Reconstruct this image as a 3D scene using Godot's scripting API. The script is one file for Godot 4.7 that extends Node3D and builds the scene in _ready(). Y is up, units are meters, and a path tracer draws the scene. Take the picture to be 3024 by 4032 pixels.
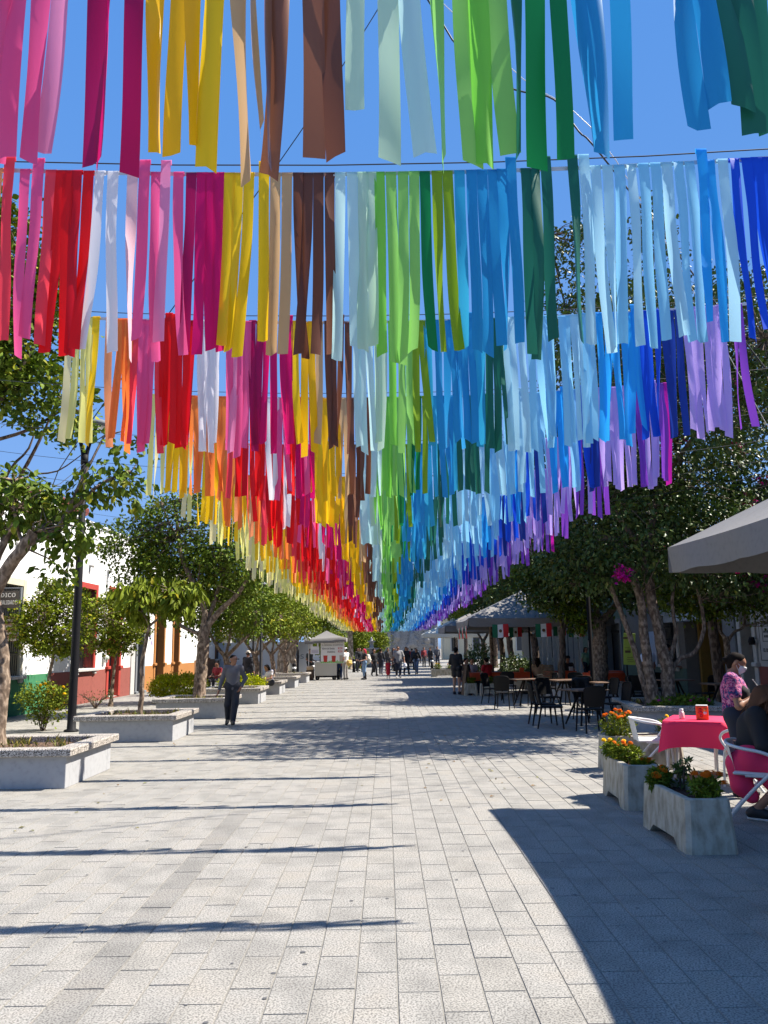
extends Node3D

var rng := RandomNumberGenerator.new()
var names := {}
var M := {}
var sun_travel := Vector3(-0.8, -1.0, 0.13)

# ---------------------------------------------------------------- naming
func numbered(called: String) -> String:
	var n: int = names.get(called, 0)
	names[called] = n + 1
	return called if n == 0 else "%s_%03d" % [called, n]

func tag(o: Node, label: String, category: String, group := "") -> void:
	o.set_meta("label", label)
	o.set_meta("category", category)
	if group != "":
		o.set_meta("group", group)

func thing(called: String, label: String, category: String, at := Vector3.ZERO, turn := 0.0, group := "") -> Node3D:
	var o := Node3D.new()
	o.name = numbered(called)
	add_child(o, true)
	o.position = at
	o.rotation.y = turn
	tag(o, label, category, group)
	return o

func dup(src: Node3D, label: String, at: Vector3, turn := 0.0, group := "") -> Node3D:
	var o: Node3D = src.duplicate()
	var base := String(src.name)
	if base.length() > 4 and base.substr(base.length() - 4, 1) == "_" and base.substr(base.length() - 3).is_valid_int():
		base = base.substr(0, base.length() - 4)
	o.name = numbered(base)
	add_child(o, true)
	o.position = at
	o.rotation.y = turn
	o.set_meta("label", label)
	if group != "":
		o.set_meta("group", group)
	return o

func put(called: String, mesh: Mesh, m: Material, parent: Node) -> MeshInstance3D:
	var o := MeshInstance3D.new()
	if parent == self:
		o.name = numbered(called)
	else:
		var k := 0
		var n := called
		while parent.has_node(n):
			k += 1
			n = "%s_%03d" % [called, k]
		o.name = n
	o.mesh = mesh
	if m != null:
		o.material_override = m
	parent.add_child(o, true)
	return o

func struct(called: String, mesh: Mesh, m: Material) -> MeshInstance3D:
	var o := put(called, mesh, m, self)
	o.set_meta("kind", "structure")
	return o

# ---------------------------------------------------------------- materials
func lin(r: float, g: float, b: float) -> Color:
	return Color(r, g, b).linear_to_srgb()

func mat(key: String, c: Color, rough := 0.8, metal := 0.0, spec := 0.5) -> StandardMaterial3D:
	if M.has(key):
		return M[key]
	var m := StandardMaterial3D.new()
	m.resource_name = key
	m.albedo_color = c
	m.roughness = rough
	m.metallic = metal
	m.metallic_specular = spec
	m.cull_mode = BaseMaterial3D.CULL_DISABLED
	M[key] = m
	return m

func noise(freq: float, sd: int, stops: Array, type := FastNoiseLite.TYPE_SIMPLEX_SMOOTH, size := 512, octaves := 4) -> NoiseTexture2D:
	var f := FastNoiseLite.new()
	f.noise_type = type
	f.frequency = freq
	f.seed = sd
	f.fractal_octaves = octaves
	if type == FastNoiseLite.TYPE_CELLULAR:
		f.cellular_return_type = FastNoiseLite.RETURN_CELL_VALUE
		f.fractal_type = FastNoiseLite.FRACTAL_NONE
	var t := NoiseTexture2D.new()
	t.width = size
	t.height = size
	t.seamless = true
	t.noise = f
	if stops.size():
		var g := Gradient.new()
		var off := PackedFloat32Array()
		var col := PackedColorArray()
		for s in stops:
			off.append(s[0])
			col.append(s[1])
		g.offsets = off
		g.colors = col
		t.color_ramp = g
	return t

func grey(v: float) -> Color:
	return Color(v, v, v)

func tri(m: StandardMaterial3D, tex: Texture2D, scale: Vector3, world := true) -> StandardMaterial3D:
	m.albedo_texture = tex
	m.uv1_triplanar = true
	m.uv1_world_triplanar = world
	m.uv1_scale = scale
	return m

func overlay(m: StandardMaterial3D, tex: Texture2D, scale: Vector3) -> void:
	m.detail_enabled = true
	m.detail_blend_mode = BaseMaterial3D.BLEND_MODE_MUL
	m.detail_albedo = tex
	m.detail_uv_layer = BaseMaterial3D.DETAIL_UV_2
	m.uv2_triplanar = true
	m.uv2_world_triplanar = true
	m.uv2_scale = scale

func bump(m: StandardMaterial3D, tex: Texture2D, h: float) -> void:
	m.heightmap_enabled = true
	m.heightmap_texture = tex
	m.heightmap_scale = h

# ---------------------------------------------------------------- mesh helpers
func mb() -> SurfaceTool:
	var st := SurfaceTool.new()
	st.begin(Mesh.PRIMITIVE_TRIANGLES)
	st.set_smooth_group(-1)
	return st

func flat(st: SurfaceTool) -> ArrayMesh:
	st.generate_normals()
	return st.commit()

func smooth(st: SurfaceTool) -> ArrayMesh:
	st.index()
	st.generate_normals()
	return st.commit()

func t3(st: SurfaceTool, a: Vector3, b: Vector3, c: Vector3, out: Vector3) -> void:
	st.add_vertex(a)
	if (c - a).cross(b - a).dot(out) < 0.0:
		st.add_vertex(c)
		st.add_vertex(b)
	else:
		st.add_vertex(b)
		st.add_vertex(c)

func q4(st: SurfaceTool, a: Vector3, b: Vector3, c: Vector3, d: Vector3, out: Vector3) -> void:
	t3(st, a, b, c, out)
	t3(st, a, c, d, out)

# a box with chamfered edges; lo and hi are corners
func box(st: SurfaceTool, lo: Vector3, hi: Vector3, ch := 0.0, xf := Transform3D()) -> void:
	st.set_smooth_group(-1)
	var c := (lo + hi) * 0.5
	var h := (hi - lo) * 0.5
	ch = minf(ch, minf(h.x, minf(h.y, h.z)) * 0.8)
	for ax in 3:
		var u := (ax + 1) % 3
		var v := (ax + 2) % 3
		for s in [-1.0, 1.0]:
			var p := []
			for k in [[-1, -1], [1, -1], [1, 1], [-1, 1]]:
				var w := Vector3()
				w[ax] = h[ax] * s
				w[u] = (h[u] - ch) * k[0]
				w[v] = (h[v] - ch) * k[1]
				p.append(xf * (c + w))
			var n := Vector3()
			n[ax] = s
			n = xf.basis * n
			q4(st, p[0], p[1], p[2], p[3], n)
	if ch <= 0.0:
		return
	for ax in 3:
		var u := (ax + 1) % 3
		var v := (ax + 2) % 3
		for su in [-1.0, 1.0]:
			for sv in [-1.0, 1.0]:
				var p := []
				for k in [[0, -1], [0, 1], [1, 1], [1, -1]]:
					var w := Vector3()
					w[ax] = (h[ax] - ch) * k[1]
					w[u] = su * (h[u] - (ch if k[0] == 1 else 0.0))
					w[v] = sv * (h[v] - (0.0 if k[0] == 1 else ch))
					p.append(xf * (c + w))
				var n := Vector3()
				n[u] = su
				n[v] = sv
				q4(st, p[0], p[1], p[2], p[3], xf.basis * n)
	for sx in [-1.0, 1.0]:
		for sy in [-1.0, 1.0]:
			for sz in [-1.0, 1.0]:
				var a := Vector3(sx * h.x, sy * (h.y - ch), sz * (h.z - ch))
				var b := Vector3(sx * (h.x - ch), sy * h.y, sz * (h.z - ch))
				var d := Vector3(sx * (h.x - ch), sy * (h.y - ch), sz * h.z)
				t3(st, xf * (c + a), xf * (c + b), xf * (c + d), xf.basis * Vector3(sx, sy, sz))

func box_mesh(lo: Vector3, hi: Vector3, ch := 0.0) -> ArrayMesh:
	var st := mb()
	box(st, lo, hi, ch)
	return flat(st)

# a tube along points with a radius at each point
func tube(st: SurfaceTool, pts: Array, rad: Array, sides := 8, caps := true, rough := 0.0) -> void:
	st.set_smooth_group(1)
	var rings := []
	var side := Vector3.RIGHT
	for i in pts.size():
		var d: Vector3 = (pts[mini(i + 1, pts.size() - 1)] - pts[maxi(i - 1, 0)]).normalized()
		if i == 0:
			side = d.cross(Vector3.UP if absf(d.y) < 0.9 else Vector3.RIGHT).normalized()
		else:
			side = (side - d * side.dot(d)).normalized()
		var up := d.cross(side)
		var ring := []
		for k in sides:
			var a := TAU * k / sides
			var r: float = rad[i] * (1.0 + (rng.randf_range(-rough, rough) if rough > 0.0 else 0.0))
			ring.append(pts[i] + (side * cos(a) + up * sin(a)) * r)
		rings.append(ring)
	for i in pts.size() - 1:
		for k in sides:
			var k2 := (k + 1) % sides
			var mid: Vector3 = (rings[i][k] + rings[i + 1][k2]) * 0.5 - (pts[i] + pts[i + 1]) * 0.5
			q4(st, rings[i][k], rings[i][k2], rings[i + 1][k2], rings[i + 1][k], mid)
	if caps:
		st.set_smooth_group(-1)
		for e in [0, pts.size() - 1]:
			var d: Vector3 = pts[0] - pts[1] if e == 0 else pts[e] - pts[e - 1]
			for k in sides:
				t3(st, pts[e], rings[e][k], rings[e][(k + 1) % sides], d)

func curve(pts: Array, steps := 4) -> Array:
	var out := []
	for i in pts.size() - 1:
		var p0: Vector3 = pts[maxi(i - 1, 0)]
		var p3: Vector3 = pts[mini(i + 2, pts.size() - 1)]
		for k in steps:
			out.append(pts[i].cubic_interpolate(pts[i + 1], p0, p3, float(k) / steps))
	out.append(pts[-1])
	return out

func ramp(vals: Array, n: int) -> Array:
	var out := []
	for i in n:
		var t := float(i) / maxf(n - 1, 1) * (vals.size() - 1)
		var k := mini(int(t), vals.size() - 2)
		out.append(lerpf(vals[k], vals[k + 1], t - k))
	return out

# profile of [radius, height] turned about y
func lathe(st: SurfaceTool, prof: Array, sides := 16, at := Vector3.ZERO) -> void:
	st.set_smooth_group(1)
	for i in prof.size() - 1:
		for k in sides:
			var a := TAU * k / sides
			var b := TAU * (k + 1) / sides
			var p := [Vector3(cos(a) * prof[i][0], prof[i][1], sin(a) * prof[i][0]), Vector3(cos(b) * prof[i][0], prof[i][1], sin(b) * prof[i][0]),
				Vector3(cos(b) * prof[i + 1][0], prof[i + 1][1], sin(b) * prof[i + 1][0]), Vector3(cos(a) * prof[i + 1][0], prof[i + 1][1], sin(a) * prof[i + 1][0])]
			var dr: float = prof[i + 1][0] - prof[i][0]
			var dy: float = prof[i + 1][1] - prof[i][1]
			var n := Vector3(cos((a + b) / 2) * dy, -dr, sin((a + b) / 2) * dy)
			q4(st, at + p[0], at + p[1], at + p[2], at + p[3], n)

func ball(st: SurfaceTool, c: Vector3, r: Vector3, sides := 10, rings := 6) -> void:
	st.set_smooth_group(1)
	for i in rings:
		for k in sides:
			var p := []
			for e in [[i, k], [i, k + 1], [i + 1, k + 1], [i + 1, k]]:
				var th: float = PI * e[0] / rings
				var ph: float = TAU * e[1] / sides
				p.append(c + Vector3(sin(th) * cos(ph), cos(th), sin(th) * sin(ph)) * r)
			var n: Vector3 = (p[0] + p[2]) * 0.5 - c
			if i > 0:
				t3(st, p[0], p[1], p[2], n)
			if i < rings - 1:
				t3(st, p[0], p[2], p[3], n)

# a grid of points, rows of equal length, drawn as one smooth sheet
func sheet(st: SurfaceTool, rows: Array, up: Vector3) -> void:
	st.set_smooth_group(1)
	for i in rows.size() - 1:
		for k in rows[i].size() - 1:
			var a: Vector3 = rows[i][k]
			var b: Vector3 = rows[i][k + 1]
			var c: Vector3 = rows[i + 1][k + 1]
			var d: Vector3 = rows[i + 1][k]
			st.add_vertex(a)
			st.add_vertex(b)
			st.add_vertex(c)
			st.add_vertex(a)
			st.add_vertex(c)
			st.add_vertex(d)

func text_mesh(s: String, size: float, font := "Droid Sans", bold := true, depth := 0.004) -> TextMesh:
	var f := SystemFont.new()
	f.font_names = PackedStringArray([font])
	f.font_weight = 700 if bold else 400
	var t := TextMesh.new()
	t.font = f
	t.text = s
	t.font_size = 32
	t.pixel_size = size / 32.0
	t.depth = depth
	t.curve_step = 4.0
	return t

# ---------------------------------------------------------------- smooth bodies: tapered capsules joined and meshed by surface nets
func field_mesh(bones: Array, cell: float, k: float, clips: Array = []) -> ArrayMesh:
	var lo := Vector3(1e9, 1e9, 1e9)
	var hi := -lo
	for b in bones:
		var r: float = maxf(b[2], b[3]) + k * 0.5 + cell * 2.5
		for p in [b[0], b[1]]:
			lo = lo.min(p - Vector3(r, r, r))
			hi = hi.max(p + Vector3(r, r, r))
	var nx := int((hi.x - lo.x) / cell) + 2
	var ny := int((hi.y - lo.y) / cell) + 2
	var nz := int((hi.z - lo.z) / cell) + 2
	var sy := nx
	var sz := nx * ny
	var f := PackedFloat32Array()
	f.resize(nx * ny * nz)
	f.fill(1.0)
	for b in bones:
		var a: Vector3 = b[0]
		var ba: Vector3 = b[1] - a
		var ra: float = b[2]
		var dr: float = b[3] - ra
		var inv := 1.0 / maxf(ba.length_squared(), 1e-9)
		var r: float = maxf(b[2], b[3]) + k + cell * 2.0
		var mn: Vector3 = (a.min(b[1]) - Vector3(r, r, r) - lo) / cell
		var mx: Vector3 = (a.max(b[1]) + Vector3(r, r, r) - lo) / cell
		for z in range(maxi(0, int(mn.z)), mini(nz, int(mx.z) + 1)):
			for y in range(maxi(0, int(mn.y)), mini(ny, int(mx.y) + 1)):
				var row := z * sz + y * sy
				var pa := lo + Vector3(0, y, z) * cell - a
				for x in range(maxi(0, int(mn.x)), mini(nx, int(mx.x) + 1)):
					var p := Vector3(pa.x + x * cell, pa.y, pa.z)
					var h := clampf(p.dot(ba) * inv, 0.0, 1.0)
					var d := (p - ba * h).length() - ra - dr * h
					var o := f[row + x]
					var e := maxf(k - absf(o - d), 0.0)
					f[row + x] = minf(o, d) - e * e * 0.25 / k
	if clips.size():
		for z in nz:
			for y in ny:
				for x in nx:
					var i := z * sz + y * sy + x
					if f[i] < cell * 2.0:
						var p := lo + Vector3(x, y, z) * cell
						for c in clips:
							f[i] = maxf(f[i], c[0].dot(p) - c[1])
	var vid := {}
	var vs := PackedVector3Array()
	var ns := PackedVector3Array()
	var ids := PackedInt32Array()
	var off := [0, 1, sy, sy + 1, sz, sz + 1, sz + sy, sz + sy + 1]
	var edges := [[0, 1], [2, 3], [4, 5], [6, 7], [0, 2], [1, 3], [4, 6], [5, 7], [0, 4], [1, 5], [2, 6], [3, 7]]
	var lim := cell * 1.8
	var v := PackedFloat32Array()
	v.resize(8)
	for z in nz - 1:
		for y in ny - 1:
			var row := z * sz + y * sy
			for x in nx - 1:
				var i := row + x
				if absf(f[i]) > lim:
					continue
				var neg := 0
				for c in 8:
					v[c] = f[i + off[c]]
					if v[c] < 0.0:
						neg += 1
				if neg == 0 or neg == 8:
					continue
				var sum := Vector3()
				var n := 0
				for e in edges:
					var f0 := v[e[0]]
					var f1 := v[e[1]]
					if (f0 < 0.0) != (f1 < 0.0):
						var t := f0 / (f0 - f1)
						var p0 := Vector3(e[0] & 1, (e[0] >> 1) & 1, e[0] >> 2)
						var p1 := Vector3(e[1] & 1, (e[1] >> 1) & 1, e[1] >> 2)
						sum += p0.lerp(p1, t)
						n += 1
				vid[i] = vs.size()
				vs.append(lo + (Vector3(x, y, z) + sum / n) * cell)
				ns.append(Vector3(v[1] - v[0] + v[3] - v[2] + v[5] - v[4] + v[7] - v[6], v[2] - v[0] + v[3] - v[1] + v[6] - v[4] + v[7] - v[5], v[4] - v[0] + v[5] - v[1] + v[6] - v[2] + v[7] - v[3]).normalized())
	var steps := [1, sy, sz]
	for i in vid:
		for ax in 3:
			var d: int = steps[ax]
			var u: int = steps[(ax + 1) % 3]
			var w: int = steps[(ax + 2) % 3]
			if (f[i] < 0.0) == (f[i + d] < 0.0):
				continue
			if not (vid.has(i - u) and vid.has(i - w) and vid.has(i - u - w)):
				continue
			var qa: int = vid[i]
			var qb: int = vid[i - u]
			var qc: int = vid[i - u - w]
			var qd: int = vid[i - w]
			if f[i] < 0.0:
				ids.append_array(PackedInt32Array([qa, qc, qb, qa, qd, qc]))
			else:
				ids.append_array(PackedInt32Array([qa, qb, qc, qa, qc, qd]))
	var arr := []
	arr.resize(Mesh.ARRAY_MAX)
	arr[Mesh.ARRAY_VERTEX] = vs
	arr[Mesh.ARRAY_NORMAL] = ns
	arr[Mesh.ARRAY_INDEX] = ids
	var m := ArrayMesh.new()
	if vs.size():
		m.add_surface_from_arrays(Mesh.PRIMITIVE_TRIANGLES, arr)
	return m

func view_and_light() -> void:
	var cam := Camera3D.new()
	cam.name = "camera"
	add_child(cam)
	cam.position = Vector3(0, 1.7, 0)
	cam.rotation_order = EULER_ORDER_YXZ
	cam.rotation_degrees = Vector3(9.65, 0, -0.85)
	cam.fov = 65.25
	cam.near = 0.05
	cam.far = 1500.0
	cam.current = true
	var sky_mat := ProceduralSkyMaterial.new()
	sky_mat.sky_top_color = Color(0.31, 0.525, 0.805)
	sky_mat.sky_horizon_color = Color(0.56, 0.70, 0.89)
	sky_mat.sky_curve = 0.2
	sky_mat.ground_horizon_color = Color(0.45, 0.45, 0.44)
	sky_mat.ground_bottom_color = Color(0.35, 0.35, 0.34)
	sky_mat.sun_angle_max = 20.0
	sky_mat.sun_curve = 0.1
	var sky := Sky.new()
	sky.sky_material = sky_mat
	var env := Environment.new()
	env.background_mode = Environment.BG_SKY
	env.sky = sky
	env.background_energy_multiplier = 0.57
	env.tonemap_mode = Environment.TONE_MAPPER_LINEAR
	env.tonemap_exposure = 2.3
	env.sdfgi_enabled = true
	env.ssao_enabled = true
	env.ssil_enabled = true
	var we := WorldEnvironment.new()
	we.name = "world_environment"
	we.environment = env
	add_child(we)
	var sun := DirectionalLight3D.new()
	sun.name = "sun"
	add_child(sun)
	sun.look_at_from_position(Vector3.ZERO, sun_travel, Vector3.UP)
	sun.light_color = Color(1.0, 0.97, 0.93)
	sun.light_energy = 1.6
	sun.light_angular_distance = 0.5
	sun.shadow_enabled = true

func make_materials() -> void:
	# pale concrete pavers with worm-like dark aggregate
	var speck := noise(0.05, 11, [[0.0, grey(0.62)], [0.34, grey(0.71)], [0.45, grey(0.88)], [0.60, grey(0.95)], [1.0, grey(1.0)]], FastNoiseLite.TYPE_SIMPLEX_SMOOTH, 1024, 3)
	var blot := noise(0.012, 5, [[0.0, grey(0.87)], [0.4, grey(0.95)], [0.6, grey(1.0)], [1.0, Color(1.0, 0.99, 0.975)]], FastNoiseLite.TYPE_SIMPLEX_SMOOTH, 512, 5)
	for i in 6:
		var v: float = [0.332, 0.338, 0.342, 0.348, 0.338, 0.275][i]
		var m := mat("paver_%d" % i, lin(v * (1.04 if i == 4 else 1.03), v * 0.985, v * (0.86 if i == 4 else 0.875)), 0.85)
		tri(m, speck, Vector3(1.25, 1.25, 1.25))
		overlay(m, blot, Vector3(0.31, 0.31, 0.31))
	tri(mat("mortar", lin(0.21, 0.20, 0.175), 0.95), blot, Vector3(1.3, 1.3, 1.3))
	tri(mat("earth_ground", lin(0.20, 0.19, 0.17), 0.95), blot, Vector3(0.1, 0.1, 0.1))
	# plaster and paint
	var plaster := noise(0.02, 21, [[0.0, grey(0.90)], [0.4, grey(0.975)], [1.0, grey(1.0)]], FastNoiseLite.TYPE_SIMPLEX_SMOOTH, 512, 5)
	var grain := noise(0.12, 3, [], FastNoiseLite.TYPE_SIMPLEX_SMOOTH, 512, 4)
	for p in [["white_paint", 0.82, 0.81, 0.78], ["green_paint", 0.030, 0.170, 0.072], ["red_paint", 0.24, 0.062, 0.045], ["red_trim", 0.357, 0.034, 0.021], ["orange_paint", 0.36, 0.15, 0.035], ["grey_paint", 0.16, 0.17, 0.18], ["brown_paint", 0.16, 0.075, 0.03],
			["cream_paint", 0.55, 0.50, 0.36], ["blue_paint", 0.38, 0.46, 0.58], ["ochre_paint", 0.24, 0.14, 0.025], ["shade_white", 0.44, 0.43, 0.40], ["teal_paint", 0.07, 0.13, 0.115], ["shade_toned_paint", 0.15, 0.145, 0.135]]:  # last tone and shade white put wall shade into the paint colour
		var m := mat(p[0], lin(p[1], p[2], p[3]), 0.85)
		tri(m, plaster, Vector3(0.5, 0.5, 0.5))
		bump(m, grain, 0.15)
	# raw concrete with stains running down
	var runs := noise(0.02, 31, [[0.0, Color(0.66, 0.64, 0.59)], [0.28, Color(0.83, 0.82, 0.78)], [0.6, Color(0.95, 0.945, 0.92)], [1.0, grey(1.0)]], FastNoiseLite.TYPE_SIMPLEX_SMOOTH, 512, 5)
	var cm := tri(mat("trough_concrete", lin(0.47, 0.445, 0.38), 0.9), plaster, Vector3(2.0, 2.0, 2.0))
	overlay(cm, runs, Vector3(0.9, 0.32, 0.9))
	bump(cm, grain, 0.35)
	var pg := tri(mat("planter_render", lin(0.35, 0.355, 0.36), 0.8), plaster, Vector3(0.8, 0.8, 0.8))
	bump(pg, grain, 0.12)
	var chips := noise(0.09, 41, [[0.0, Color(0.10, 0.09, 0.085)], [0.22, Color(0.38, 0.36, 0.34)], [0.34, Color(0.80, 0.77, 0.74)], [0.75, Color(0.95, 0.93, 0.90)], [1.0, Color(0.55, 0.5, 0.46)]], FastNoiseLite.TYPE_CELLULAR, 512)
	tri(mat("terrazzo", lin(0.64, 0.625, 0.59), 0.55), chips, Vector3(2.4, 2.4, 2.4))
	# bark
	var barkp := noise(0.011, 51, [[0.0, Color(0.42, 0.37, 0.32)], [0.42, Color(0.62, 0.56, 0.50)], [0.55, Color(0.78, 0.72, 0.65)], [0.68, Color(0.95, 0.90, 0.84)], [1.0, Color(0.86, 0.80, 0.72)]], FastNoiseLite.TYPE_SIMPLEX_SMOOTH, 512, 5)
	var bk := tri(mat("bark_mottled", lin(0.36, 0.31, 0.265), 0.95), barkp, Vector3(2.2, 1.2, 2.2))
	bump(bk, barkp, 1.0)
	var bd := tri(mat("bark_dark", lin(0.20, 0.165, 0.14), 0.95), barkp, Vector3(2.5, 0.8, 2.5))
	bump(bd, barkp, 1.0)
	var bp := tri(mat("bark_pale", lin(0.56, 0.52, 0.46), 0.9), barkp, Vector3(1.4, 0.5, 1.4))
	bump(bp, barkp, 0.6)
	tri(mat("soil", lin(0.17, 0.115, 0.075), 1.0), barkp, Vector3(3, 3, 3))
	tri(mat("red_soil", lin(0.12, 0.045, 0.025), 1.0), barkp, Vector3(5, 5, 5))
	# metal, plastic, cloth
	mat("black_steel", lin(0.012, 0.012, 0.014), 0.6, 0.0, 0.25)
	mat("matte_black", lin(0.014, 0.013, 0.013), 0.95, 0.0, 0.08)
	mat("dark_wire", lin(0.03, 0.03, 0.03), 0.6)
	mat("black_plastic", lin(0.012, 0.0115, 0.011), 0.65, 0.0, 0.25)
	mat("white_metal", lin(0.62, 0.61, 0.59), 0.4)
	mat("steel", lin(0.45, 0.44, 0.40), 0.4, 0.7)
	mat("dark_wood", lin(0.06, 0.035, 0.02), 0.6)
	var planks := noise(0.02, 61, [[0.0, grey(0.55)], [0.5, grey(0.9)], [1.0, grey(1.0)]], FastNoiseLite.TYPE_SIMPLEX_SMOOTH, 512, 4)
	tri(mat("table_wood", lin(0.20, 0.115, 0.065), 0.55), planks, Vector3(8, 3, 1.2))
	mat("glass_dark", lin(0.02, 0.022, 0.025), 0.12)
	mat("window_dark", lin(0.018, 0.02, 0.022), 0.3)
	var cv := tri(mat("grey_canvas", lin(0.21, 0.20, 0.185), 0.85), plaster, Vector3(1, 1, 1))
	cv.backlight_enabled = true
	cv.backlight = lin(0.05, 0.05, 0.05)
	var cp := tri(mat("pale_canvas", lin(0.55, 0.53, 0.46), 0.8), plaster, Vector3(1, 1, 1))
	cp.backlight_enabled = true
	cp.backlight = lin(0.12, 0.12, 0.1)
	mat("white_cloth", lin(0.66, 0.67, 0.70), 0.8)
	mat("orange_cloth", lin(0.62, 0.075, 0.015), 0.7)
	mat("pink_cloth", lin(0.80, 0.018, 0.085), 0.75)
	mat("flag_green", lin(0.005, 0.14, 0.065), 0.6)
	mat("flag_white", lin(0.68, 0.68, 0.66), 0.6)
	mat("flag_red", lin(0.56, 0.015, 0.02), 0.6)
	mat("emblem_brown", lin(0.13, 0.075, 0.03), 0.7)
	mat("lime_paper", lin(0.40, 0.50, 0.07), 0.7)
	mat("ink", lin(0.02, 0.02, 0.02), 0.8)
	mat("bulb_glass", lin(0.6, 0.6, 0.55), 0.1)
	mat("terracotta", lin(0.30, 0.14, 0.07), 0.8)
	var stone := noise(0.03, 71, [[0.0, grey(0.5)], [0.45, grey(0.85)], [1.0, grey(1.0)]], FastNoiseLite.TYPE_SIMPLEX_SMOOTH, 512, 5)
	tri(mat("carved_stone", lin(0.46, 0.44, 0.42), 0.9), stone, Vector3(0.35, 0.35, 0.35))
	tri(mat("mask_cloth", lin(0.7, 0.73, 0.76), 0.8), plaster, Vector3(6, 6, 6))
	# foliage: tinted per leaf
	for p in [["leaf_bright", 0.139, 0.175, 0.015, 0.148, 0.186, 0.009], ["leaf_mid", 0.109, 0.155, 0.019, 0.120, 0.166, 0.010], ["leaf_dark", 0.070, 0.104, 0.023, 0.072, 0.109, 0.010], ["leaf_yellow", 0.34, 0.37, 0.012, 0.2, 0.24, 0.01], ["petal_magenta", 0.5, 0.012, 0.24, 0.3, 0.01, 0.16], ["petal_orange", 0.72, 0.17, 0.008, 0.3, 0.08, 0.0], ["petal_yellow", 0.8, 0.5, 0.01, 0.3, 0.2, 0.0], ["grass_blade", 0.15, 0.17, 0.04, 0.1, 0.12, 0.02]]:
		var m := mat(p[0], lin(p[1], p[2], p[3]), 0.45 if p[0] == "leaf_dark" else 0.55, 0.0, 0.36 if p[0] == "leaf_dark" else 0.22)
		m.vertex_color_use_as_albedo = true
		m.backlight_enabled = true
		m.backlight = lin(p[4], p[5], p[6])

func paver_mesh(w: float, l: float) -> ArrayMesh:
	var st := mb()
	var g := 0.0020
	var b := 0.0032
	var x0 := -w / 2 + g
	var x1 := w / 2 - g
	var z0 := -l / 2 + g
	var z1 := l / 2 - g
	var top := [Vector3(x0 + b, 0, z0 + b), Vector3(x1 - b, 0, z0 + b), Vector3(x1 - b, 0, z1 - b), Vector3(x0 + b, 0, z1 - b)]
	var low := [Vector3(x0, -0.014, z0), Vector3(x1, -0.014, z0), Vector3(x1, -0.014, z1), Vector3(x0, -0.014, z1)]
	q4(st, top[0], top[1], top[2], top[3], Vector3.UP)
	for i in 4:
		var j := (i + 1) % 4
		var mid: Vector3 = (low[i] + low[j]) * 0.5
		q4(st, top[i], top[j], low[j], low[i], Vector3(mid.x, 0.2, mid.z))
	return flat(st)

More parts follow.
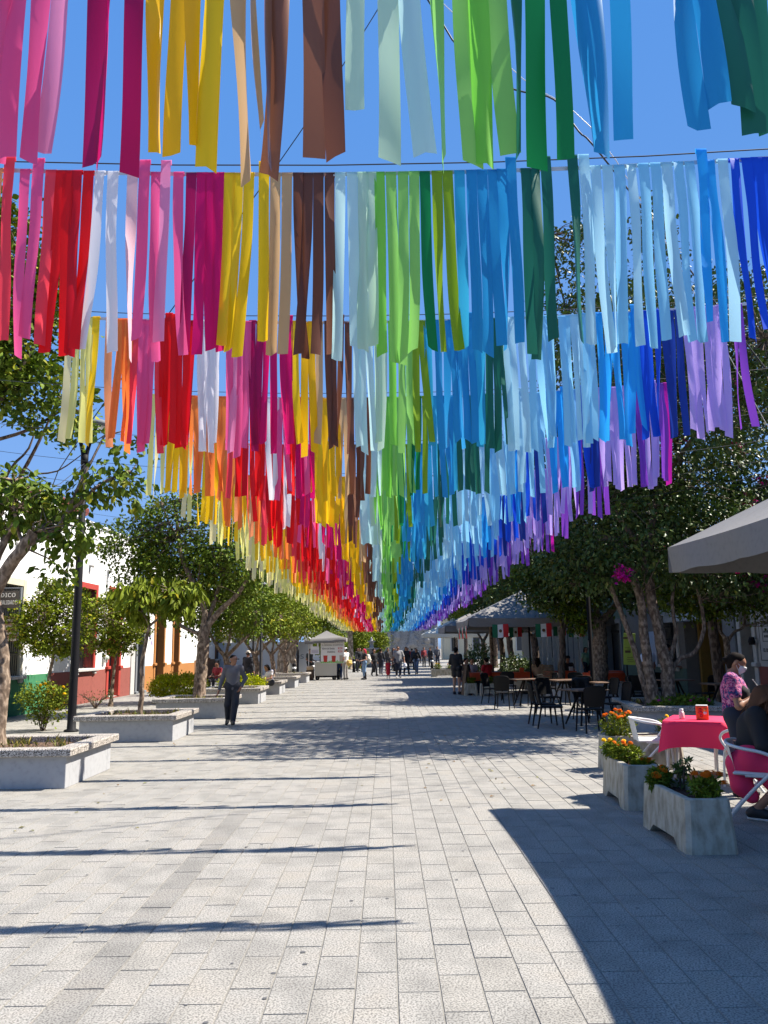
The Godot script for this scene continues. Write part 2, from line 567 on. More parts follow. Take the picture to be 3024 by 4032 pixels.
func pavement() -> void:
	var st := mb()
	q4(st, Vector3(-400, -0.03, 30), Vector3(400, -0.03, 30), Vector3(400, -0.03, -900), Vector3(-400, -0.03, -900), Vector3.UP)
	struct("ground", flat(st), M["earth_ground"])
	st = mb()
	q4(st, Vector3(-10.4, -0.0045, 4), Vector3(9.9, -0.0045, 4), Vector3(9.9, -0.0045, -64), Vector3(-10.4, -0.0045, -64), Vector3.UP)
	var bed := struct("street_pavement", flat(st), M["mortar"])
	var w := 0.2145
	var l := 0.434
	var proto := paver_mesh(w, l)
	# nearest pavers inside the view become parts of their own
	var near := []
	var lots := []
	for c in range(-46, 47):
		var x := 0.141 + c * w
		var ph := rng.randf() * 0.35 + (0.5 if c % 2 == 0 else 0.0)
		var tone := 5 if c == -8 else -1
		for r in range(5, 146):
			var z := -(r + ph) * l
			var t := tone
			if t < 0 or (t == 5 and z < -9.0):
				t = rng.randi_range(0, 4)
			var d := absf(z) + 0.0
			var inside: bool = d > 3.7 and absf(x) < d * 0.5 + 0.1
			if inside:
				near.append([d + absf(x) * 0.3, x, z, t])
			lots.append([x, z, t, inside])
	near.sort_custom(func(a, b): return a[0] < b[0])
	var taken := {}
	for i in mini(300, near.size()):
		var p = near[i]
		var o := put("paver", proto, M["paver_%d" % p[3]], bed)
		o.position = Vector3(p[1], rng.randf_range(-0.0015, 0.0015), p[2])
		taken[Vector2(p[1], p[2])] = true
	var by := []
	for i in 6:
		by.append(mb())
	for p in lots:
		if taken.has(Vector2(p[0], p[1])):
			continue
		by[p[2]].append_from(proto, 0, Transform3D(Basis(), Vector3(p[0], rng.randf_range(-0.0012, 0.0012), p[1])))
	for i in 6:
		var m: ArrayMesh = by[i].commit()
		if m.get_surface_count():
			var o := put("paver_field", m, M["paver_%d" % i], bed)
			o.set_meta("kind", "stuff")
	# plaza beyond the street
	st = mb()
	q4(st, Vector3(-60, -0.012, -64), Vector3(60, -0.012, -64), Vector3(60, -0.012, -130), Vector3(-60, -0.012, -130), Vector3.UP)
	struct("plaza_pavement", flat(st), M["paver_2"])
	# dried gum spots on the pavers
	st = mb()
	for i in 46:
		var c := Vector3(rng.randf_range(-3.0, 2.4), 0.0028, rng.randf_range(-9.5, -3.7))
		var r := rng.randf_range(0.009, 0.017)
		for k in 8:
			t3(st, c, c + Vector3(cos(k * TAU / 8) * r, 0, sin(k * TAU / 8) * r * 0.9), c + Vector3(cos((k + 1) * TAU / 8) * r, 0, sin((k + 1) * TAU / 8) * r * 0.9), Vector3.UP)
	var where: Array[Transform3D] = []
	var cols := PackedColorArray()
	for i in 260:
		var left := rng.randf() < 0.45
		var p := Vector3(rng.randf_range(-4.0, -3.0) if left else rng.randf_range(0.5, 5.0), 0.006, rng.randf_range(-34.0, -8.0) if left else rng.randf_range(-30.0, -10.0))
		if rng.randf() < 0.25:
			p.x = rng.randf_range(-4.0, 4.5)
		var y := Vector3(rng.randfn(), 0.12, rng.randfn()).normalized()
		var x := y.cross(Vector3.UP).normalized()
		var sz := rng.randf_range(0.03, 0.07)
		where.append(Transform3D(Basis(x * sz, y * sz, x.cross(y) * sz), p))
		var v := rng.randf_range(0.4, 1.3)
		cols.append(Color(v * rng.randf_range(1.0, 2.4), v, v * 0.8))
	var fallen := scatter("fallen_leaves", leaf_mesh("oval"), where, cols, M["grass_blade"], bed)
	fallen.set_meta("kind", "stuff")
	var gum := put("gum_spots", flat(st), mat("gum", lin(0.09, 0.09, 0.09), 0.7), bed)
	gum.set_meta("kind", "stuff")

# ---------------------------------------------------------------- ribbons
const HUES := {
	"cream": [0.72, 0.66, 0.36], "lemon": [0.74, 0.72, 0.24], "yellow": [0.90, 0.60, 0.015], "gold": [0.88, 0.50, 0.01], "peach": [0.92, 0.36, 0.16], "orange": [0.92, 0.24, 0.05], "coral": [0.86, 0.06, 0.09], "rose": [0.82, 0.10, 0.28],
	"red": [0.74, 0.01, 0.012], "crimson": [0.54, 0.008, 0.016], "white": [0.76, 0.76, 0.80], "blush": [0.76, 0.50, 0.54], "pink": [0.84, 0.11, 0.30], "orchid": [0.82, 0.27, 0.48], "magenta": [0.56, 0.006, 0.12], "plum": [0.30, 0.004, 0.07],
	"beige": [0.52, 0.34, 0.17], "brown": [0.115, 0.043, 0.024], "cocoa": [0.17, 0.07, 0.04], "aqua": [0.48, 0.72, 0.72], "mint": [0.46, 0.66, 0.50], "lime": [0.20, 0.58, 0.07], "leaf": [0.24, 0.55, 0.12], "green": [0.007, 0.16, 0.042], "olive": [0.19, 0.31, 0.01],
	"teal": [0.035, 0.36, 0.58], "azure": [0.022, 0.25, 0.52], "pine": [0.012, 0.10, 0.065], "sky": [0.26, 0.62, 0.86], "ice": [0.40, 0.70, 0.84], "cyan": [0.03, 0.38, 0.86], "royal": [0.01, 0.075, 0.60], "navy": [0.012, 0.035, 0.24], "lilac": [0.52, 0.38, 0.80], "violet": [0.22, 0.055, 0.44], "fuchsia": [0.56, 0.015, 0.34]}
const BANDS := [[-3.0, "cream"], [-2.30, "lemon"], [-2.22, "yellow"], [-2.16, "peach"], [-2.02, "orange"], [-1.92, "coral"], [-1.82, "rose"], [-1.70, "coral"], [-1.62, "red"], [-1.50, "crimson"], [-1.44, "white"], [-1.28, "blush"], [-1.22, "pink"], [-1.08, "orchid"], [-1.03, "pink"], [-0.96, "plum"], [-0.88, "magenta"],
	[-0.74, "yellow"], [-0.62, "gold"], [-0.52, "beige"], [-0.38, "brown"], [-0.30, "cocoa"], [-0.26, "brown"], [-0.18, "aqua"], [-0.08, "mint"], [-0.01, "lime"], [0.06, "leaf"], [0.20, "green"], [0.30, "olive"], [0.37, "teal"], [0.46, "azure"], [0.68, "teal"], [0.74, "pine"], [0.98, "ice"], [1.16, "sky"], [1.42, "ice"], [1.52, "sky"], [1.66, "cyan"], [1.97, "royal"], [2.14, "navy"], [2.34, "lilac"], [2.66, "violet"], [2.80, "fuchsia"]]
const FAR_BANDS := [[-3.5, "cream"], [-2.62, "lemon"], [-2.40, "cream"], [-2.32, "lemon"], [-2.22, "yellow"], [-2.06, "gold"], [-1.96, "orange"], [-1.84, "peach"], [-1.76, "orange"], [-1.66, "coral"], [-1.58, "red"], [-1.42, "crimson"], [-1.32, "red"], [-1.20, "white"], [-1.14, "pink"], [-1.05, "red"], [-0.98, "magenta"], [-0.90, "pink"], [-0.84, "magenta"],
	[-0.74, "yellow"], [-0.60, "gold"], [-0.50, "beige"], [-0.43, "brown"], [-0.34, "cocoa"], [-0.30, "brown"], [-0.20, "aqua"], [-0.09, "mint"], [-0.02, "lime"], [0.05, "leaf"], [0.20, "green"], [0.28, "olive"], [0.37, "teal"], [0.46, "azure"], [0.66, "teal"], [0.73, "pine"], [0.92, "ice"], [1.08, "sky"], [1.30, "ice"], [1.40, "sky"], [1.58, "cyan"], [1.72, "sky"], [1.82, "royal"], [2.02, "navy"], [2.12, "lilac"], [2.38, "violet"], [2.50, "lilac"], [2.68, "violet"], [2.84, "fuchsia"]]

func satin(hue: String) -> StandardMaterial3D:
	var key := "satin_" + hue
	if M.has(key):
		return M[key]
	var c: Array = HUES[hue]
	var m := mat(key, lin(c[0], c[1], c[2]), 0.34, 0.0, 0.34)
	m.rim_enabled = true
	m.rim = 0.1
	m.rim_tint = 0.9
	m.backlight_enabled = true
	m.backlight = lin(c[0] * 0.9, c[1] * 0.9, c[2] * 0.9)
	return m

func hue_at(x: float, far := false) -> String:
	var h := "cream"
	for b in (FAR_BANDS if far else BANDS):
		if x >= b[0]:
			h = b[1]
	return h

# one ribbon that hangs from the origin: folded over the tape at its top, twisting and bowing on its way down
func ribbon_mesh(w: float, l: float, turn0: float, turn1: float, sway: Vector2, bow: float, slant: float, n: int, lift := 0.0) -> ArrayMesh:
	var st := mb()
	var rows := []
	var across := 2 if n > 6 else 1
	for i in 3:   # the fold over the tape
		var zf: float = [-0.006, 0.0, 0.007][i]
		var yf: float = [lift - 0.022, lift + 0.004, lift][i]
		var r := []
		for k in across + 1:
			r.append(Vector3((float(k) / across - 0.5) * w, yf, zf))
		rows.append(r)
	var wav := rng.randf_range(0, TAU)
	for i in n + 1:
		var t := float(i) / n
		var s := t * t * (3 - 2 * t)
		var a := lerpf(turn0, turn1, s) + 0.16 * sin(t * 7.0 + wav * 2.0) * minf(1.0, t * 4.0)
		var c := Vector3(sway.x * t * t + sin(t * 5.0 + wav) * 0.006 * t, lift - 0.012 - t * l, 0.009 + sway.y * t * t + sin(t * 6.0 + wav) * 0.012 * minf(1.0, t * 3.0))
		var r := []
		for k in across + 1:
			var u := float(k) / across - 0.5
			var b := bow * (1.0 - 4.0 * u * u) * smoothstep(0.0, 0.25, t)
			var yy := u * slant if i == n else 0.0
			r.append(c + Vector3(cos(a), 0, sin(a)) * u * w + Vector3(-sin(a), 0, cos(a)) * b + Vector3(0, yy, 0))
		rows.append(r)
	sheet(st, rows, Vector3.BACK)
	return smooth(st)

func any_ribbon(w: float, l: float, n: int, wild: float, lift := 0.0) -> ArrayMesh:
	var t0 := rng.randfn(0.0, 0.12)
	var t1 := t0 + rng.randfn(0.0, 0.45 * wild)
	if rng.randf() < 0.16 * wild:
		t1 += (1.0 if rng.randf() < 0.5 else -1.0) * rng.randf_range(0.7, 1.5)
	return ribbon_mesh(w, l, t0, t1, Vector2(rng.randfn(0.0, 0.022), rng.randfn(-0.01, 0.03)), rng.randfn(0.0, 0.010), rng.randfn(0.0, 0.018), n, lift)

const ORDER := ["first", "second", "third", "fourth", "fifth", "sixth", "seventh", "eighth", "ninth", "tenth", "eleventh", "twelfth", "thirteenth", "fourteenth", "fifteenth", "sixteenth", "seventeenth", "eighteenth", "nineteenth", "twentieth", "twenty-first", "twenty-second", "twenty-third", "twenty-fourth", "twenty-fifth", "twenty-sixth", "twenty-seventh", "twenty-eighth"]

func garlands() -> void:
	var pool := []
	for i in 24:
		pool.append(any_ribbon(0.057, 1.0, 6, 1.0 if i < 9 else 2.2))
	# the two nearest rows: [pixel centre, hue, width factor] read along each row
	var row_a := [[-14, "rose", 1.2, 1.02], [14, "rose", 1.1, 1.09], [40, "rose", 1, 1.12], [90, "rose", 1.1, 1.12], [140, "orchid", 1, 1.07], [215, "plum", 1.15, 1.11], [248, "magenta", 0.8, 1.12], [300, "plum", 1, 1.12], [343, "gold", 0.7, 1.09], [398, "gold", 0.9, 1.09], [425, "gold", 0.5, 1.06], [480, "yellow", 1.1, 1.12], [520, "beige", 1.05, 1.14], [553, "beige", 0.7, 1.02], [593, "cocoa", 0.6, 1.12], [628, "cocoa", 1, 1.11], [690, "cocoa", 1.2, 1.08], [730, "brown", 1.1, 1.09], [787, "mint", 1, 0.95], [862, "mint", 1.2, 1.09], [900, "aqua", 1.2, 1.12], [962, "leaf", 0.6, 1.13], [1025, "leaf", 1.2, 1.11], [1050, "lime", 1.1, 1.11], [1095, "leaf", 1.1, 1.10], [1140, "pine", 0.5, 1.12], [1182, "green", 1.1, 1.09], [1238, "green", 0.9, 1.12], [1268, "azure", 0.7, 1.07], [1303, "azure", 1.0, 1.07], [1365, "azure", 1.05, 1.04], [1510, "azure", 1.2, 1.04], [1545, "azure", 1.2, 0.97], [1592, "pine", 1.2, 0.98], [1628, "pine", 1.2, 1.05], [1668, "pine", 1.1, 1.04]]
	var row_b := [[-40, "orange"], [-16, "peach"], [6, "peach"], [34, "coral"], [66, "rose"], [96, "rose"], [122, "coral"], [144, "red"], [160, "red"], [179, "crimson"], [204, "red"], [228, "white"], [257, "white"], [299, "blush"], [327, "pink"], [350, "pink"], [372, "orchid"], [399, "pink"], [426, "plum"], [449, "magenta"], [468, "magenta"], [486, "magenta"], [509, "yellow"], [527, "yellow"], [551, "yellow"], [584, "yellow"], [608, "beige"], [633, "beige"], [657, "brown"], [678, "brown"], [701, "brown"], [725, "brown"], [748, "aqua"], [774, "aqua"], [797, "mint"], [815, "mint"], [833, "lime"], [858, "leaf"], [884, "leaf"], [908, "leaf"], [931, "green"], [957, "olive"], [980, "olive"], [1006, "teal"], [1032, "azure"], [1055, "azure"], [1078, "azure"], [1098, "azure"], [1117, "azure"], [1150, "pine"], [1170, "pine"], [1192, "pine"], [1250, "pine"], [1275, "ice"], [1300, "ice"], [1326, "ice"], [1352, "sky"], [1378, "ice"], [1404, "sky"], [1430, "sky"], [1455, "ice"], [1480, "sky"], [1505, "sky"], [1530, "cyan"], [1548, "cyan"], [1576, "ice"], [1602, "royal"], [1628, "royal"], [1650, "royal"], [1672, "royal"], [1696, "navy"]]
	for row in 28:
		var z := -(3.9 + 1.925 * (row - 1)) if row > 0 else -2.2
		var drop := clampf((absf(z) - 10.0) / 44.0, 0.0, 1.0)
		var y0 := 4.2 - 0.36 * drop + (rng.randf_range(-0.03, 0.03) if row > 1 else 0.0)
		var l := 1.0 + 0.07 * drop
		var sag := 0.013
		var g := thing("ribbon_garland", "rainbow satin ribbon garland strung across the street, %s row from the front" % ORDER[row], "garland", Vector3(0, y0, z), 0.0, "ribbon garlands strung across the street")
		var st := mb()
		var pts := []
		for i in 25:
			var x := -10.3 + 20.1 * i / 24.0
			pts.append(Vector3(x, sag * x * x + 0.045, 0.0))
		tube(st, pts, ramp([0.0035, 0.0035], 25), 5, false)
		put("wire", smooth(st), M["dark_wire"], g)
		var shift := rng.randf_range(-0.13, 0.13) if row > 1 else 0.0
		var tape := mb()
		var rows := [[], []]
		for i in 31:
			var x := -2.42 + 5.27 * i / 30.0 + shift * 0.5
			rows[0].append(Vector3(x, sag * x * x + 0.006, -0.001))
			rows[1].append(Vector3(x, sag * x * x - 0.018, -0.001))
		sheet(tape, rows, Vector3.BACK)
		put("header_tape", smooth(tape), mat("tape", lin(0.6, 0.6, 0.6), 0.6), g)
		if row < 2:
			var per := 1.823 * (2.45 if row == 0 else 4.25) / 3150.0
			for e in (row_a if row == 0 else row_b):
				var x: float = (e[0] - 832.0) * per
				var wide: float = e[2] if row == 0 else 1.0
				var lift := 0.0
				if row == 1 and (e[0] in [34, 96, 327, 372, 584, 1117, 1192, 1250, 1275, 1530]):
					lift = 0.06
				var ll: float = l * rng.randf_range(0.96, 1.04) if row > 0 else e[3]
				var tw := any_ribbon((0.056 if row == 1 else 0.058) * maxf(wide, 0.9), ll, 14, 0.75 if row == 1 else 0.45, lift)
				if row == 0 and wide < 0.85:
					tw = ribbon_mesh(0.056, ll, 0.5 + rng.randf() * 0.4, acos(wide - 0.42) * (1 if rng.randf() < 0.5 else -1), Vector2(rng.randfn(0.0, 0.02), 0.02), 0.008, 0.03, 14)
				var o := put("ribbon", tw, satin(e[1]), g)
				o.position = Vector3(x, sag * x * x + (0.06 if row == 0 else 0.0), rng.randf_range(-0.004, 0.004) + (0.012 if lift > 0 else 0.0))
			continue
		var mass := {}
		var x := -2.38 + shift - clampf((row - 4) * 0.1, 0.0, 0.45)
		while x < 2.82 + shift:
			var src := x - shift + 0.05 * sin(x * 9.0 + row * 2.3) + rng.randfn(0.0, 0.012)
			var here := hue_at(src, row > 2)
			if rng.randf() > 0.035:
				var at := Vector3(x, sag * x * x + rng.randf_range(-0.01, 0.008), rng.randf_range(-0.006, 0.006))
				var len := l * rng.randf_range(0.95, 1.05)
				var fl := 1.0
				if rng.randf() < 0.08:
					at.y += 0.05
				if row < 10:
					var mesh := any_ribbon(0.056, len, 10, 0.85) if row < 4 else pool[rng.randi() % pool.size()] as ArrayMesh
					var o := put("ribbon", mesh, satin(here), g)
					o.position = at
					if row >= 4:
						o.scale = Vector3(-1.0 if rng.randf() < 0.5 else 1.0, len, 1.0)
				else:
					if not mass.has(here):
						mass[here] = mb()
					mass[here].append_from(pool[rng.randi() % pool.size()], 0, Transform3D(Basis(Vector3.UP, rng.randfn(0, 0.25)).scaled(Vector3(1, len, 1)), at))
			x += 0.049 + maxf(rng.randfn(0.0, 0.011), -0.014) + (0.05 if rng.randf() < 0.03 else 0.0)
		for h in mass:
			var o := put("ribbons", mass[h].commit(), satin(h), g)
			o.set_meta("kind", "stuff")
# ---------------------------------------------------------------- plants
var leaf_meshes := {}

func leaf_mesh(kind: String) -> ArrayMesh:
	if leaf_meshes.has(kind):
		return leaf_meshes[kind]
	var st := mb()
	var w: float = {"oval": 0.30, "long": 0.19, "wide": 0.40, "blade": 0.05}[kind]
	var b := Vector3.ZERO
	var t := Vector3(0, 1, -0.12)
	var m := Vector3(0, 0.5, 0.0)
	for s in [-1.0, 1.0]:
		var e := Vector3(s * w, 0.42, 0.10)
		var e2 := Vector3(s * w * 0.75, 0.72, 0.03)
		t3(st, b, e, m, Vector3.BACK)
		if kind == "blade":
			t3(st, m, e, t, Vector3.BACK)
		else:
			t3(st, m, e, e2, Vector3.BACK)
			t3(st, m, e2, t, Vector3.BACK)
	leaf_meshes[kind] = flat(st)
	return leaf_meshes[kind]

# leaves in clusters spread through ellipsoids. blob: [centre, radii, clusters, leaves in each, spread, shell 0..1]
func leaves(called: String, blobs: Array, kind: String, m: Material, size: float, droop: float, parent: Node, centres: Array = [], tint_hot := 0.06) -> MultiMeshInstance3D:
	var where: Array[Transform3D] = []
	var cols := PackedColorArray()
	for b in blobs:
		var shell: float = b[5] if b.size() > 5 else 0.5
		for c in int(b[2] * 1.7):
			var dir := Vector3(rng.randfn(), rng.randfn(), rng.randfn()).normalized()
			var rr := pow(rng.randf(), 1.0 / 3.0)
			rr = lerpf(rr, 1.0, shell * rng.randf())
			var cc: Vector3 = b[0] + dir * b[1] * rr
			centres.append(cc)
			var lead := (dir + Vector3(rng.randfn() * 0.5, 0.1, rng.randfn() * 0.5)).normalized()
			var tone := rng.randf_range(0.7, 1.25)
			for i in b[3]:
				var p: Vector3 = cc + Vector3(rng.randfn(), rng.randfn() * 0.7, rng.randfn()) * b[4]
				var y := (lead * 0.6 + Vector3(rng.randfn(), rng.randfn(), rng.randfn()) * 0.6 + Vector3(0, -droop, 0)).normalized()
				var z := (Vector3(rng.randfn() * 0.6, 1.0, rng.randfn() * 0.6)).normalized()
				var x := y.cross(z).normalized()
				z = x.cross(y)
				var s := size * rng.randf_range(0.65, 1.25)
				where.append(Transform3D(Basis(x * s, y * s, z * s), p))
				var v := tone * rng.randf_range(0.75, 1.3)
				var hot := rng.randf() < tint_hot
				cols.append(Color(v * (1.9 if hot else 1.0), v * (1.35 if hot else 1.0), v * 0.9))
	return scatter(called, leaf_mesh(kind), where, cols, m, parent)

func scatter(called: String, mesh: Mesh, where: Array[Transform3D], cols: PackedColorArray, m: Material, parent: Node) -> MultiMeshInstance3D:
	var mm := MultiMesh.new()
	mm.transform_format = MultiMesh.TRANSFORM_3D
	mm.use_colors = true
	mm.mesh = mesh
	mm.instance_count = where.size()
	for i in where.size():
		mm.set_instance_transform(i, where[i])
		mm.set_instance_color(i, cols[i])
	var o := MultiMeshInstance3D.new()
	o.name = called
	o.multimesh = mm
	o.material_override = m
	parent.add_child(o, true)
	return o

# limbs: arrays of [points, start radius, end radius], relative to the tree's foot
func tree(called: String, label: String, at: Vector3, limbs: Array, blobs: Array, kind: String, leaf: String, size: float, bark: String, group: String, droop := 0.2, twigs := 0.35, hot := 0.06) -> Node3D:
	var t := thing(called, label, "tree", at, 0.0, group)
	var st := mb()
	var ends := []
	for l in limbs:
		var pts := curve(l[0], 4)
		for i in range(1, pts.size() - 1):
			pts[i] += Vector3(rng.randfn(), 0, rng.randfn()) * l[1] * 0.08
		var rad := ramp([l[1], lerpf(l[1], l[2], 0.6), l[2]], pts.size())
		if l[0][0].y < 0.12:
			rad[0] *= 1.45
			rad[1] *= 1.12
		tube(st, pts, rad, 9 if l[1] > 0.05 else 6, true, 0.07)
		ends.append(l[0][-1])
		ends.append(l[0][maxi(l[0].size() - 2, 0)])
	var cs := []
	var crown := leaves("crown", blobs, kind, M[leaf], size, droop, t, cs, hot)
	crown.set_meta("kind", "stuff")
	for c in cs:
		if rng.randf() < twigs:
			var best: Vector3 = ends[0]
			for e in ends:
				if e.distance_squared_to(c) < best.distance_squared_to(c):
					best = e
			var mid: Vector3 = best.lerp(c, 0.5) + Vector3(rng.randfn() * 0.1, rng.randfn() * 0.06, rng.randfn() * 0.1)
			tube(st, [best, mid, c], [0.016, 0.01, 0.005], 4, false)
	put("trunk", smooth(st), M[bark], t)
	return t

func bush(called: String, label: String, cat: String, at: Vector3, blobs: Array, kind: String, leaf: String, size: float, group := "", stems := 5, height := 0.4) -> Node3D:
	var t := thing(called, label, cat, at, 0.0, group)
	var o := leaves("foliage", blobs, kind, M[leaf], size, -0.1, t)
	o.set_meta("kind", "stuff")
	if stems > 0:
		var st := mb()
		var sp: float = blobs[0][1].x * 0.6
		var th := clampf(height * 0.03, 0.003, 0.014)
		for i in stems:
			var a := TAU * i / stems + rng.randf()
			tube(st, [Vector3(cos(a) * sp * 0.12, 0, sin(a) * sp * 0.12), Vector3(cos(a) * sp * 0.4, height * 0.45, sin(a) * sp * 0.4), Vector3(cos(a) * sp, height * 0.8, sin(a) * sp)], [th, th * 0.7, th * 0.35], 5, false)
		put("stems", smooth(st), M["bark_dark"], t)
	return t

func flower_heads(parent: Node, spots: Array, m: Material, r: float) -> void:
	for p in spots:
		var st := mb()
		for ring in 4:
			var n: int = [10, 9, 7, 4][ring]
			for k in n:
				var a := TAU * k / n + ring * 0.4
				var rr: float = r * [1.0, 0.9, 0.68, 0.36][ring]
				var y: float = r * [0.0, 0.4, 0.7, 0.85][ring]
				var d := Vector3(cos(a), 0, sin(a))
				var s := Vector3(-sin(a), 0, cos(a)) * rr * 0.42
				t3(st, Vector3(0, y - r * 0.2, 0), d * rr + s + Vector3(0, y, 0), d * rr - s + Vector3(0, y + r * 0.06, 0), Vector3.UP)
				t3(st, d * rr + s + Vector3(0, y, 0), d * rr * 1.12 + Vector3(0, y - r * 0.1, 0), d * rr - s + Vector3(0, y + r * 0.06, 0), Vector3.UP)
		var o := put("flower", flat(st), m, parent)
		o.position = p
		o.rotation = Vector3(rng.randfn() * 0.3 + 0.25, rng.randf() * TAU, rng.randfn() * 0.3)

func tree_planter(label: String, at: Vector3, w: float, d: float, grp: String) -> Node3D:
	var t := thing("tree_planter", label, "planter", at, 0.0, grp)
	var st := mb()
	var h := 0.40
	var x := w / 2
	var z := d / 2
	var k := 0.14
	box(st, Vector3(-x, 0, z - k), Vector3(x, h, z), 0.006)
	box(st, Vector3(-x, 0, -z), Vector3(x, h, -z + k), 0.006)
	box(st, Vector3(-x + 0.002, 0, -z + k), Vector3(-x + k, h, z - k), 0.004)
	box(st, Vector3(x - k, 0, -z + k), Vector3(x - 0.002, h, z - k), 0.004)
	put("wall", flat(st), M["planter_render"], t)
	var o := 0.09
	var c := 0.24
	for e in [[Vector3(-x - o, h, z + o - c), Vector3(x + o, h + 0.1, z + o)], [Vector3(-x - o, h, -z - o), Vector3(x + o, h + 0.1, -z - o + c)], [Vector3(-x - o, h, -z - o + c + 0.002), Vector3(-x - o + c, h + 0.0985, z + o - c - 0.002)], [Vector3(x + o - c, h, -z - o + c + 0.002), Vector3(x + o, h + 0.0985, z + o - c - 0.002)]]:
		put("coping", box_mesh(e[0], e[1], 0.012), M["terrazzo"], t)
	var rows := []
	for i in 9:
		var r := []
		for j in 9:
			var e := Vector3(lerpf(-x + 0.08, x - 0.08, i / 8.0), 0.40, lerpf(-z + 0.08, z - 0.08, j / 8.0))
			if i > 0 and i < 8 and j > 0 and j < 8:
				e.y += rng.randf_range(-0.02, 0.05)
			r.append(e)
		rows.append(r)
	st = mb()
	sheet(st, rows, Vector3.UP)
	put("soil", smooth(st), M["soil"], t)
	var where: Array[Transform3D] = []
	var cols := PackedColorArray()
	for i in 150:
		var p := Vector3(rng.randf_range(-x + 0.16, x - 0.16), 0.41, rng.randf_range(-z + 0.16, z - 0.16))
		if rng.randf() < 0.5 and where.size() > 0:
			p = where[rng.randi() % where.size()].origin + Vector3(rng.randfn(), 0, rng.randfn()) * 0.05
		p.x = clampf(p.x, -x + 0.15, x - 0.15)
		p.z = clampf(p.z, -z + 0.15, z - 0.15)
		var y := Vector3(rng.randfn() * 0.5, 1, rng.randfn() * 0.5).normalized()
		var xx := y.cross(Vector3(rng.randfn(), 0.1, rng.randfn())).normalized()
		var s := rng.randf_range(0.06, 0.16)
		where.append(Transform3D(Basis(xx * s * 2.0, y * s, xx.cross(y) * s), p))
		var v := rng.randf_range(0.5, 1.3)
		cols.append(Color(v * rng.randf_range(0.8, 1.5), v, v))
	var g := scatter("grass", leaf_mesh("blade"), where, cols, M["grass_blade"], t)
	g.set_meta("kind", "stuff")
	return t
# ---------------------------------------------------------------- left side of the street
const WX := -10.3   # face of the house fronts

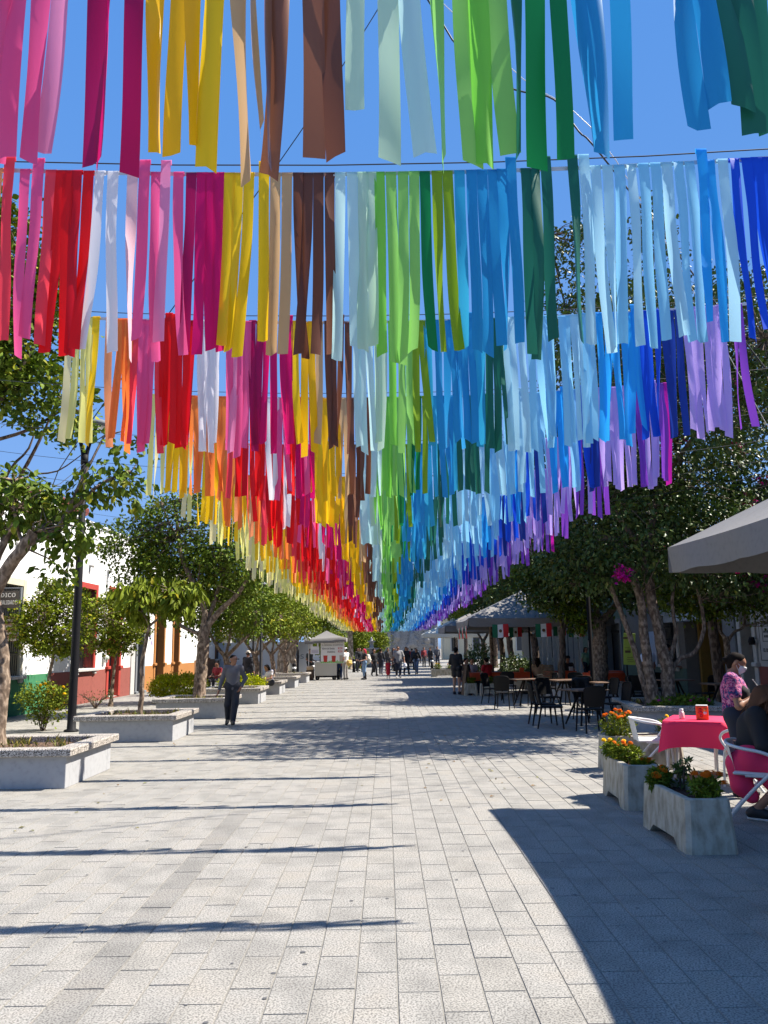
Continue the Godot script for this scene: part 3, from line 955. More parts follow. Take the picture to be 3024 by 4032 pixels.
# one house front along the left pavement: z0 is its near end, z1 its far end; openings are [z near, z far, y low, y high, kind]
func house(called: String, label: String, z0: float, z1: float, top: float, dado: float, dado_m: String, trim_m: String, openings: Array, wall_m := "white_paint") -> Node3D:
	var t := thing(called, label, "house", Vector3(WX, 0, z0), 0.0, "low painted houses along the left pavement")
	var len := z0 - z1
	var st := mb()
	var dd := mb()
	# the wall in upright strips between the openings
	var cuts := [0.0]
	for o in openings:
		cuts.append(z0 - o[0])
		cuts.append(z0 - o[1])
	cuts.append(len)
	for i in range(0, cuts.size() - 1):
		var a: float = cuts[i]
		var b: float = cuts[i + 1]
		if b - a < 0.01:
			continue
		if i % 2 == 0:
			box(st, Vector3(-0.4, 0, -b), Vector3(0, top, -a))
			if dado > 0.0:
				box(dd, Vector3(0.001, -0.02, -b + 0.001), Vector3(0.02, dado, -a - 0.001), 0.004)
		else:
			var o = openings[i / 2]
			box(st, Vector3(-0.4, o[3], -b), Vector3(-0.001, top, -a))
			if o[2] > 0.05:
				box(st, Vector3(-0.4, 0, -b), Vector3(-0.001, o[2], -a))
				if dado > 0.0:
					box(dd, Vector3(0.001, -0.02, -b + 0.001), Vector3(0.02, minf(dado, o[2]), -a - 0.001), 0.004)
	# the rest of the building behind the front
	box(st, Vector3(-8, 0, -len), Vector3(-0.42, top - 0.3, 0))
	put("wall", flat(st), M[wall_m], t)
	if dado > 0.0:
		put("dado", flat(dd), M[dado_m], t)
	var cp := mb()
	box(cp, Vector3(-0.45, top, -len + 0.01), Vector3(0.06, top + 0.09, -0.01), 0.02)
	put("parapet_coping", flat(cp), M[wall_m], t)
	var zz := 0.9
	while zz < len - 0.5:
		var sp := mb()
		tube(sp, [Vector3(-0.05, top - 1.45, -zz), Vector3(0.16, top - 1.5, -zz)], [0.05, 0.05], 8)
		box(sp, Vector3(0.002, top - 1.75, -zz - 0.04), Vector3(0.03, top - 1.42, -zz + 0.04))
		put("rain_spout", smooth(sp), mat("spout_grey", lin(0.33, 0.32, 0.30), 0.8), t)
		zz += 1.9
	for o in openings:
		var a: float = z0 - o[0]
		var b: float = z0 - o[1]
		var win: bool = o[4] == "window"
		var tr := mb()
		var tw := 0.17
		for e in [[-b - tw, -b + 0.03, o[2] - (0.0 if win else 0.0), o[3] + tw], [-a - 0.03, -a + tw, o[2], o[3] + tw], [-b + 0.031, -a - 0.031, o[3] - 0.03, o[3] + tw]]:
			box(tr, Vector3(-0.3, e[2], e[0]), Vector3(0.055, e[3], e[1]), 0.01)
		var f := put("window" if win else "door", flat(tr), M[trim_m], t)
		if trim_m != wall_m:
			f.set_meta("label", "painted surround")
		var pn := mb()
		box(pn, Vector3(-0.36, o[2], -b), Vector3(-0.31, o[3], -a))
		put("pane" if win else "leaf", flat(pn), M["window_dark" if win else o[5]], f)
		if win:
			var k := 0.12
			while k < b - a - 0.05:
				var bar := mb()
				tube(bar, [Vector3(-0.02, o[2], -a - k), Vector3(-0.02, o[3], -a - k)], [0.011, 0.011], 5, false)
				put("bar", smooth(bar), M["black_steel"], f)
				k += 0.125
			for y in [0.25, 0.5, 0.75]:
				var bar := mb()
				box(bar, Vector3(-0.028, lerpf(o[2], o[3], y) - 0.012, -b), Vector3(-0.012, lerpf(o[2], o[3], y) + 0.012, -a))
				put("crossbar", flat(bar), M["black_steel"], f)
			var sl := mb()
			box(sl, Vector3(-0.02, o[2] - 0.10, -b - 0.24), Vector3(0.17, o[2] - 0.002, -a + 0.24), 0.015)
			box(sl, Vector3(0.021, o[2] - 0.2, -b - 0.14), Vector3(0.12, o[2] - 0.102, -b + 0.05), 0.02)
			box(sl, Vector3(0.021, o[2] - 0.2, -a - 0.05), Vector3(0.12, o[2] - 0.102, -a + 0.14), 0.02)
			put("sill", flat(sl), M["shade_white"], f)
		else:
			var dr := mb()
			box(dr, Vector3(-0.305, o[2] + 0.02, -b + 0.03), Vector3(-0.27, o[2] + 0.12, -a - 0.03), 0.006)
			box(dr, Vector3(-0.305, o[2] + 2.15, -b + 0.03), Vector3(-0.26, o[2] + 2.25, -a - 0.03), 0.006)
			box(dr, Vector3(-0.305, o[2] + 0.121, -b + 0.03), Vector3(-0.27, o[2] + 2.149, -b + 0.11), 0.006)
			box(dr, Vector3(-0.305, o[2] + 0.121, -a - 0.11), Vector3(-0.27, o[2] + 2.149, -a - 0.03), 0.006)
			put("door_frame", flat(dr), M["black_steel"], f)
			var cap := mb()
			for e in [-b - tw - 0.09, -a - 0.05]:
				box(cap, Vector3(0.0, dado - 0.02, e), Vector3(0.13, dado + 0.10, e + tw + 0.14), 0.02)
			put("corbel", flat(cap), M[trim_m], f)
			if o.size() > 6:
				var stp := mb()
				box(stp, Vector3(-0.3, 0.0, -b + 0.01), Vector3(0.3, 0.15, -a - 0.01), 0.012)
				box(stp, Vector3(-0.3, 0.15, -b + 0.01), Vector3(0.1, 0.30, -a - 0.01), 0.012)
				put("step", flat(stp), M["shade_white"], f)
	return t

func lettering(called: String, s: String, size: float, m: Material, parent: Node, at: Vector3, turn := 0.0, bold := true, width := 0.0, font := "Droid Sans") -> MeshInstance3D:
	var tm := text_mesh(s, size, font, bold)
	var o := put(called, tm, m, parent)
	o.position = at
	o.rotation.y = turn
	if width > 0.0:
		var bb := tm.get_aabb()
		if bb.size.x > 0.001:
			o.scale.x = width / bb.size.x
	return o

func left_side() -> void:
	house("white_house", "white house front with green painted dado and a barred window", -8.0, -24.98, 6.2, 1.09, "green_paint", "cream_paint", [[-20.2, -22.75, 1.09, 3.6, "window"]])
	var h := house("white_house", "white house front with brick red dado, red window and door surrounds", -25.0, -33.2, 6.15, 1.09, "red_paint", "red_trim", [[-26.95, -28.5, 1.16, 3.9, "window"], [-30.05, -31.25, 0.06, 3.95, "door", "grey_paint"]])
	put("corner_strip", box_mesh(Vector3(0.003, 0, -8.19), Vector3(0.05, 4.9, -7.7), 0.01), M["shade_white"], h)
	house("grey_house", "narrow grey front with a tall dark doorway beside the orange dado", -33.22, -34.6, 4.5, 0.0, "grey_paint", "grey_paint", [[-33.5, -34.4, 0.02, 3.6, "door", "window_dark"]], "grey_paint")
	put("ledge", box_mesh(Vector3(0.0, 4.25, -1.38), Vector3(0.35, 4.45, 0.4), 0.03), M["cream_paint"], get_node("grey_house"))
	var oh := house("orange_house", "white and orange house front with orange door surround and steps", -34.62, -43.6, 5.6, 1.09, "orange_paint", "orange_paint", [[-36.1, -37.5, 0.3, 3.5, "door", "glass_dark", 1], [-39.15, -40.2, 0.05, 3.3, "door", "dark_wood"]])
	# the painted leaf emblem and faded lettering beside the door
	for e in [[2.32, -0.72, 0.5], [2.05, -0.98, -0.4]]:
		var st := mb()
		var pts := []
		for k in 12:
			var a := TAU * k / 12
			pts.append(Vector3(0, sin(a) * 0.11 * (1.0 if sin(a) > 0 else 0.7), cos(a) * 0.2))
		for k in 12:
			t3(st, Vector3.ZERO, pts[k], pts[(k + 1) % 12], Vector3.RIGHT)
		var o := put("painted_leaf_emblem", flat(st), mat("mauve_paint", lin(0.28, 0.24, 0.36), 0.9), oh)
		o.position = Vector3(0.004, e[0], e[1])
		o.rotation.x = e[2]
	house("brown_house", "shaded brown and white house front behind the low trees", -43.62, -53.0, 5.2, 1.2, "brown_paint", "brown_paint", [[-45.5, -46.8, 0.05, 2.8, "door", "window_dark"], [-49.0, -50.4, 1.2, 2.8, "window"]])
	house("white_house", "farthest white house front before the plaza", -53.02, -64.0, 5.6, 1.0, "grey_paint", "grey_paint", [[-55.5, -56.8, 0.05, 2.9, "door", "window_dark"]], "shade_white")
	# red tiled roof edge that rises over the parapet
	var rf := thing("roof_lantern", "small red tiled roof rising over the white parapet", "roof", Vector3(-10.6, 6.24, -26.0))
	put("base", box_mesh(Vector3(-1.2, 0, -1.2), Vector3(0.25, 0.16, 1.2), 0.01), M["red_paint"], rf)
	for i in 9:
		var st := mb()
		tube(st, [Vector3(0.42, 0.2, -1.05 + i * 0.262), Vector3(-1.2, 0.72, -1.05 + i * 0.262)], [0.135, 0.135], 8)
		put("tile", smooth(st), M["red_paint"], rf)

	var mt := thing("electric_meter", "pale round electric meter on the white wall left of the red door", "meter", Vector3(-10.29, 1.5, -29.55), PI / 2)
	put("box", box_mesh(Vector3(-0.12, -0.18, 0.0), Vector3(0.12, 0.05, 0.12), 0.015), M["shade_white"], mt)
	var ms := mb()
	lathe(ms, [[0.0, 0.2], [0.09, 0.19], [0.1, 0.1], [0.1, 0.0]], 14)
	put("dial", smooth(ms), mat("meter_glass", lin(0.5, 0.55, 0.45), 0.2), mt).rotation.x = PI / 2
	put("conduit", box_mesh(Vector3(-0.02, 0.06, 0.01), Vector3(0.02, 3.2, 0.04), 0.008), M["grey_paint"], mt)
	# hanging sign of the doctors' practice
	var sg := thing("hanging_sign", "tall brown doctors' signboard hanging from the house front behind the mottled trunk", "sign", Vector3(-9.86, 0, -20.9))
	put("board", box_mesh(Vector3(-0.42, 2.86, -0.03), Vector3(0.34, 3.32, 0.03), 0.008), mat("sign_brown", lin(0.07, 0.055, 0.045), 0.6), sg)
	put("frame", box_mesh(Vector3(0.345, 2.03, -0.035), Vector3(0.385, 3.40, 0.035), 0.004), M["grey_paint"], sg)
	put("arm", box_mesh(Vector3(-0.6, 3.36, -0.02), Vector3(0.34, 3.40, 0.02), 0.004), M["grey_paint"], sg)
	var white := mat("sign_letters", lin(0.75, 0.70, 0.62), 0.6)
	lettering("letters", "MEDICO", 0.15, white, sg, Vector3(-0.07, 3.20, 0.034), 0, true, 0.62)
	lettering("letters", "ESPECIALIDADES", 0.15, white, sg, Vector3(-0.04, 3.01, 0.034), 0, true, 0.72)
	var rows := ["MEDICO INTERNISTA", "CIRUJANO DENTISTA", "OLOGO", "TOLOGIA"]
	for i in 4:
		var y := 2.50 - i * 0.165
		var pl := put("plate", box_mesh(Vector3(-0.40, y, -0.024), Vector3(0.335, y + 0.155, 0.024), 0.005), mat("plate_brown", lin(0.17, 0.085, 0.04), 0.6), sg)
		var lt := lettering("letters", rows[i], 0.085, white, pl, Vector3(0.32, y + 0.048, 0.028), 0, true, 0.0)
		(lt.mesh as TextMesh).horizontal_alignment = HORIZONTAL_ALIGNMENT_RIGHT
		put("line", box_mesh(Vector3(-0.2, y + 0.105, 0.0245), Vector3(0.30, y + 0.128, 0.027)), mat("plate_line", lin(0.42, 0.25, 0.14), 0.6), pl)

	# planters along the left edge of the street
	var words := ["nearest grey tree planter with terrazzo coping, mottled trunk growing in it", "grey tree planter with terrazzo coping holding a thin drooping sapling", "grey tree planter beside the walking man, forked trunk growing in it", "grey tree planter just beyond the walking man's shoulder", "grey tree planter with a person sitting on its edge", "grey tree planter between the seated person and the drinks cart", "farthest grey tree planter, beside the drinks cart"]
	for i in 7:
		tree_planter(words[i], Vector3(-5.0, 0, -11.42 - 5.19 * i), 1.8, 1.68, "tree planters along the left side")

	# trees that stand in them
	var pg := "trees in the left planters"
	tree("mottled_tree", "old mottled tree with sawn limb, in the nearest left planter", Vector3(-5.56, 0.40, -11.7), [
		[[Vector3(0.0, 0, 0), Vector3(0.03, 0.5, 0), Vector3(0.03, 1.1, 0.0), Vector3(-0.06, 1.7, 0.05), Vector3(-0.12, 2.15, 0.1)], 0.125, 0.105],
		[[Vector3(-0.12, 2.1, 0.1), Vector3(0.12, 2.5, 0.2), Vector3(0.38, 2.8, 0.3), Vector3(0.52, 3.02, 0.32)], 0.10, 0.08],
		[[Vector3(-0.12, 2.1, 0.1), Vector3(-0.16, 2.6, 0.05), Vector3(0.04, 3.2, 0.0), Vector3(-0.05, 3.9, -0.2)], 0.08, 0.04],
		[[Vector3(0.4, 2.8, 0.28), Vector3(0.26, 3.0, 0.2), Vector3(0.16, 3.4, 0.2), Vector3(0.1, 3.8, 0.1)], 0.035, 0.02],
		[[Vector3(0.45, 2.84, 0.3), Vector3(0.78, 3.02, 0.3), Vector3(0.98, 3.32, 0.3), Vector3(1.12, 3.75, 0.25), Vector3(1.26, 4.1, 0.2), Vector3(1.4, 4.5, 0.1)], 0.035, 0.015],
		[[Vector3(0.95, 3.26, 0.3), Vector3(1.2, 3.48, 0.3), Vector3(1.5, 3.75, 0.3), Vector3(1.85, 3.92, 0.2)], 0.026, 0.016]],
		[[Vector3(0.15, 3.45, 0.0), Vector3(0.55, 0.45, 0.6), 26, 15, 0.12, 0.4], [Vector3(-0.5, 3.5, -0.2), Vector3(0.8, 0.7, 0.8), 30, 15, 0.14, 0.5], [Vector3(0.75, 3.5, 0.1), Vector3(0.3, 0.28, 0.3), 9, 12, 0.11, 0.4], [Vector3(1.1, 3.0, 0.25), Vector3(0.4, 0.3, 0.3), 13, 12, 0.11, 0.4], [Vector3(1.55, 3.65, 0.2), Vector3(0.45, 0.4, 0.35), 16, 13, 0.12, 0.4], [Vector3(1.75, 4.2, 0.1), Vector3(0.35, 0.3, 0.3), 5, 10, 0.11, 0.4], [Vector3(0.9, 2.45, 0.25), Vector3(0.25, 0.14, 0.2), 4, 10, 0.09, 0.4]],
		"oval", "leaf_mid", 0.13, "bark_mottled", pg, 0.9, 0.4, 0.08)
	tree("sapling", "thin sapling with long drooping leaves in the second left planter", Vector3(-5.08, 0.40, -16.9), [
		[[Vector3(0, 0, 0), Vector3(0.03, 0.5, 0), Vector3(0.0, 1.0, 0), Vector3(0.07, 1.5, 0), Vector3(0.13, 1.85, 0)], 0.055, 0.032],
		[[Vector3(0.13, 1.83, 0), Vector3(0.05, 2.0, 0), Vector3(-0.06, 2.1, 0.0)], 0.03, 0.015],
		[[Vector3(0.13, 1.83, 0), Vector3(0.35, 2.0, 0), Vector3(0.6, 2.2, 0), Vector3(0.7, 2.5, 0.0)], 0.03, 0.015]],
		[[Vector3(0.0, 2.5, 0), Vector3(0.6, 0.34, 0.5), 16, 14, 0.11, 0.3], [Vector3(0.75, 2.4, 0), Vector3(0.5, 0.42, 0.45), 15, 14, 0.11, 0.3], [Vector3(-0.1, 2.15, 0.1), Vector3(0.25, 0.2, 0.25), 4, 9, 0.09, 0.3]],
		"long", "leaf_bright", 0.24, "bark_mottled", pg, 1.5, 0.5, 0.04)
	tree("forked_tree", "mottled forked tree in the planter behind the walking man", Vector3(-5.15, 0.40, -22.6), [
		[[Vector3(-0.05, 0, 0), Vector3(0, 0.5, 0), Vector3(0.03, 1.1, 0), Vector3(0.06, 1.7, 0), Vector3(0.1, 2.0, 0)], 0.17, 0.15],
		[[Vector3(0.08, 1.95, 0), Vector3(0.05, 2.5, 0.05), Vector3(-0.25, 3.2, 0.1), Vector3(-0.6, 3.95, 0.1), Vector3(-0.75, 4.7, 0.0), Vector3(-0.9, 5.6, -0.1)], 0.10, 0.045],
		[[Vector3(0.1, 1.9, 0), Vector3(0.5, 2.4, 0), Vector3(1.0, 2.85, 0.1), Vector3(1.5, 3.6, 0.2)], 0.10, 0.05],
		[[Vector3(0.1, 2.0, 0), Vector3(0.3, 2.7, -0.2), Vector3(0.5, 3.5, -0.3)], 0.08, 0.04],
		[[Vector3(0.0, 1.75, 0), Vector3(-0.4, 1.9, 0), Vector3(-0.72, 2.15, 0), Vector3(-0.4, 2.6, 0.0), Vector3(-0.2, 3.0, -0.1)], 0.06, 0.04],
		[[Vector3(-0.7, 4.4, 0), Vector3(-0.95, 4.9, 0.2), Vector3(-1.2, 5.5, 0.2)], 0.04, 0.02]],
		[[Vector3(-0.5, 4.6, -0.4), Vector3(1.7, 1.3, 1.1), 190, 20, 0.18, 0.5], [Vector3(-0.2, 3.4, -0.8), Vector3(1.5, 0.8, 0.6), 90, 20, 0.18, 0.5], [Vector3(-2.0, 4.3, 0), Vector3(1.0, 0.8, 0.8), 50, 20, 0.17, 0.5], [Vector3(-1.9, 3.3, -0.2), Vector3(0.8, 0.5, 0.6), 26, 18, 0.16, 0.5], [Vector3(0.9, 3.9, 0.0), Vector3(1.3, 1.0, 1.0), 90, 20, 0.18, 0.5], [Vector3(-1.3, 3.5, 0), Vector3(0.8, 0.7, 0.7), 36, 18, 0.17, 0.5], [Vector3(0.3, 3.0, -0.7), Vector3(1.2, 0.6, 0.6), 45, 18, 0.17, 0.5], [Vector3(-0.9, 2.55, -0.3), Vector3(0.5, 0.4, 0.4), 14, 16, 0.13, 0.5]],
		"oval", "leaf_mid", 0.115, "bark_mottled", pg, 0.3, 0.3)
	var small := [[Vector3(-5.4, 0.4, -27.6), "leaning forked tree in the fourth left planter, over the hedge", 1.0], [Vector3(-5.2, 0.4, -32.6), "slim straight tree in the planter with the seated person", 1.0], [Vector3(-5.25, 0.4, -37.5), "small tree in the sixth left planter, before the drinks cart", 1.05], [Vector3(-5.3, 0.4, -42.6), "small tree in the farthest left planter, beside the drinks cart", 1.1]]
	for e in small:
		var s: float = e[2]
		tree("street_tree", e[1], e[0], [
			[[Vector3(0, 0, 0), Vector3(0.05, 0.5, 0), Vector3(-0.05, 1.1, 0.05)], 0.12, 0.10],
			[[Vector3(-0.05, 1.05, 0), Vector3(-0.45, 1.6, 0), Vector3(-0.8, 2.3, 0.1)], 0.07, 0.035],
			[[Vector3(-0.05, 1.05, 0), Vector3(0.4, 1.5, 0.1), Vector3(0.85, 1.95, 0.0), Vector3(1.0, 2.6, 0)], 0.075, 0.035],
			[[Vector3(-0.05, 1.05, 0), Vector3(0.05, 1.8, -0.2), Vector3(0.1, 2.6, -0.2)], 0.06, 0.03]],
			[[Vector3(-0.3, 3.0, 0) * s, Vector3(1.4, 0.9, 1.2) * s, 80, 20, 0.2, 0.5], [Vector3(0.7, 2.6, 0) * s, Vector3(1.0, 0.8, 1.0) * s, 52, 20, 0.2, 0.5], [Vector3(-0.9, 2.2, 0) * s, Vector3(0.7, 0.5, 0.7) * s, 26, 18, 0.18, 0.5]],
			"oval", "leaf_bright" if e[0].z < -28 else "leaf_mid", 0.13, "bark_mottled", pg, 0.25, 0.2)

	# low layered trees on the pavement by the houses
	var wg := "small layered trees along the house fronts"
	for e in [[Vector3(-8.85, 0, -21.3), "small bright green layered tree before the green dado", 1.0], [Vector3(-8.75, 0, -26.0), "small layered tree before the red door", 1.03]]:
		var s: float = e[2]
		var bl := []
		for i in 7:
			var y := 1.75 + i * 0.28
			var rr: float = [0.75, 0.95, 1.1, 1.15, 1.05, 0.8, 0.45][i]
			bl.append([Vector3(rng.randf_range(-0.15, 0.25), y * s, 0), Vector3(rr, 0.11, rr * 0.9), int(36 * rr), 20, 0.11, 0.3])
		tree("layered_tree", e[1], e[0], [
			[[Vector3(0, 0, 0), Vector3(0.02, 0.6, 0), Vector3(0.06, 1.2, 0), Vector3(0.12, 1.7, 0), Vector3(0.1, 2.6, 0), Vector3(0.12, 3.5, 0)], 0.065, 0.02],
			[[Vector3(0.12, 1.7, 0), Vector3(-0.4, 2.0, 0.1), Vector3(-0.8, 2.1, 0.1)], 0.03, 0.012], [[Vector3(0.1, 1.9, 0), Vector3(0.6, 2.2, 0.1), Vector3(1.0, 2.3, 0.1)], 0.03, 0.012], [[Vector3(0.1, 2.4, 0), Vector3(0.0, 2.7, 0.5), Vector3(0, 2.8, 0.9)], 0.025, 0.01]],
			bl, "oval", "leaf_bright", 0.10, "bark_mottled", wg, -0.1, 0.3, 0.12)
	# tall tree that fills the upper left corner
	tree("tall_tree", "tall dense dark-leaved tree at the upper left behind the ribbons", Vector3(-8.6, 0, -14.8), [
		[[Vector3(0, 0, 0), Vector3(0.1, 1.5, 0), Vector3(0.0, 3.5, 0), Vector3(0.3, 5.5, 0), Vector3(0.5, 7.5, 0.1)], 0.2, 0.08],
		[[Vector3(0.0, 3.9, 0), Vector3(0.7, 5.2, 0.2), Vector3(1.5, 6.6, 0.3), Vector3(2.2, 8.0, 0.2)], 0.09, 0.03],
		[[Vector3(0.2, 5.0, 0), Vector3(0.9, 5.6, 0), Vector3(1.8, 5.9, 0), Vector3(2.6, 6.4, 0)], 0.06, 0.02], [[Vector3(0.0, 4.5, 0), Vector3(-0.8, 5.6, 0), Vector3(-1.4, 7, 0)], 0.08, 0.03]],
		[[Vector3(0.5, 8.6, 0.1), Vector3(1.6, 2.2, 1.5), 190, 22, 0.2, 0.5], [Vector3(1.9, 7.6, 0.2), Vector3(0.8, 1.7, 1.0), 85, 20, 0.17, 0.5], [Vector3(-0.6, 7.6, 0), Vector3(1.3, 1.8, 1.3), 120, 20, 0.2, 0.5], [Vector3(1.0, 7.0, 0.2), Vector3(0.9, 0.7, 0.8), 48, 20, 0.18, 0.5], [Vector3(2.75, 6.1, 0.2), Vector3(0.55, 0.55, 0.5), 15, 16, 0.15, 0.5]],
		"wide", "leaf_mid", 0.13, "bark_dark", "trees behind the left planters", 0.15, 0.3, 0.12)
	# bare dead branches against the sky
	var dead := thing("dead_branch", "bare dark dead branches against the sky beside the lamp", "tree", Vector3(-8.6, 3.6, -17.0))
	var st := mb()
	for l in [[[Vector3(0, 0, 0), Vector3(0.3, 1.0, 0), Vector3(0.8, 2.1, 0), Vector3(1.2, 3.0, 0), Vector3(1.5, 3.9, 0)], 0.05, 0.02], [[Vector3(0.05, 0.9, 0), Vector3(0.5, 2.0, 0.1), Vector3(0.9, 2.5, 0.1), Vector3(1.05, 3.2, 0.1)], 0.04, 0.012], [[Vector3(0.5, 1.5, 0), Vector3(0.9, 1.9, 0), Vector3(1.5, 2.0, 0), Vector3(2.0, 2.35, 0)], 0.03, 0.01], [[Vector3(-0.3, 0.6, 0), Vector3(0.1, 1.5, 0), Vector3(0.7, 1.9, 0), Vector3(1.1, 2.7, 0)], 0.035, 0.012], [[Vector3(0.8, 2.1, 0), Vector3(1.3, 1.75, 0), Vector3(1.8, 1.6, 0)], 0.016, 0.006], [[Vector3(0.2, 1.6, 0), Vector3(-0.3, 2.1, 0), Vector3(-0.5, 2.4, 0)], 0.015, 0.005], [[Vector3(0, 0, 0), Vector3(-0.2, -1.2, 0), Vector3(-0.2, -3.6, 0)], 0.06, 0.09]]:
		tube(st, curve(l[0], 3), ramp([l[1], l[2]], (l[0].size() - 1) * 3 + 1), 6, true, 0.12)
	put("limb", smooth(st), M["bark_dark"], dead)

	bush("flowering_shrub", "round shrub with yellow flowers behind the nearest left planter", "shrub", Vector3(-7.65, 0, -18.3), [[Vector3(0, 0.72, 0), Vector3(0.5, 0.3, 0.42), 50, 20, 0.09, 0.6], [Vector3(0.05, 0.42, 0), Vector3(0.35, 0.25, 0.3), 18, 16, 0.08, 0.6]], "oval", "leaf_bright", 0.07, "", 9, 0.7)
	flower_heads(get_node("flowering_shrub"), [Vector3(0.12, 1.03, 0.3), Vector3(0.2, 0.98, 0.33), Vector3(0.33, 0.92, 0.3), Vector3(0.36, 0.8, 0.36), Vector3(0.52, 0.8, 0.2), Vector3(0.47, 0.95, 0.15), Vector3(0.55, 0.6, 0.2), Vector3(0.42, 0.48, 0.3), Vector3(0.02, 1.0, 0.3), Vector3(0.24, 0.86, 0.36)], M["petal_yellow"], 0.035)
	var bare := bush("dry_shrub", "nearly bare twiggy shrub at the foot of the layered tree", "shrub", Vector3(-8.95, 0, -25.2), [[Vector3(0, 0.36, 0), Vector3(0.5, 0.12, 0.4), 14, 8, 0.08, 0.6]], "oval", "leaf_dark", 0.05, "", 16, 0.42)
	st = mb()
	for i in 26:
		var a := rng.randf() * TAU
		tube(st, [Vector3(cos(a) * 0.05, 0.05, sin(a) * 0.05), Vector3(cos(a) * 0.22, 0.26, sin(a) * 0.2), Vector3(cos(a + 0.3) * 0.5, 0.44, sin(a + 0.3) * 0.4)], [0.008, 0.006, 0.003], 4, false)
	put("twigs", smooth(st), M["bark_dark"], bare)
	bush("clipped_hedge", "clipped yellow-green hedge mound behind the forked tree", "hedge", Vector3(-7.0, 0, -27.6), [[Vector3(0, 0.5, 0), Vector3(0.95, 0.42, 0.7), 210, 26, 0.07, 1.0]], "oval", "leaf_yellow", 0.07, "clipped hedges", 4, 0.4)
	bush("clipped_hedge", "low clipped yellow-green hedge beyond the walking man", "hedge", Vector3(-5.35, 0, -30.0), [[Vector3(0, 0.42, 0), Vector3(0.9, 0.36, 0.4), 120, 24, 0.07, 1.0]], "oval", "leaf_yellow", 0.07, "clipped hedges", 4, 0.4)

	# street lamp with a forked head
	var lp := thing("street_lamp", "tall black street lamp with forked arms behind the nearest left planter", "street lamp", Vector3(-6.9, 0, -18.0))
	st = mb()
	lathe(st, [[0.0, 0.0], [0.16, 0.0], [0.15, 0.04], [0.095, 0.06], [0.09, 0.4], [0.085, 3.0], [0.072, 6.0], [0.0, 6.0]], 16)
	put("pole", smooth(st), M["black_steel"], lp)
	st = mb()
	lathe(st, [[0.0, 5.98], [0.085, 5.98], [0.085, 6.2], [0.0, 6.2]], 14)
	put("collar", smooth(st), M["black_steel"], lp)
	for s in [-1.0, 1.0]:
		st = mb()
		tube(st, curve([Vector3(s * 0.03, 6.15, 0), Vector3(s * 0.08, 6.4, 0), Vector3(s * 0.17, 6.7, 0), Vector3(s * 0.24, 6.88, 0)], 3), ramp([0.05, 0.04], 10), 8)
		var arm := put("arm", smooth(st), M["black_steel"], lp)
		st = mb()
		lathe(st, [[0.0, 6.86], [0.24, 6.87], [0.28, 6.91], [0.22, 6.98], [0.08, 7.04], [0.0, 7.05]], 18, Vector3(s * 0.30, 0, 0))
		put("lamp_head", smooth(st), M["grey_paint"], arm)
		st = mb()
		lathe(st, [[0.0, 6.853], [0.2, 6.855], [0.2, 6.862], [0.0, 6.862]], 18, Vector3(s * 0.30, 0, 0))
		put("lens", smooth(st), M["bulb_glass"], arm)
	for e in [[-6.2, -31.5, "slim black lamp post behind the walking man", 4.2], [-6.9, -34.0, "slim black lamp post among the far left planters", 4.0], [-6.3, -45.5, "slim black lamp post beside the drinks cart", 4.2]]:
		var p2 := thing("lamp_post", e[2], "lamp post", Vector3(e[0] + 1.35, 0, e[1]), 0.0, "slim black lamp posts")
		st = mb()
		lathe(st, [[0.0, 0.0], [0.11, 0.0], [0.1, 0.03], [0.065, 0.05], [0.06, e[3]], [0.0, e[3]]], 12)
		put("pole", smooth(st), M["black_steel"], p2)
		st = mb()
		lathe(st, [[0.0, e[3]], [0.2, e[3] + 0.01], [0.22, e[3] + 0.05], [0.08, e[3] + 0.14], [0.0, e[3] + 0.15]], 14)
		put("lamp_head", smooth(st), M["grey_paint"], p2)
# ---------------------------------------------------------------- people
# A standing figure 1.70 m tall faces +z. pose moves named joints; look holds colours and clothes.
func joints(pose: Dictionary) -> Dictionary:
	var j := {"pelvis": Vector3(0, 0.93, 0), "chest": Vector3(0, 1.26, 0), "neck": Vector3(0, 1.43, -0.01), "head": Vector3(0, 1.575, 0.015), "look": Vector3(0, -0.05, 1),
		"l_shoulder": Vector3(0.175, 1.375, -0.01), "r_shoulder": Vector3(-0.175, 1.375, -0.01), "l_elbow": Vector3(0.235, 1.10, -0.03), "r_elbow": Vector3(-0.235, 1.10, -0.03), "l_wrist": Vector3(0.25, 0.865, 0.06), "r_wrist": Vector3(-0.25, 0.865, 0.06),
		"l_hip": Vector3(0.085, 0.90, 0), "r_hip": Vector3(-0.085, 0.90, 0), "l_knee": Vector3(0.095, 0.49, 0.03), "r_knee": Vector3(-0.095, 0.49, 0.03), "l_ankle": Vector3(0.10, 0.085, -0.02), "r_ankle": Vector3(-0.10, 0.085, -0.02), "l_toe": Vector3(0.12, 0.035, 0.15), "r_toe": Vector3(-0.12, 0.035, 0.15)}
	for k in pose:
		j[k] = pose[k]
	return j

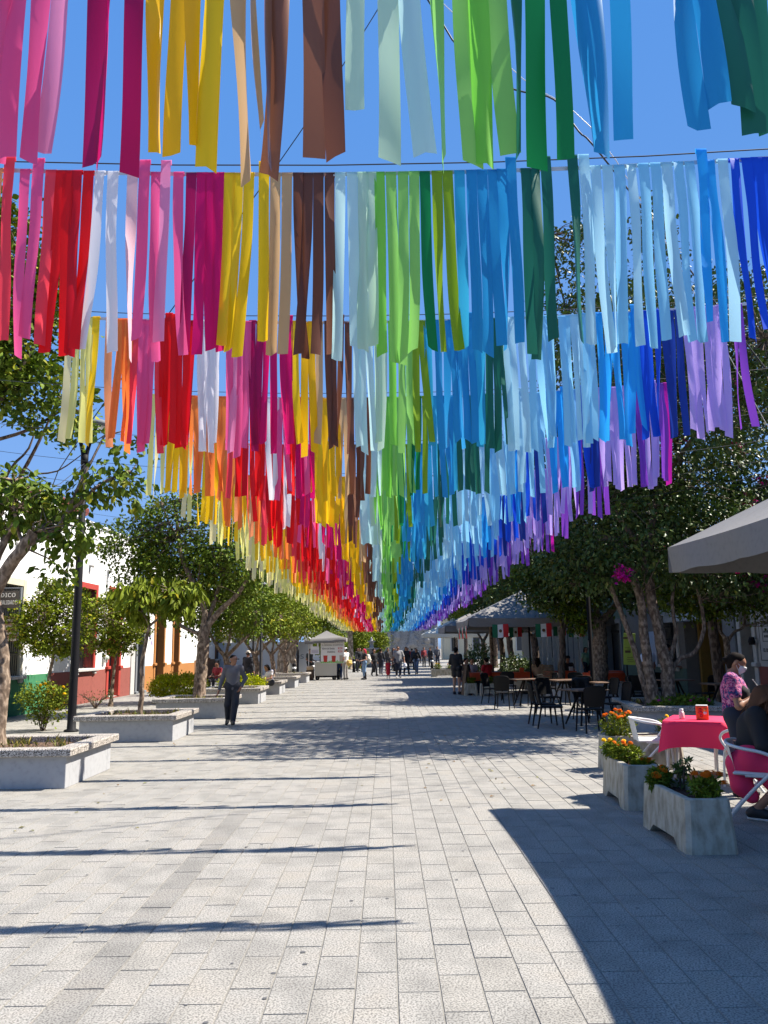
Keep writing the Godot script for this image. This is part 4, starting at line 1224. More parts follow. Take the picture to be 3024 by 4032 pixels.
func hand_bones(w: Vector3, dir: Vector3, side: Vector3, fine: bool, curl := 0.5) -> Array:
	var b := []
	var nrm := dir.cross(side).normalized()
	var palm := w + dir * 0.085
	b.append([w, palm, 0.024, 0.03])
	if not fine:
		b.append([palm, palm + dir * 0.07 + nrm * 0.03, 0.028, 0.018])
		b.append([w + dir * 0.03, w + dir * 0.07 + side * 0.05, 0.014, 0.012])
		return b
	b.append([w + dir * 0.03 + side * 0.016, palm + side * 0.022, 0.02, 0.018])
	b.append([w + dir * 0.03 - side * 0.016, palm - side * 0.022, 0.02, 0.018])
	for i in 4:
		var s: float = [0.030, 0.010, -0.010, -0.029][i]
		var l: float = [0.036, 0.041, 0.038, 0.030][i]
		var p: Vector3 = palm + side * s
		var d := dir
		for k in 3:
			d = (d + nrm * curl * (0.3 if k == 0 else 0.75)).normalized()
			var q: Vector3 = p + d * l * [1.0, 0.72, 0.55][k]
			b.append([p, q, 0.0098 - k * 0.0006, 0.0092 - k * 0.0006])
			p = q
	var t := w + dir * 0.025 + side * 0.022
	var t2 := t + (dir * 0.5 + side * 0.85).normalized() * 0.045
	var t3b := t2 + (dir * 0.85 + side * 0.2 + nrm * curl * 0.8).normalized() * 0.032
	b.append([t, t2, 0.014, 0.0115])
	b.append([t2, t3b, 0.0112, 0.0092])
	return b

func person(label: String, at: Vector3, turn: float, height: float, pose: Dictionary, look: Dictionary, group := "") -> Node3D:
	var t := thing("person", label, "person", at, turn, group)
	var j := joints(pose)
	var s := height / 1.70
	for k in j:
		if k != "look":
			j[k] = j[k] * s
	var near: bool = look.get("near", false)
	var cell: float = look.get("cell", 0.028)
	var g: float = look.get("girth", 1.0) * s
	var w := 0.9 if look.get("female", false) else 1.0
	for k in ["l_shoulder", "r_shoulder"]:
		j[k].x *= w
	var skin := mat("skin_%s" % look.get("skin", "tan"), {"tan": lin(0.30, 0.145, 0.085), "dark": lin(0.19, 0.085, 0.045), "light": lin(0.42, 0.23, 0.15)}[look.get("skin", "tan")], 0.5)
	var f: Vector3 = j["look"].normalized()
	var rgt := Vector3.UP.cross(f).normalized()
	var upv := f.cross(rgt)
	var hd: Vector3 = j["head"]
	var spine := [[j["pelvis"], j["chest"], 0.105 * g, 0.105 * g], [j["chest"], j["neck"], 0.10 * g, 0.06 * g], [j["l_shoulder"], j["r_shoulder"], 0.055 * s, 0.055 * s]]
	var body := spine.duplicate()
	body.append([j["neck"], hd + upv * -0.05 * s, 0.052 * s, 0.05 * s])
	body.append([hd + upv * 0.025 * s - f * 0.02 * s, hd + upv * 0.03 * s + f * 0.022 * s, 0.083 * s, 0.078 * s])
	body.append([hd + upv * -0.02 * s + f * 0.02 * s, hd + upv * -0.088 * s + f * 0.05 * s, 0.066 * s, 0.034 * s])
	for side in ["l", "r"]:
		var sx := 1.0 if side == "l" else -1.0
		body.append([j[side + "_shoulder"], j[side + "_elbow"], 0.048 * g, 0.038 * g])
		body.append([j[side + "_elbow"], j[side + "_wrist"], 0.038 * g, 0.026 * s])
		var d: Vector3 = (j[side + "_wrist"] - j[side + "_elbow"]).normalized()
		var inward: Vector3 = look.get(side + "_palm", Vector3(0, 0, 1))
		inward = (inward - d * inward.dot(d)).normalized()
		if not near:
			body.append_array(hand_bones(j[side + "_wrist"], d, inward, false))
		body.append([j[side + "_hip"], j[side + "_knee"], 0.078 * g, 0.054 * g])
		body.append([j[side + "_knee"], j[side + "_ankle"], 0.054 * g, 0.036 * s])
		body.append([j[side + "_ankle"], j[side + "_toe"] - Vector3(0, 0.0, 0), 0.036 * s, 0.026 * s])
	if near:
		body.append([hd + f * 0.085 * s + upv * 0.005 * s, hd + f * 0.108 * s + upv * -0.022 * s, 0.010 * s, 0.014 * s])
		body.append([hd + f * 0.094 * s + upv * -0.052 * s - rgt * 0.018 * s, hd + f * 0.094 * s + upv * -0.052 * s + rgt * 0.018 * s, 0.009 * s, 0.009 * s])
		body.append([hd + f * 0.082 * s + upv * 0.032 * s - rgt * 0.04 * s, hd + f * 0.082 * s + upv * 0.032 * s + rgt * 0.04 * s, 0.013 * s, 0.013 * s])
		for e in [-1.0, 1.0]:
			body.append([hd + rgt * e * 0.082 * s + upv * 0.015 * s, hd + rgt * e * 0.084 * s - upv * 0.02 * s - f * 0.006 * s, 0.015 * s, 0.010 * s])
	var bm := field_mesh(body, cell, 0.03 * s)
	if near:   # hands on a finer grid, added to the same body mesh
		for side in ["l", "r"]:
			var d: Vector3 = (j[side + "_wrist"] - j[side + "_elbow"]).normalized()
			var inward: Vector3 = look.get(side + "_palm", Vector3(0, 0, 1))
			inward = (inward - d * inward.dot(d)).normalized()
			var hb := hand_bones(j[side + "_wrist"], d, inward, true, look.get("curl", 0.5))
			hb.append([j[side + "_wrist"] - d * 0.06, j[side + "_wrist"], 0.029 * s, 0.025 * s])
			var hm := field_mesh(hb, 0.0045, 0.009)
			var sta := SurfaceTool.new()
			sta.begin(Mesh.PRIMITIVE_TRIANGLES)
			sta.append_from(bm, 0, Transform3D())
			sta.append_from(hm, 0, Transform3D())
			bm = sta.commit()
	put("body", bm, skin, t)
	if near:
		for e in [-1.0, 1.0]:
			var st := mb()
			ball(st, hd + f * 0.087 * s + upv * 0.012 * s + rgt * e * 0.031 * s, Vector3(0.011, 0.008, 0.009) * s, 8, 6)
			put("eye", smooth(st), mat("eye_dark", lin(0.02, 0.014, 0.01), 0.2), t)
	# shirt: torso with sleeves cut at their length
	var sleeve: float = look.get("sleeve", 0.45)
	var up_bones := [[j["pelvis"] + Vector3(0, look.get("hem", 0.0) * s, 0), j["chest"], look.get("belly", 0.13) * g, 0.128 * g], [j["chest"], j["chest"].lerp(j["neck"], 0.7), 0.125 * g, 0.075 * g]]
	up_bones.append([j["pelvis"] + Vector3(0.06, 0.06, 0) * s, j["chest"] + Vector3(0.07, 0.04, 0) * s, 0.10 * g, 0.10 * g])
	up_bones.append([j["pelvis"] + Vector3(-0.06, 0.06, 0) * s, j["chest"] + Vector3(-0.07, 0.04, 0) * s, 0.10 * g, 0.10 * g])
	up_bones.append([j["l_shoulder"], j["r_shoulder"], 0.068 * g, 0.068 * g])
	if look.get("female", false):
		for e in [-1.0, 1.0]:
			up_bones.append([j["chest"] + (f * 0.09 + rgt * e * 0.06 + Vector3(0, -0.01, 0)) * s, j["chest"] + (f * 0.10 + rgt * e * 0.065 + Vector3(0, -0.02, 0)) * s, 0.062 * g, 0.058 * g])
	for side in ["l", "r"]:
		var sh: Vector3 = j[side + "_shoulder"]
		var el: Vector3 = j[side + "_elbow"]
		var wr: Vector3 = j[side + "_wrist"]
		if sleeve > 1.0:
			up_bones.append([sh, el, 0.064 * g, 0.052 * g])
			up_bones.append([el, el.lerp(wr, minf(sleeve - 1.0, 0.96)), 0.052 * g, 0.038 * g])
		elif sleeve > 0.0:
			up_bones.append([sh, sh.lerp(el, sleeve), 0.066 * g, 0.064 * g])
	var tm: Material = look.get("top_mat", null)
	if tm == null:
		var c: Array = look["top"]
		tm = mat("cloth_%s" % str(c), lin(c[0], c[1], c[2]), 0.85)
	put(look.get("top_name", "shirt"), field_mesh(up_bones, cell, 0.05 * s), tm, t)
	# lower garment
	var bc: Array = look["bottom"]
	var bmt := mat("cloth_%s" % str(bc), lin(bc[0], bc[1], bc[2]), 0.85)
	var low := [[j["l_hip"] + Vector3(0, 0.05, 0) * s, j["r_hip"] + Vector3(0, 0.05, 0) * s, 0.125 * g, 0.125 * g]]
	var leg: float = look.get("leg", 1.96)
	if look.has("skirt"):
		var k: Vector3 = (j["l_knee"] + j["r_knee"]) * 0.5
		var h: Vector3 = (j["l_hip"] + j["r_hip"]) * 0.5
		low.append([h, h.lerp(k, look["skirt"]), 0.15 * g, 0.19 * g])
	else:
		for side in ["l", "r"]:
			var hp: Vector3 = j[side + "_hip"]
			var kn: Vector3 = j[side + "_knee"]
			var an: Vector3 = j[side + "_ankle"]
			var loose: float = look.get("loose", 1.0)
			if leg > 1.0:
				low.append([hp, kn, 0.098 * g, 0.072 * g * loose])
				low.append([kn, kn.lerp(an, minf(leg - 1.0, 0.94)), 0.072 * g * loose, 0.056 * s * loose])
			else:
				low.append([hp, hp.lerp(kn, leg), 0.10 * g, 0.095 * g])
	for extra in look.get("drape", []):
		low.append([extra[0] * s, extra[1] * s, extra[2], extra[3]])
	put(look.get("bottom_name", "trousers"), field_mesh(low, cell, 0.04 * s), bmt, t)
	var sc: Array = look.get("shoes", [0.02, 0.02, 0.022])
	for side in ["l", "r"]:
		var an: Vector3 = j[side + "_ankle"]
		var to: Vector3 = j[side + "_toe"]
		var heel: Vector3 = an - (to - an) * 0.22 + Vector3(0, -0.02, 0) * s
		var sb := [[heel + Vector3(0, -0.02, 0) * s, to, 0.046 * s, 0.040 * s], [an + Vector3(0, 0.0, 0), an.lerp(to, 0.6), 0.05 * s, 0.046 * s]]
		var clip := []
		if at.y + minf(an.y, to.y) < 0.2:
			clip = [[Vector3.DOWN, -0.004]]
		var sm := put("shoe", field_mesh(sb, minf(cell, 0.016), 0.02, clip), mat("cloth_%s" % str(sc), lin(sc[0], sc[1], sc[2]), 0.6), t)
		if look.has("sole"):
			put("sole", field_mesh([[heel + Vector3(0, -0.038, 0) * s, to + Vector3(0, -0.018, 0) * s, 0.047 * s, 0.043 * s]], 0.012, 0.01, [[Vector3.DOWN, 0.0], [Vector3.UP, minf(an.y, to.y) - 0.015]]), M["white_metal"], sm)
	# hair
	var hc: Array = look.get("hair_color", [0.012, 0.009, 0.008])
	var hair: String = look.get("hair", "short")
	var hm := mat("hair_%s" % str(hc), lin(hc[0], hc[1], hc[2]), 0.8, 0.0, 0.2)
	if hair != "none":
		var hb := [[hd + upv * 0.035 * s - f * 0.028 * s, hd + upv * 0.042 * s + f * 0.012 * s, 0.088 * s, 0.083 * s]]
		var face := (f - upv * 0.62).normalized()
		var clips := [[face, face.dot(hd + f * 0.028 * s + upv * 0.02 * s)]]
		if hair == "short":
			clips.append([-upv, (-upv).dot(hd - upv * 0.035 * s)])
		if hair == "crop":
			hb = [[hd + upv * 0.032 * s - f * 0.025 * s, hd + upv * 0.036 * s + f * 0.015 * s, 0.085 * s, 0.080 * s]]
			clips.append([-upv, (-upv).dot(hd + upv * 0.0 * s)])
		if hair == "bun":
			hb.append([hd - f * 0.105 * s - upv * 0.005 * s, hd - f * 0.118 * s - upv * 0.012 * s, 0.046 * s, 0.044 * s])
		if hair != "crop" and hair != "short":
			hb.append([hd - f * 0.045 * s - upv * 0.01 * s, hd - f * 0.05 * s - upv * 0.055 * s, 0.060 * s, 0.046 * s])
		if hair == "tail":
			hb.append([hd - f * 0.09 * s + upv * 0.04 * s, hd - f * 0.12 * s - upv * 0.22 * s, 0.035 * s, 0.02 * s])
		if hair == "long":
			hb.append([hd - f * 0.05 * s, hd - f * 0.09 * s - upv * look.get("hair_len", 0.3) * s, 0.085 * s, 0.07 * s])
			hb.append([hd - f * 0.03 * s + rgt * 0.055 * s, hd - f * 0.05 * s + rgt * 0.07 * s - upv * 0.2 * s, 0.045 * s, 0.035 * s])
			hb.append([hd - f * 0.03 * s - rgt * 0.055 * s, hd - f * 0.05 * s - rgt * 0.07 * s - upv * 0.2 * s, 0.045 * s, 0.035 * s])
		for e in look.get("locks", []):
			hb.append([e[0] * s, e[1] * s, e[2], e[3]])
		put("hair", field_mesh(hb, minf(cell, 0.016), 0.02, clips), hm, t)
	if look.has("hat"):
		var hcol: Array = look["hat"]
		var st := mb()
		var c := hd + upv * 0.075 * s
		var brim: float = look.get("brim", 0.16)
		lathe(st, [[0.0, 0.075 * s], [0.07 * s, 0.07 * s], [0.092 * s, 0.03 * s], [0.097 * s, -0.01 * s], [brim * s, -0.022 * s], [brim * s, -0.03 * s], [0.09 * s, -0.02 * s]], 16, c)
		put("hat", smooth(st), mat("hat_%s" % str(hcol), lin(hcol[0], hcol[1], hcol[2]), 0.8), t)
	return t

const WALK := {"l_knee": Vector3(0.09, 0.50, 0.14), "l_ankle": Vector3(0.09, 0.10, 0.16), "l_toe": Vector3(0.11, 0.07, 0.33), "r_knee": Vector3(-0.09, 0.48, 0.02), "r_ankle": Vector3(-0.09, 0.12, -0.22), "r_toe": Vector3(-0.10, 0.035, -0.06), "l_elbow": Vector3(0.24, 1.11, -0.10), "l_wrist": Vector3(0.26, 0.88, -0.06), "r_elbow": Vector3(-0.24, 1.11, 0.02), "r_wrist": Vector3(-0.24, 0.89, 0.16)}
const SIT := {"pelvis": Vector3(0, 0.55, 0), "chest": Vector3(0, 0.88, 0.02), "neck": Vector3(0, 1.05, 0.03), "head": Vector3(0, 1.195, 0.06), "l_shoulder": Vector3(0.175, 1.0, 0.02), "r_shoulder": Vector3(-0.175, 1.0, 0.02), "l_elbow": Vector3(0.23, 0.74, 0.10), "r_elbow": Vector3(-0.23, 0.74, 0.10), "l_wrist": Vector3(0.14, 0.70, 0.32), "r_wrist": Vector3(-0.14, 0.70, 0.32),
	"l_hip": Vector3(0.09, 0.52, 0.0), "r_hip": Vector3(-0.09, 0.52, 0.0), "l_knee": Vector3(0.11, 0.52, 0.42), "r_knee": Vector3(-0.11, 0.52, 0.42), "l_ankle": Vector3(0.11, 0.09, 0.40), "r_ankle": Vector3(-0.11, 0.09, 0.40), "l_toe": Vector3(0.12, 0.035, 0.56), "r_toe": Vector3(-0.12, 0.035, 0.56)}

func mixed(a: Dictionary, b: Dictionary) -> Dictionary:
	var o := a.duplicate()
	o.merge(b, true)
	return o

func people() -> void:
	# the man who walks towards us beside the left planters
	person("person in grey long-sleeved top and dark trousers walking beside the left planters", Vector3(-3.55, 0, -18.9), 0.12, 1.60, mixed(WALK, {"look": Vector3(0.75, -0.02, 0.7), "l_knee": Vector3(0.06, 0.51, 0.13), "l_ankle": Vector3(0.02, 0.10, 0.24), "l_toe": Vector3(0.05, 0.08, 0.42), "r_ankle": Vector3(-0.13, 0.13, -0.26), "r_toe": Vector3(-0.15, 0.035, -0.1), "r_knee": Vector3(-0.12, 0.49, -0.02), "l_elbow": Vector3(0.29, 1.12, -0.10), "l_wrist": Vector3(0.20, 0.92, 0.05), "r_elbow": Vector3(-0.27, 1.11, -0.03), "r_wrist": Vector3(-0.33, 0.86, 0.08)}),
		{"near": true, "cell": 0.013, "top": [0.12, 0.118, 0.13], "sleeve": 1.95, "bottom": [0.022, 0.024, 0.032], "loose": 1.18, "shoes": [0.018, 0.017, 0.016], "hair": "crop", "belly": 0.122, "girth": 1.02})
	var gl := mb()
	var me := get_node("person")
	for e in [0.05, 0.11]:
		tube(gl, [Vector3(e * 0.8 + 0.015, 1.497, 0.115 - e * 0.5), Vector3(e * 0.8 + 0.045, 1.495, 0.09 - e * 0.5)], [0.012, 0.012], 8)
	put("glasses", smooth(gl), mat("eye_dark", lin(0.02, 0.014, 0.01), 0.2), me)
	# waitress taking the order
	var dye := noise(0.014, 91, [[0.0, Color(0.05, 0.45, 0.75)], [0.30, Color(0.10, 0.16, 0.42)], [0.38, Color(0.75, 0.10, 0.45)], [0.46, Color(0.97, 0.38, 0.66)], [0.53, Color(0.98, 0.88, 0.92)], [0.60, Color(0.92, 0.22, 0.55)], [0.70, Color(0.30, 0.12, 0.45)], [1.0, Color(0.1, 0.5, 0.7)]], FastNoiseLite.TYPE_SIMPLEX_SMOOTH, 512, 3)
	var td := tri(mat("tie_dye", lin(0.62, 0.62, 0.62), 0.85), dye, Vector3(1.7, 1.7, 1.7))
	var wt := person("person in tie-dye top and white face mask writing beside the pink table", Vector3(3.96, 0, -9.35), 1.1, 1.60, {"look": Vector3(0.1, -0.42, 1), "head": Vector3(0, 1.565, 0.055), "neck": Vector3(0, 1.43, 0.005), "l_elbow": Vector3(0.24, 1.10, 0.04), "l_wrist": Vector3(0.09, 1.20, 0.27), "r_elbow": Vector3(-0.245, 1.07, 0.06), "r_wrist": Vector3(-0.04, 1.20, 0.27)},
		{"near": true, "cell": 0.012, "female": true, "girth": 1.12, "top_mat": td, "sleeve": 0.55, "bottom": [0.02, 0.024, 0.04], "hair": "bun", "skin": "tan", "l_palm": Vector3(0, 1, 0.2), "r_palm": Vector3(0.3, 1, 0.1), "curl": 0.7})
	var s := 1.6 / 1.7
	var ap := [[Vector3(0, 0.74, 0.12) * s, Vector3(0, 1.05, 0.12) * s, 0.09, 0.1], [Vector3(0.1, 0.72, 0.10) * s, Vector3(0.09, 1.22, 0.10) * s, 0.065, 0.06], [Vector3(-0.1, 0.72, 0.10) * s, Vector3(-0.09, 1.22, 0.10) * s, 0.065, 0.06], [Vector3(0.09, 1.22, 0.1) * s, Vector3(0.07, 1.4, 0.02) * s, 0.055, 0.03], [Vector3(-0.09, 1.22, 0.1) * s, Vector3(-0.07, 1.4, 0.02) * s, 0.055, 0.03], [Vector3(0.02, 0.95, 0.02), Vector3(-0.02, 0.95, 0.02), 0.135, 0.135]]
	put("apron", field_mesh(ap, 0.013, 0.05), mat("cloth_black", lin(0.012, 0.012, 0.014), 0.85), wt)
	var hd := Vector3(0, 1.565, 0.055) * s
	var f := Vector3(0.1, -0.42, 1).normalized()
	var up := f.cross(Vector3.UP.cross(f).normalized())
	put("face_mask", field_mesh([[hd + f * 0.058 - up * 0.028, hd + f * 0.052 - up * 0.085, 0.060, 0.038], [hd + f * 0.095 - up * 0.015, hd + f * 0.092 - up * 0.05, 0.024, 0.024]], 0.007, 0.02, [[-f, (-f).dot(hd + f * 0.042)], [up, up.dot(hd - up * 0.008)]]), M["mask_cloth"], wt)
	var mk := mb()
	for e in [-1.0, 1.0]:
		var rg: Vector3 = Vector3.UP.cross(f).normalized() * e
		tube(mk, [hd + f * 0.055 + rg * 0.058 - up * 0.02, hd + rg * 0.084 + f * 0.0 + up * 0.012], [0.0035, 0.0035], 5, false)
		tube(mk, [hd + f * 0.05 + rg * 0.05 - up * 0.075, hd + rg * 0.084 - f * 0.005 - up * 0.012], [0.0035, 0.0035], 5, false)
	put("mask_loop", smooth(mk), M["mask_cloth"], wt)
	var pad := thing("notepad", "small white order notepad in the masked person's hand", "notepad", wt.position + Vector3(0.30, 1.17, 0.14), 1.1)
	put("page", box_mesh(Vector3(-0.05, 0, -0.07), Vector3(0.05, 0.012, 0.07)), M["flag_white"], pad)
	var pen := thing("pen", "white pen held above the order notepad", "pen", wt.position + Vector3(0.2, 1.22, 0.17), 0.5)
	var pt := mb()
	tube(pt, [Vector3(0, 0, 0), Vector3(-0.10, 0.075, 0.02)], [0.004, 0.005], 6)
	put("shaft", smooth(pt), M["flag_white"], pen)
	# woman seated with her back to the street corner, at the right edge
	var sp := {"pelvis": Vector3(0, 0.58, 0.02), "chest": Vector3(0.0, 0.88, 0.06), "neck": Vector3(0.02, 1.04, 0.14), "head": Vector3(0.02, 1.17, 0.23), "look": Vector3(-0.1, -0.5, 1), "l_shoulder": Vector3(0.18, 1.0, 0.09), "r_shoulder": Vector3(-0.18, 1.0, 0.09), "r_elbow": Vector3(-0.27, 0.72, 0.14), "r_wrist": Vector3(-0.12, 0.62, 0.4), "l_elbow": Vector3(0.24, 0.74, 0.3), "l_wrist": Vector3(0.1, 0.74, 0.5),
		"l_hip": Vector3(0.1, 0.54, 0.02), "r_hip": Vector3(-0.1, 0.54, 0.02), "l_knee": Vector3(0.16, 0.53, 0.44), "r_knee": Vector3(-0.16, 0.50, 0.42), "l_ankle": Vector3(0.16, 0.09, 0.2), "r_ankle": Vector3(-0.12, 0.09, 0.0), "l_toe": Vector3(0.17, 0.04, 0.38), "r_toe": Vector3(-0.14, 0.04, 0.19)}
	person("person in black top and crimson trousers seated at the right edge", Vector3(3.62, 0, -8.27), 1.08, 1.68, mixed(SIT, sp),
		{"near": true, "cell": 0.013, "female": true, "girth": 1.28, "top": [0.012, 0.012, 0.014], "sleeve": 0.95, "bottom": [0.80, 0.03, 0.11], "leg": 1.45, "loose": 1.3, "hair": "long", "hair_len": 0.42, "hair_color": [0.11, 0.055, 0.032], "shoes": [0.014, 0.014, 0.016], "sole": true,
		"drape": [[Vector3(-0.08, 0.52, -0.12), Vector3(-0.09, 0.32, -0.10), 0.12, 0.10], [Vector3(-0.09, 0.32, -0.10), Vector3(-0.09, 0.22, -0.02), 0.10, 0.07], [Vector3(-0.09, 0.48, 0.1), Vector3(-0.10, 0.33, 0.2), 0.11, 0.08]], "locks": [[Vector3(0.0, 1.2, 0.15), Vector3(-0.05, 0.98, 0.04), 0.095, 0.075], [Vector3(-0.09, 1.14, 0.2), Vector3(-0.16, 0.94, 0.1), 0.06, 0.045], [Vector3(0.07, 1.12, 0.14), Vector3(0.06, 0.94, 0.03), 0.06, 0.05], [Vector3(-0.05, 0.98, 0.04), Vector3(-0.08, 0.86, -0.02), 0.065, 0.03]]})

	var sw := get_node("person_002")
	var strands := mb()
	for i in 190:
		var a := rng.randf_range(-1.7, 1.7)
		var r0 := Vector3(sin(a) * 0.092, rng.randf_range(-0.06, 0.08), -cos(a) * 0.095)
		var p0 := Vector3(0.02, 1.15, 0.22) + r0
		var pts := [p0]
		for k in 4:
			p0 += Vector3(rng.randfn() * 0.024 + sin(a) * 0.016, -0.062, -0.032 * cos(a) + rng.randfn() * 0.024)
			pts.append(p0)
		tube(strands, curve(pts, 2), ramp([0.008, 0.006, 0.002], 9), 4, false)
	put("hair_strands", smooth(strands), mat("hair_brown_strand", lin(0.13, 0.06, 0.032), 0.7, 0.0, 0.3), sw)
	# by the left planters
	person("person in white and red top with dark hair seated on the planter edge", Vector3(-4.35, -0.03, -30.6), -0.9, 1.58, mixed(SIT, {"chest": Vector3(0, 0.86, 0.08), "neck": Vector3(0, 1.02, 0.14), "head": Vector3(0, 1.15, 0.19), "look": Vector3(0, -0.3, 1)}), {"female": true, "top": [0.68, 0.62, 0.62], "bottom": [0.02, 0.02, 0.025], "hair": "long", "hair_len": 0.16, "cell": 0.02})
	person("person in red top seated beyond the hedge, facing the houses", Vector3(-6.35, 0.0, -33.2), 0.9, 1.6, SIT, {"female": true, "top": [0.48, 0.015, 0.03], "bottom": [0.02, 0.02, 0.025], "hair": "tail", "cell": 0.022})
	person("person in dark red top sitting behind the walking man's shoulder", Vector3(-6.95, 0.0, -33.6), -0.5, 1.6, SIT, {"top": [0.22, 0.012, 0.02], "bottom": [0.02, 0.02, 0.025], "cell": 0.022})
	var cm := person("person in dark jacket and pale straw hat standing with a cane", Vector3(-5.75, 0, -33.8), 2.6, 1.66, {"l_elbow": Vector3(0.26, 1.12, 0.04), "l_wrist": Vector3(0.3, 0.92, 0.2)}, {"top": [0.016, 0.018, 0.026], "sleeve": 1.95, "bottom": [0.03, 0.035, 0.05], "hair": "short", "hat": [0.62, 0.58, 0.5], "cell": 0.022, "girth": 1.1})
	var cn := thing("walking_cane", "pale wooden cane in the straw-hatted person's hand", "cane", Vector3(-5.38, 0, -33.9))
	var cs := mb()
	tube(cs, [Vector3(0.12, 0, 0.05), Vector3(0, 0.9, 0), Vector3(-0.04, 0.94, 0)], [0.012, 0.014, 0.014], 6)
	put("stick", smooth(cs), M["table_wood"], cn)

	# by the drinks cart
	person("vendor in grey shirt standing behind the drinks cart", Vector3(-4.35, 0, -46.2), 0.9, 1.72, {"l_wrist": Vector3(0.2, 1.0, 0.25), "r_wrist": Vector3(-0.2, 1.0, 0.25)}, {"top": [0.07, 0.08, 0.085], "bottom": [0.02, 0.02, 0.02], "cell": 0.024})
	person("customer in white shirt and white cap holding a yellow bag by the cart", Vector3(-2.25, 0, -45.3), -2.2, 1.74, {"r_elbow": Vector3(-0.25, 1.1, 0.06), "r_wrist": Vector3(-0.2, 1.02, 0.25)}, {"top": [0.66, 0.66, 0.64], "bottom": [0.30, 0.28, 0.26], "hat": [0.7, 0.7, 0.7], "brim": 0.11, "cell": 0.024})
	person("customer in blue jeans half hidden behind the cart's price banner", Vector3(-2.62, 0, -45.45), 3.0, 1.70, {}, {"top": [0.05, 0.05, 0.06], "bottom": [0.03, 0.06, 0.16], "shoes": [0.6, 0.6, 0.6], "cell": 0.026})
	var yb := thing("tote_bag", "yellow cloth bag held by the white-capped customer", "bag", Vector3(-2.08, 0.95, -45.05))
	put("bag", field_mesh([[Vector3(0, 0.02, 0), Vector3(0.02, -0.05, 0), 0.12, 0.15], [Vector3(0.1, 0.05, 0), Vector3(0.1, -0.05, 0), 0.08, 0.1]], 0.025, 0.05), mat("bag_yellow", lin(0.62, 0.40, 0.10), 0.8), yb)
	var gr := person("person with long pink-red hair in black boots facing the cart", Vector3(-1.2, 0, -44.8), -1.2, 1.68, {"l_wrist": Vector3(0.2, 1.05, 0.22)}, {"female": true, "top": [0.015, 0.015, 0.017], "sleeve": 0.2, "bottom": [0.16, 0.26, 0.40], "hair": "long", "hair_len": 0.42, "hair_color": [0.42, 0.03, 0.055], "skin": "light", "cell": 0.022, "leg": 1.75})
	for e in [0.1, -0.1]:
		put("boot", field_mesh([[Vector3(e, 0.38, -0.005), Vector3(e, 0.06, -0.02), 0.07, 0.055]], 0.024, 0.02), mat("cloth_black", lin(0.012, 0.012, 0.014), 0.85), gr)
	var bp := thing("backpack", "cream backpack on the pink-haired person's back", "backpack", Vector3(-1.03, 1.12, -44.86), -1.2)
	put("pack", field_mesh([[Vector3(0, 0.14, -0.04), Vector3(0, -0.12, -0.04), 0.12, 0.15], [Vector3(0.07, 0, -0.03), Vector3(-0.07, 0, -0.03), 0.12, 0.12]], 0.024, 0.05), mat("pack_cream", lin(0.6, 0.57, 0.48), 0.8), bp)
	put("pocket", field_mesh([[Vector3(0.05, -0.06, -0.16), Vector3(-0.05, -0.06, -0.16), 0.06, 0.06]], 0.02, 0.03), mat("pack_cream", lin(0.6, 0.57, 0.48), 0.8), bp)

	# the walking pair in the middle
	person("heavy person in grey polo shirt and dark trousers walking with a child", Vector3(0.68, 0, -46.3), 0.0, 1.80, mixed(WALK, {"r_wrist": Vector3(-0.3, 0.84, 0.06), "l_elbow": Vector3(0.3, 1.08, -0.02), "l_wrist": Vector3(0.34, 0.86, 0.1)}), {"top": [0.23, 0.23, 0.235], "bottom": [0.025, 0.03, 0.05], "girth": 1.3, "belly": 0.15, "sleeve": 0.7, "cell": 0.022, "skin": "tan", "shoes": [0.3, 0.3, 0.3]})
	var cap := thing("white_hat", "white cap carried in the grey polo wearer's hand", "cap", Vector3(1.06, 0.72, -46.1))
	put("crown", field_mesh([[Vector3(0, 0.05, 0), Vector3(0, -0.03, 0), 0.09, 0.12]], 0.024, 0.03), M["white_cloth"], cap)
	put("brim", box_mesh(Vector3(-0.09, -0.14, 0.0), Vector3(0.09, -0.125, 0.14), 0.005), M["white_cloth"], cap)
	person("small child in red dress holding the grey polo wearer's hand", Vector3(0.1, 0, -46.2), 0.1, 1.02, {"l_elbow": Vector3(0.28, 1.2, 0), "l_wrist": Vector3(0.42, 1.3, 0.05)}, {"female": true, "top": [0.48, 0.012, 0.025], "bottom": [0.48, 0.012, 0.025], "bottom_name": "dress", "skirt": 0.9, "girth": 1.15, "hair": "long", "hair_len": 0.2, "skin": "light", "cell": 0.018, "shoes": [0.5, 0.42, 0.38]})

	# the far crowd at the plaza's mouth
	var gp := "people at the plaza end of the street"
	var dark := [[0.012, 0.012, 0.014], [0.03, 0.03, 0.035], [0.02, 0.024, 0.04], [0.06, 0.05, 0.045], [0.10, 0.10, 0.11]]
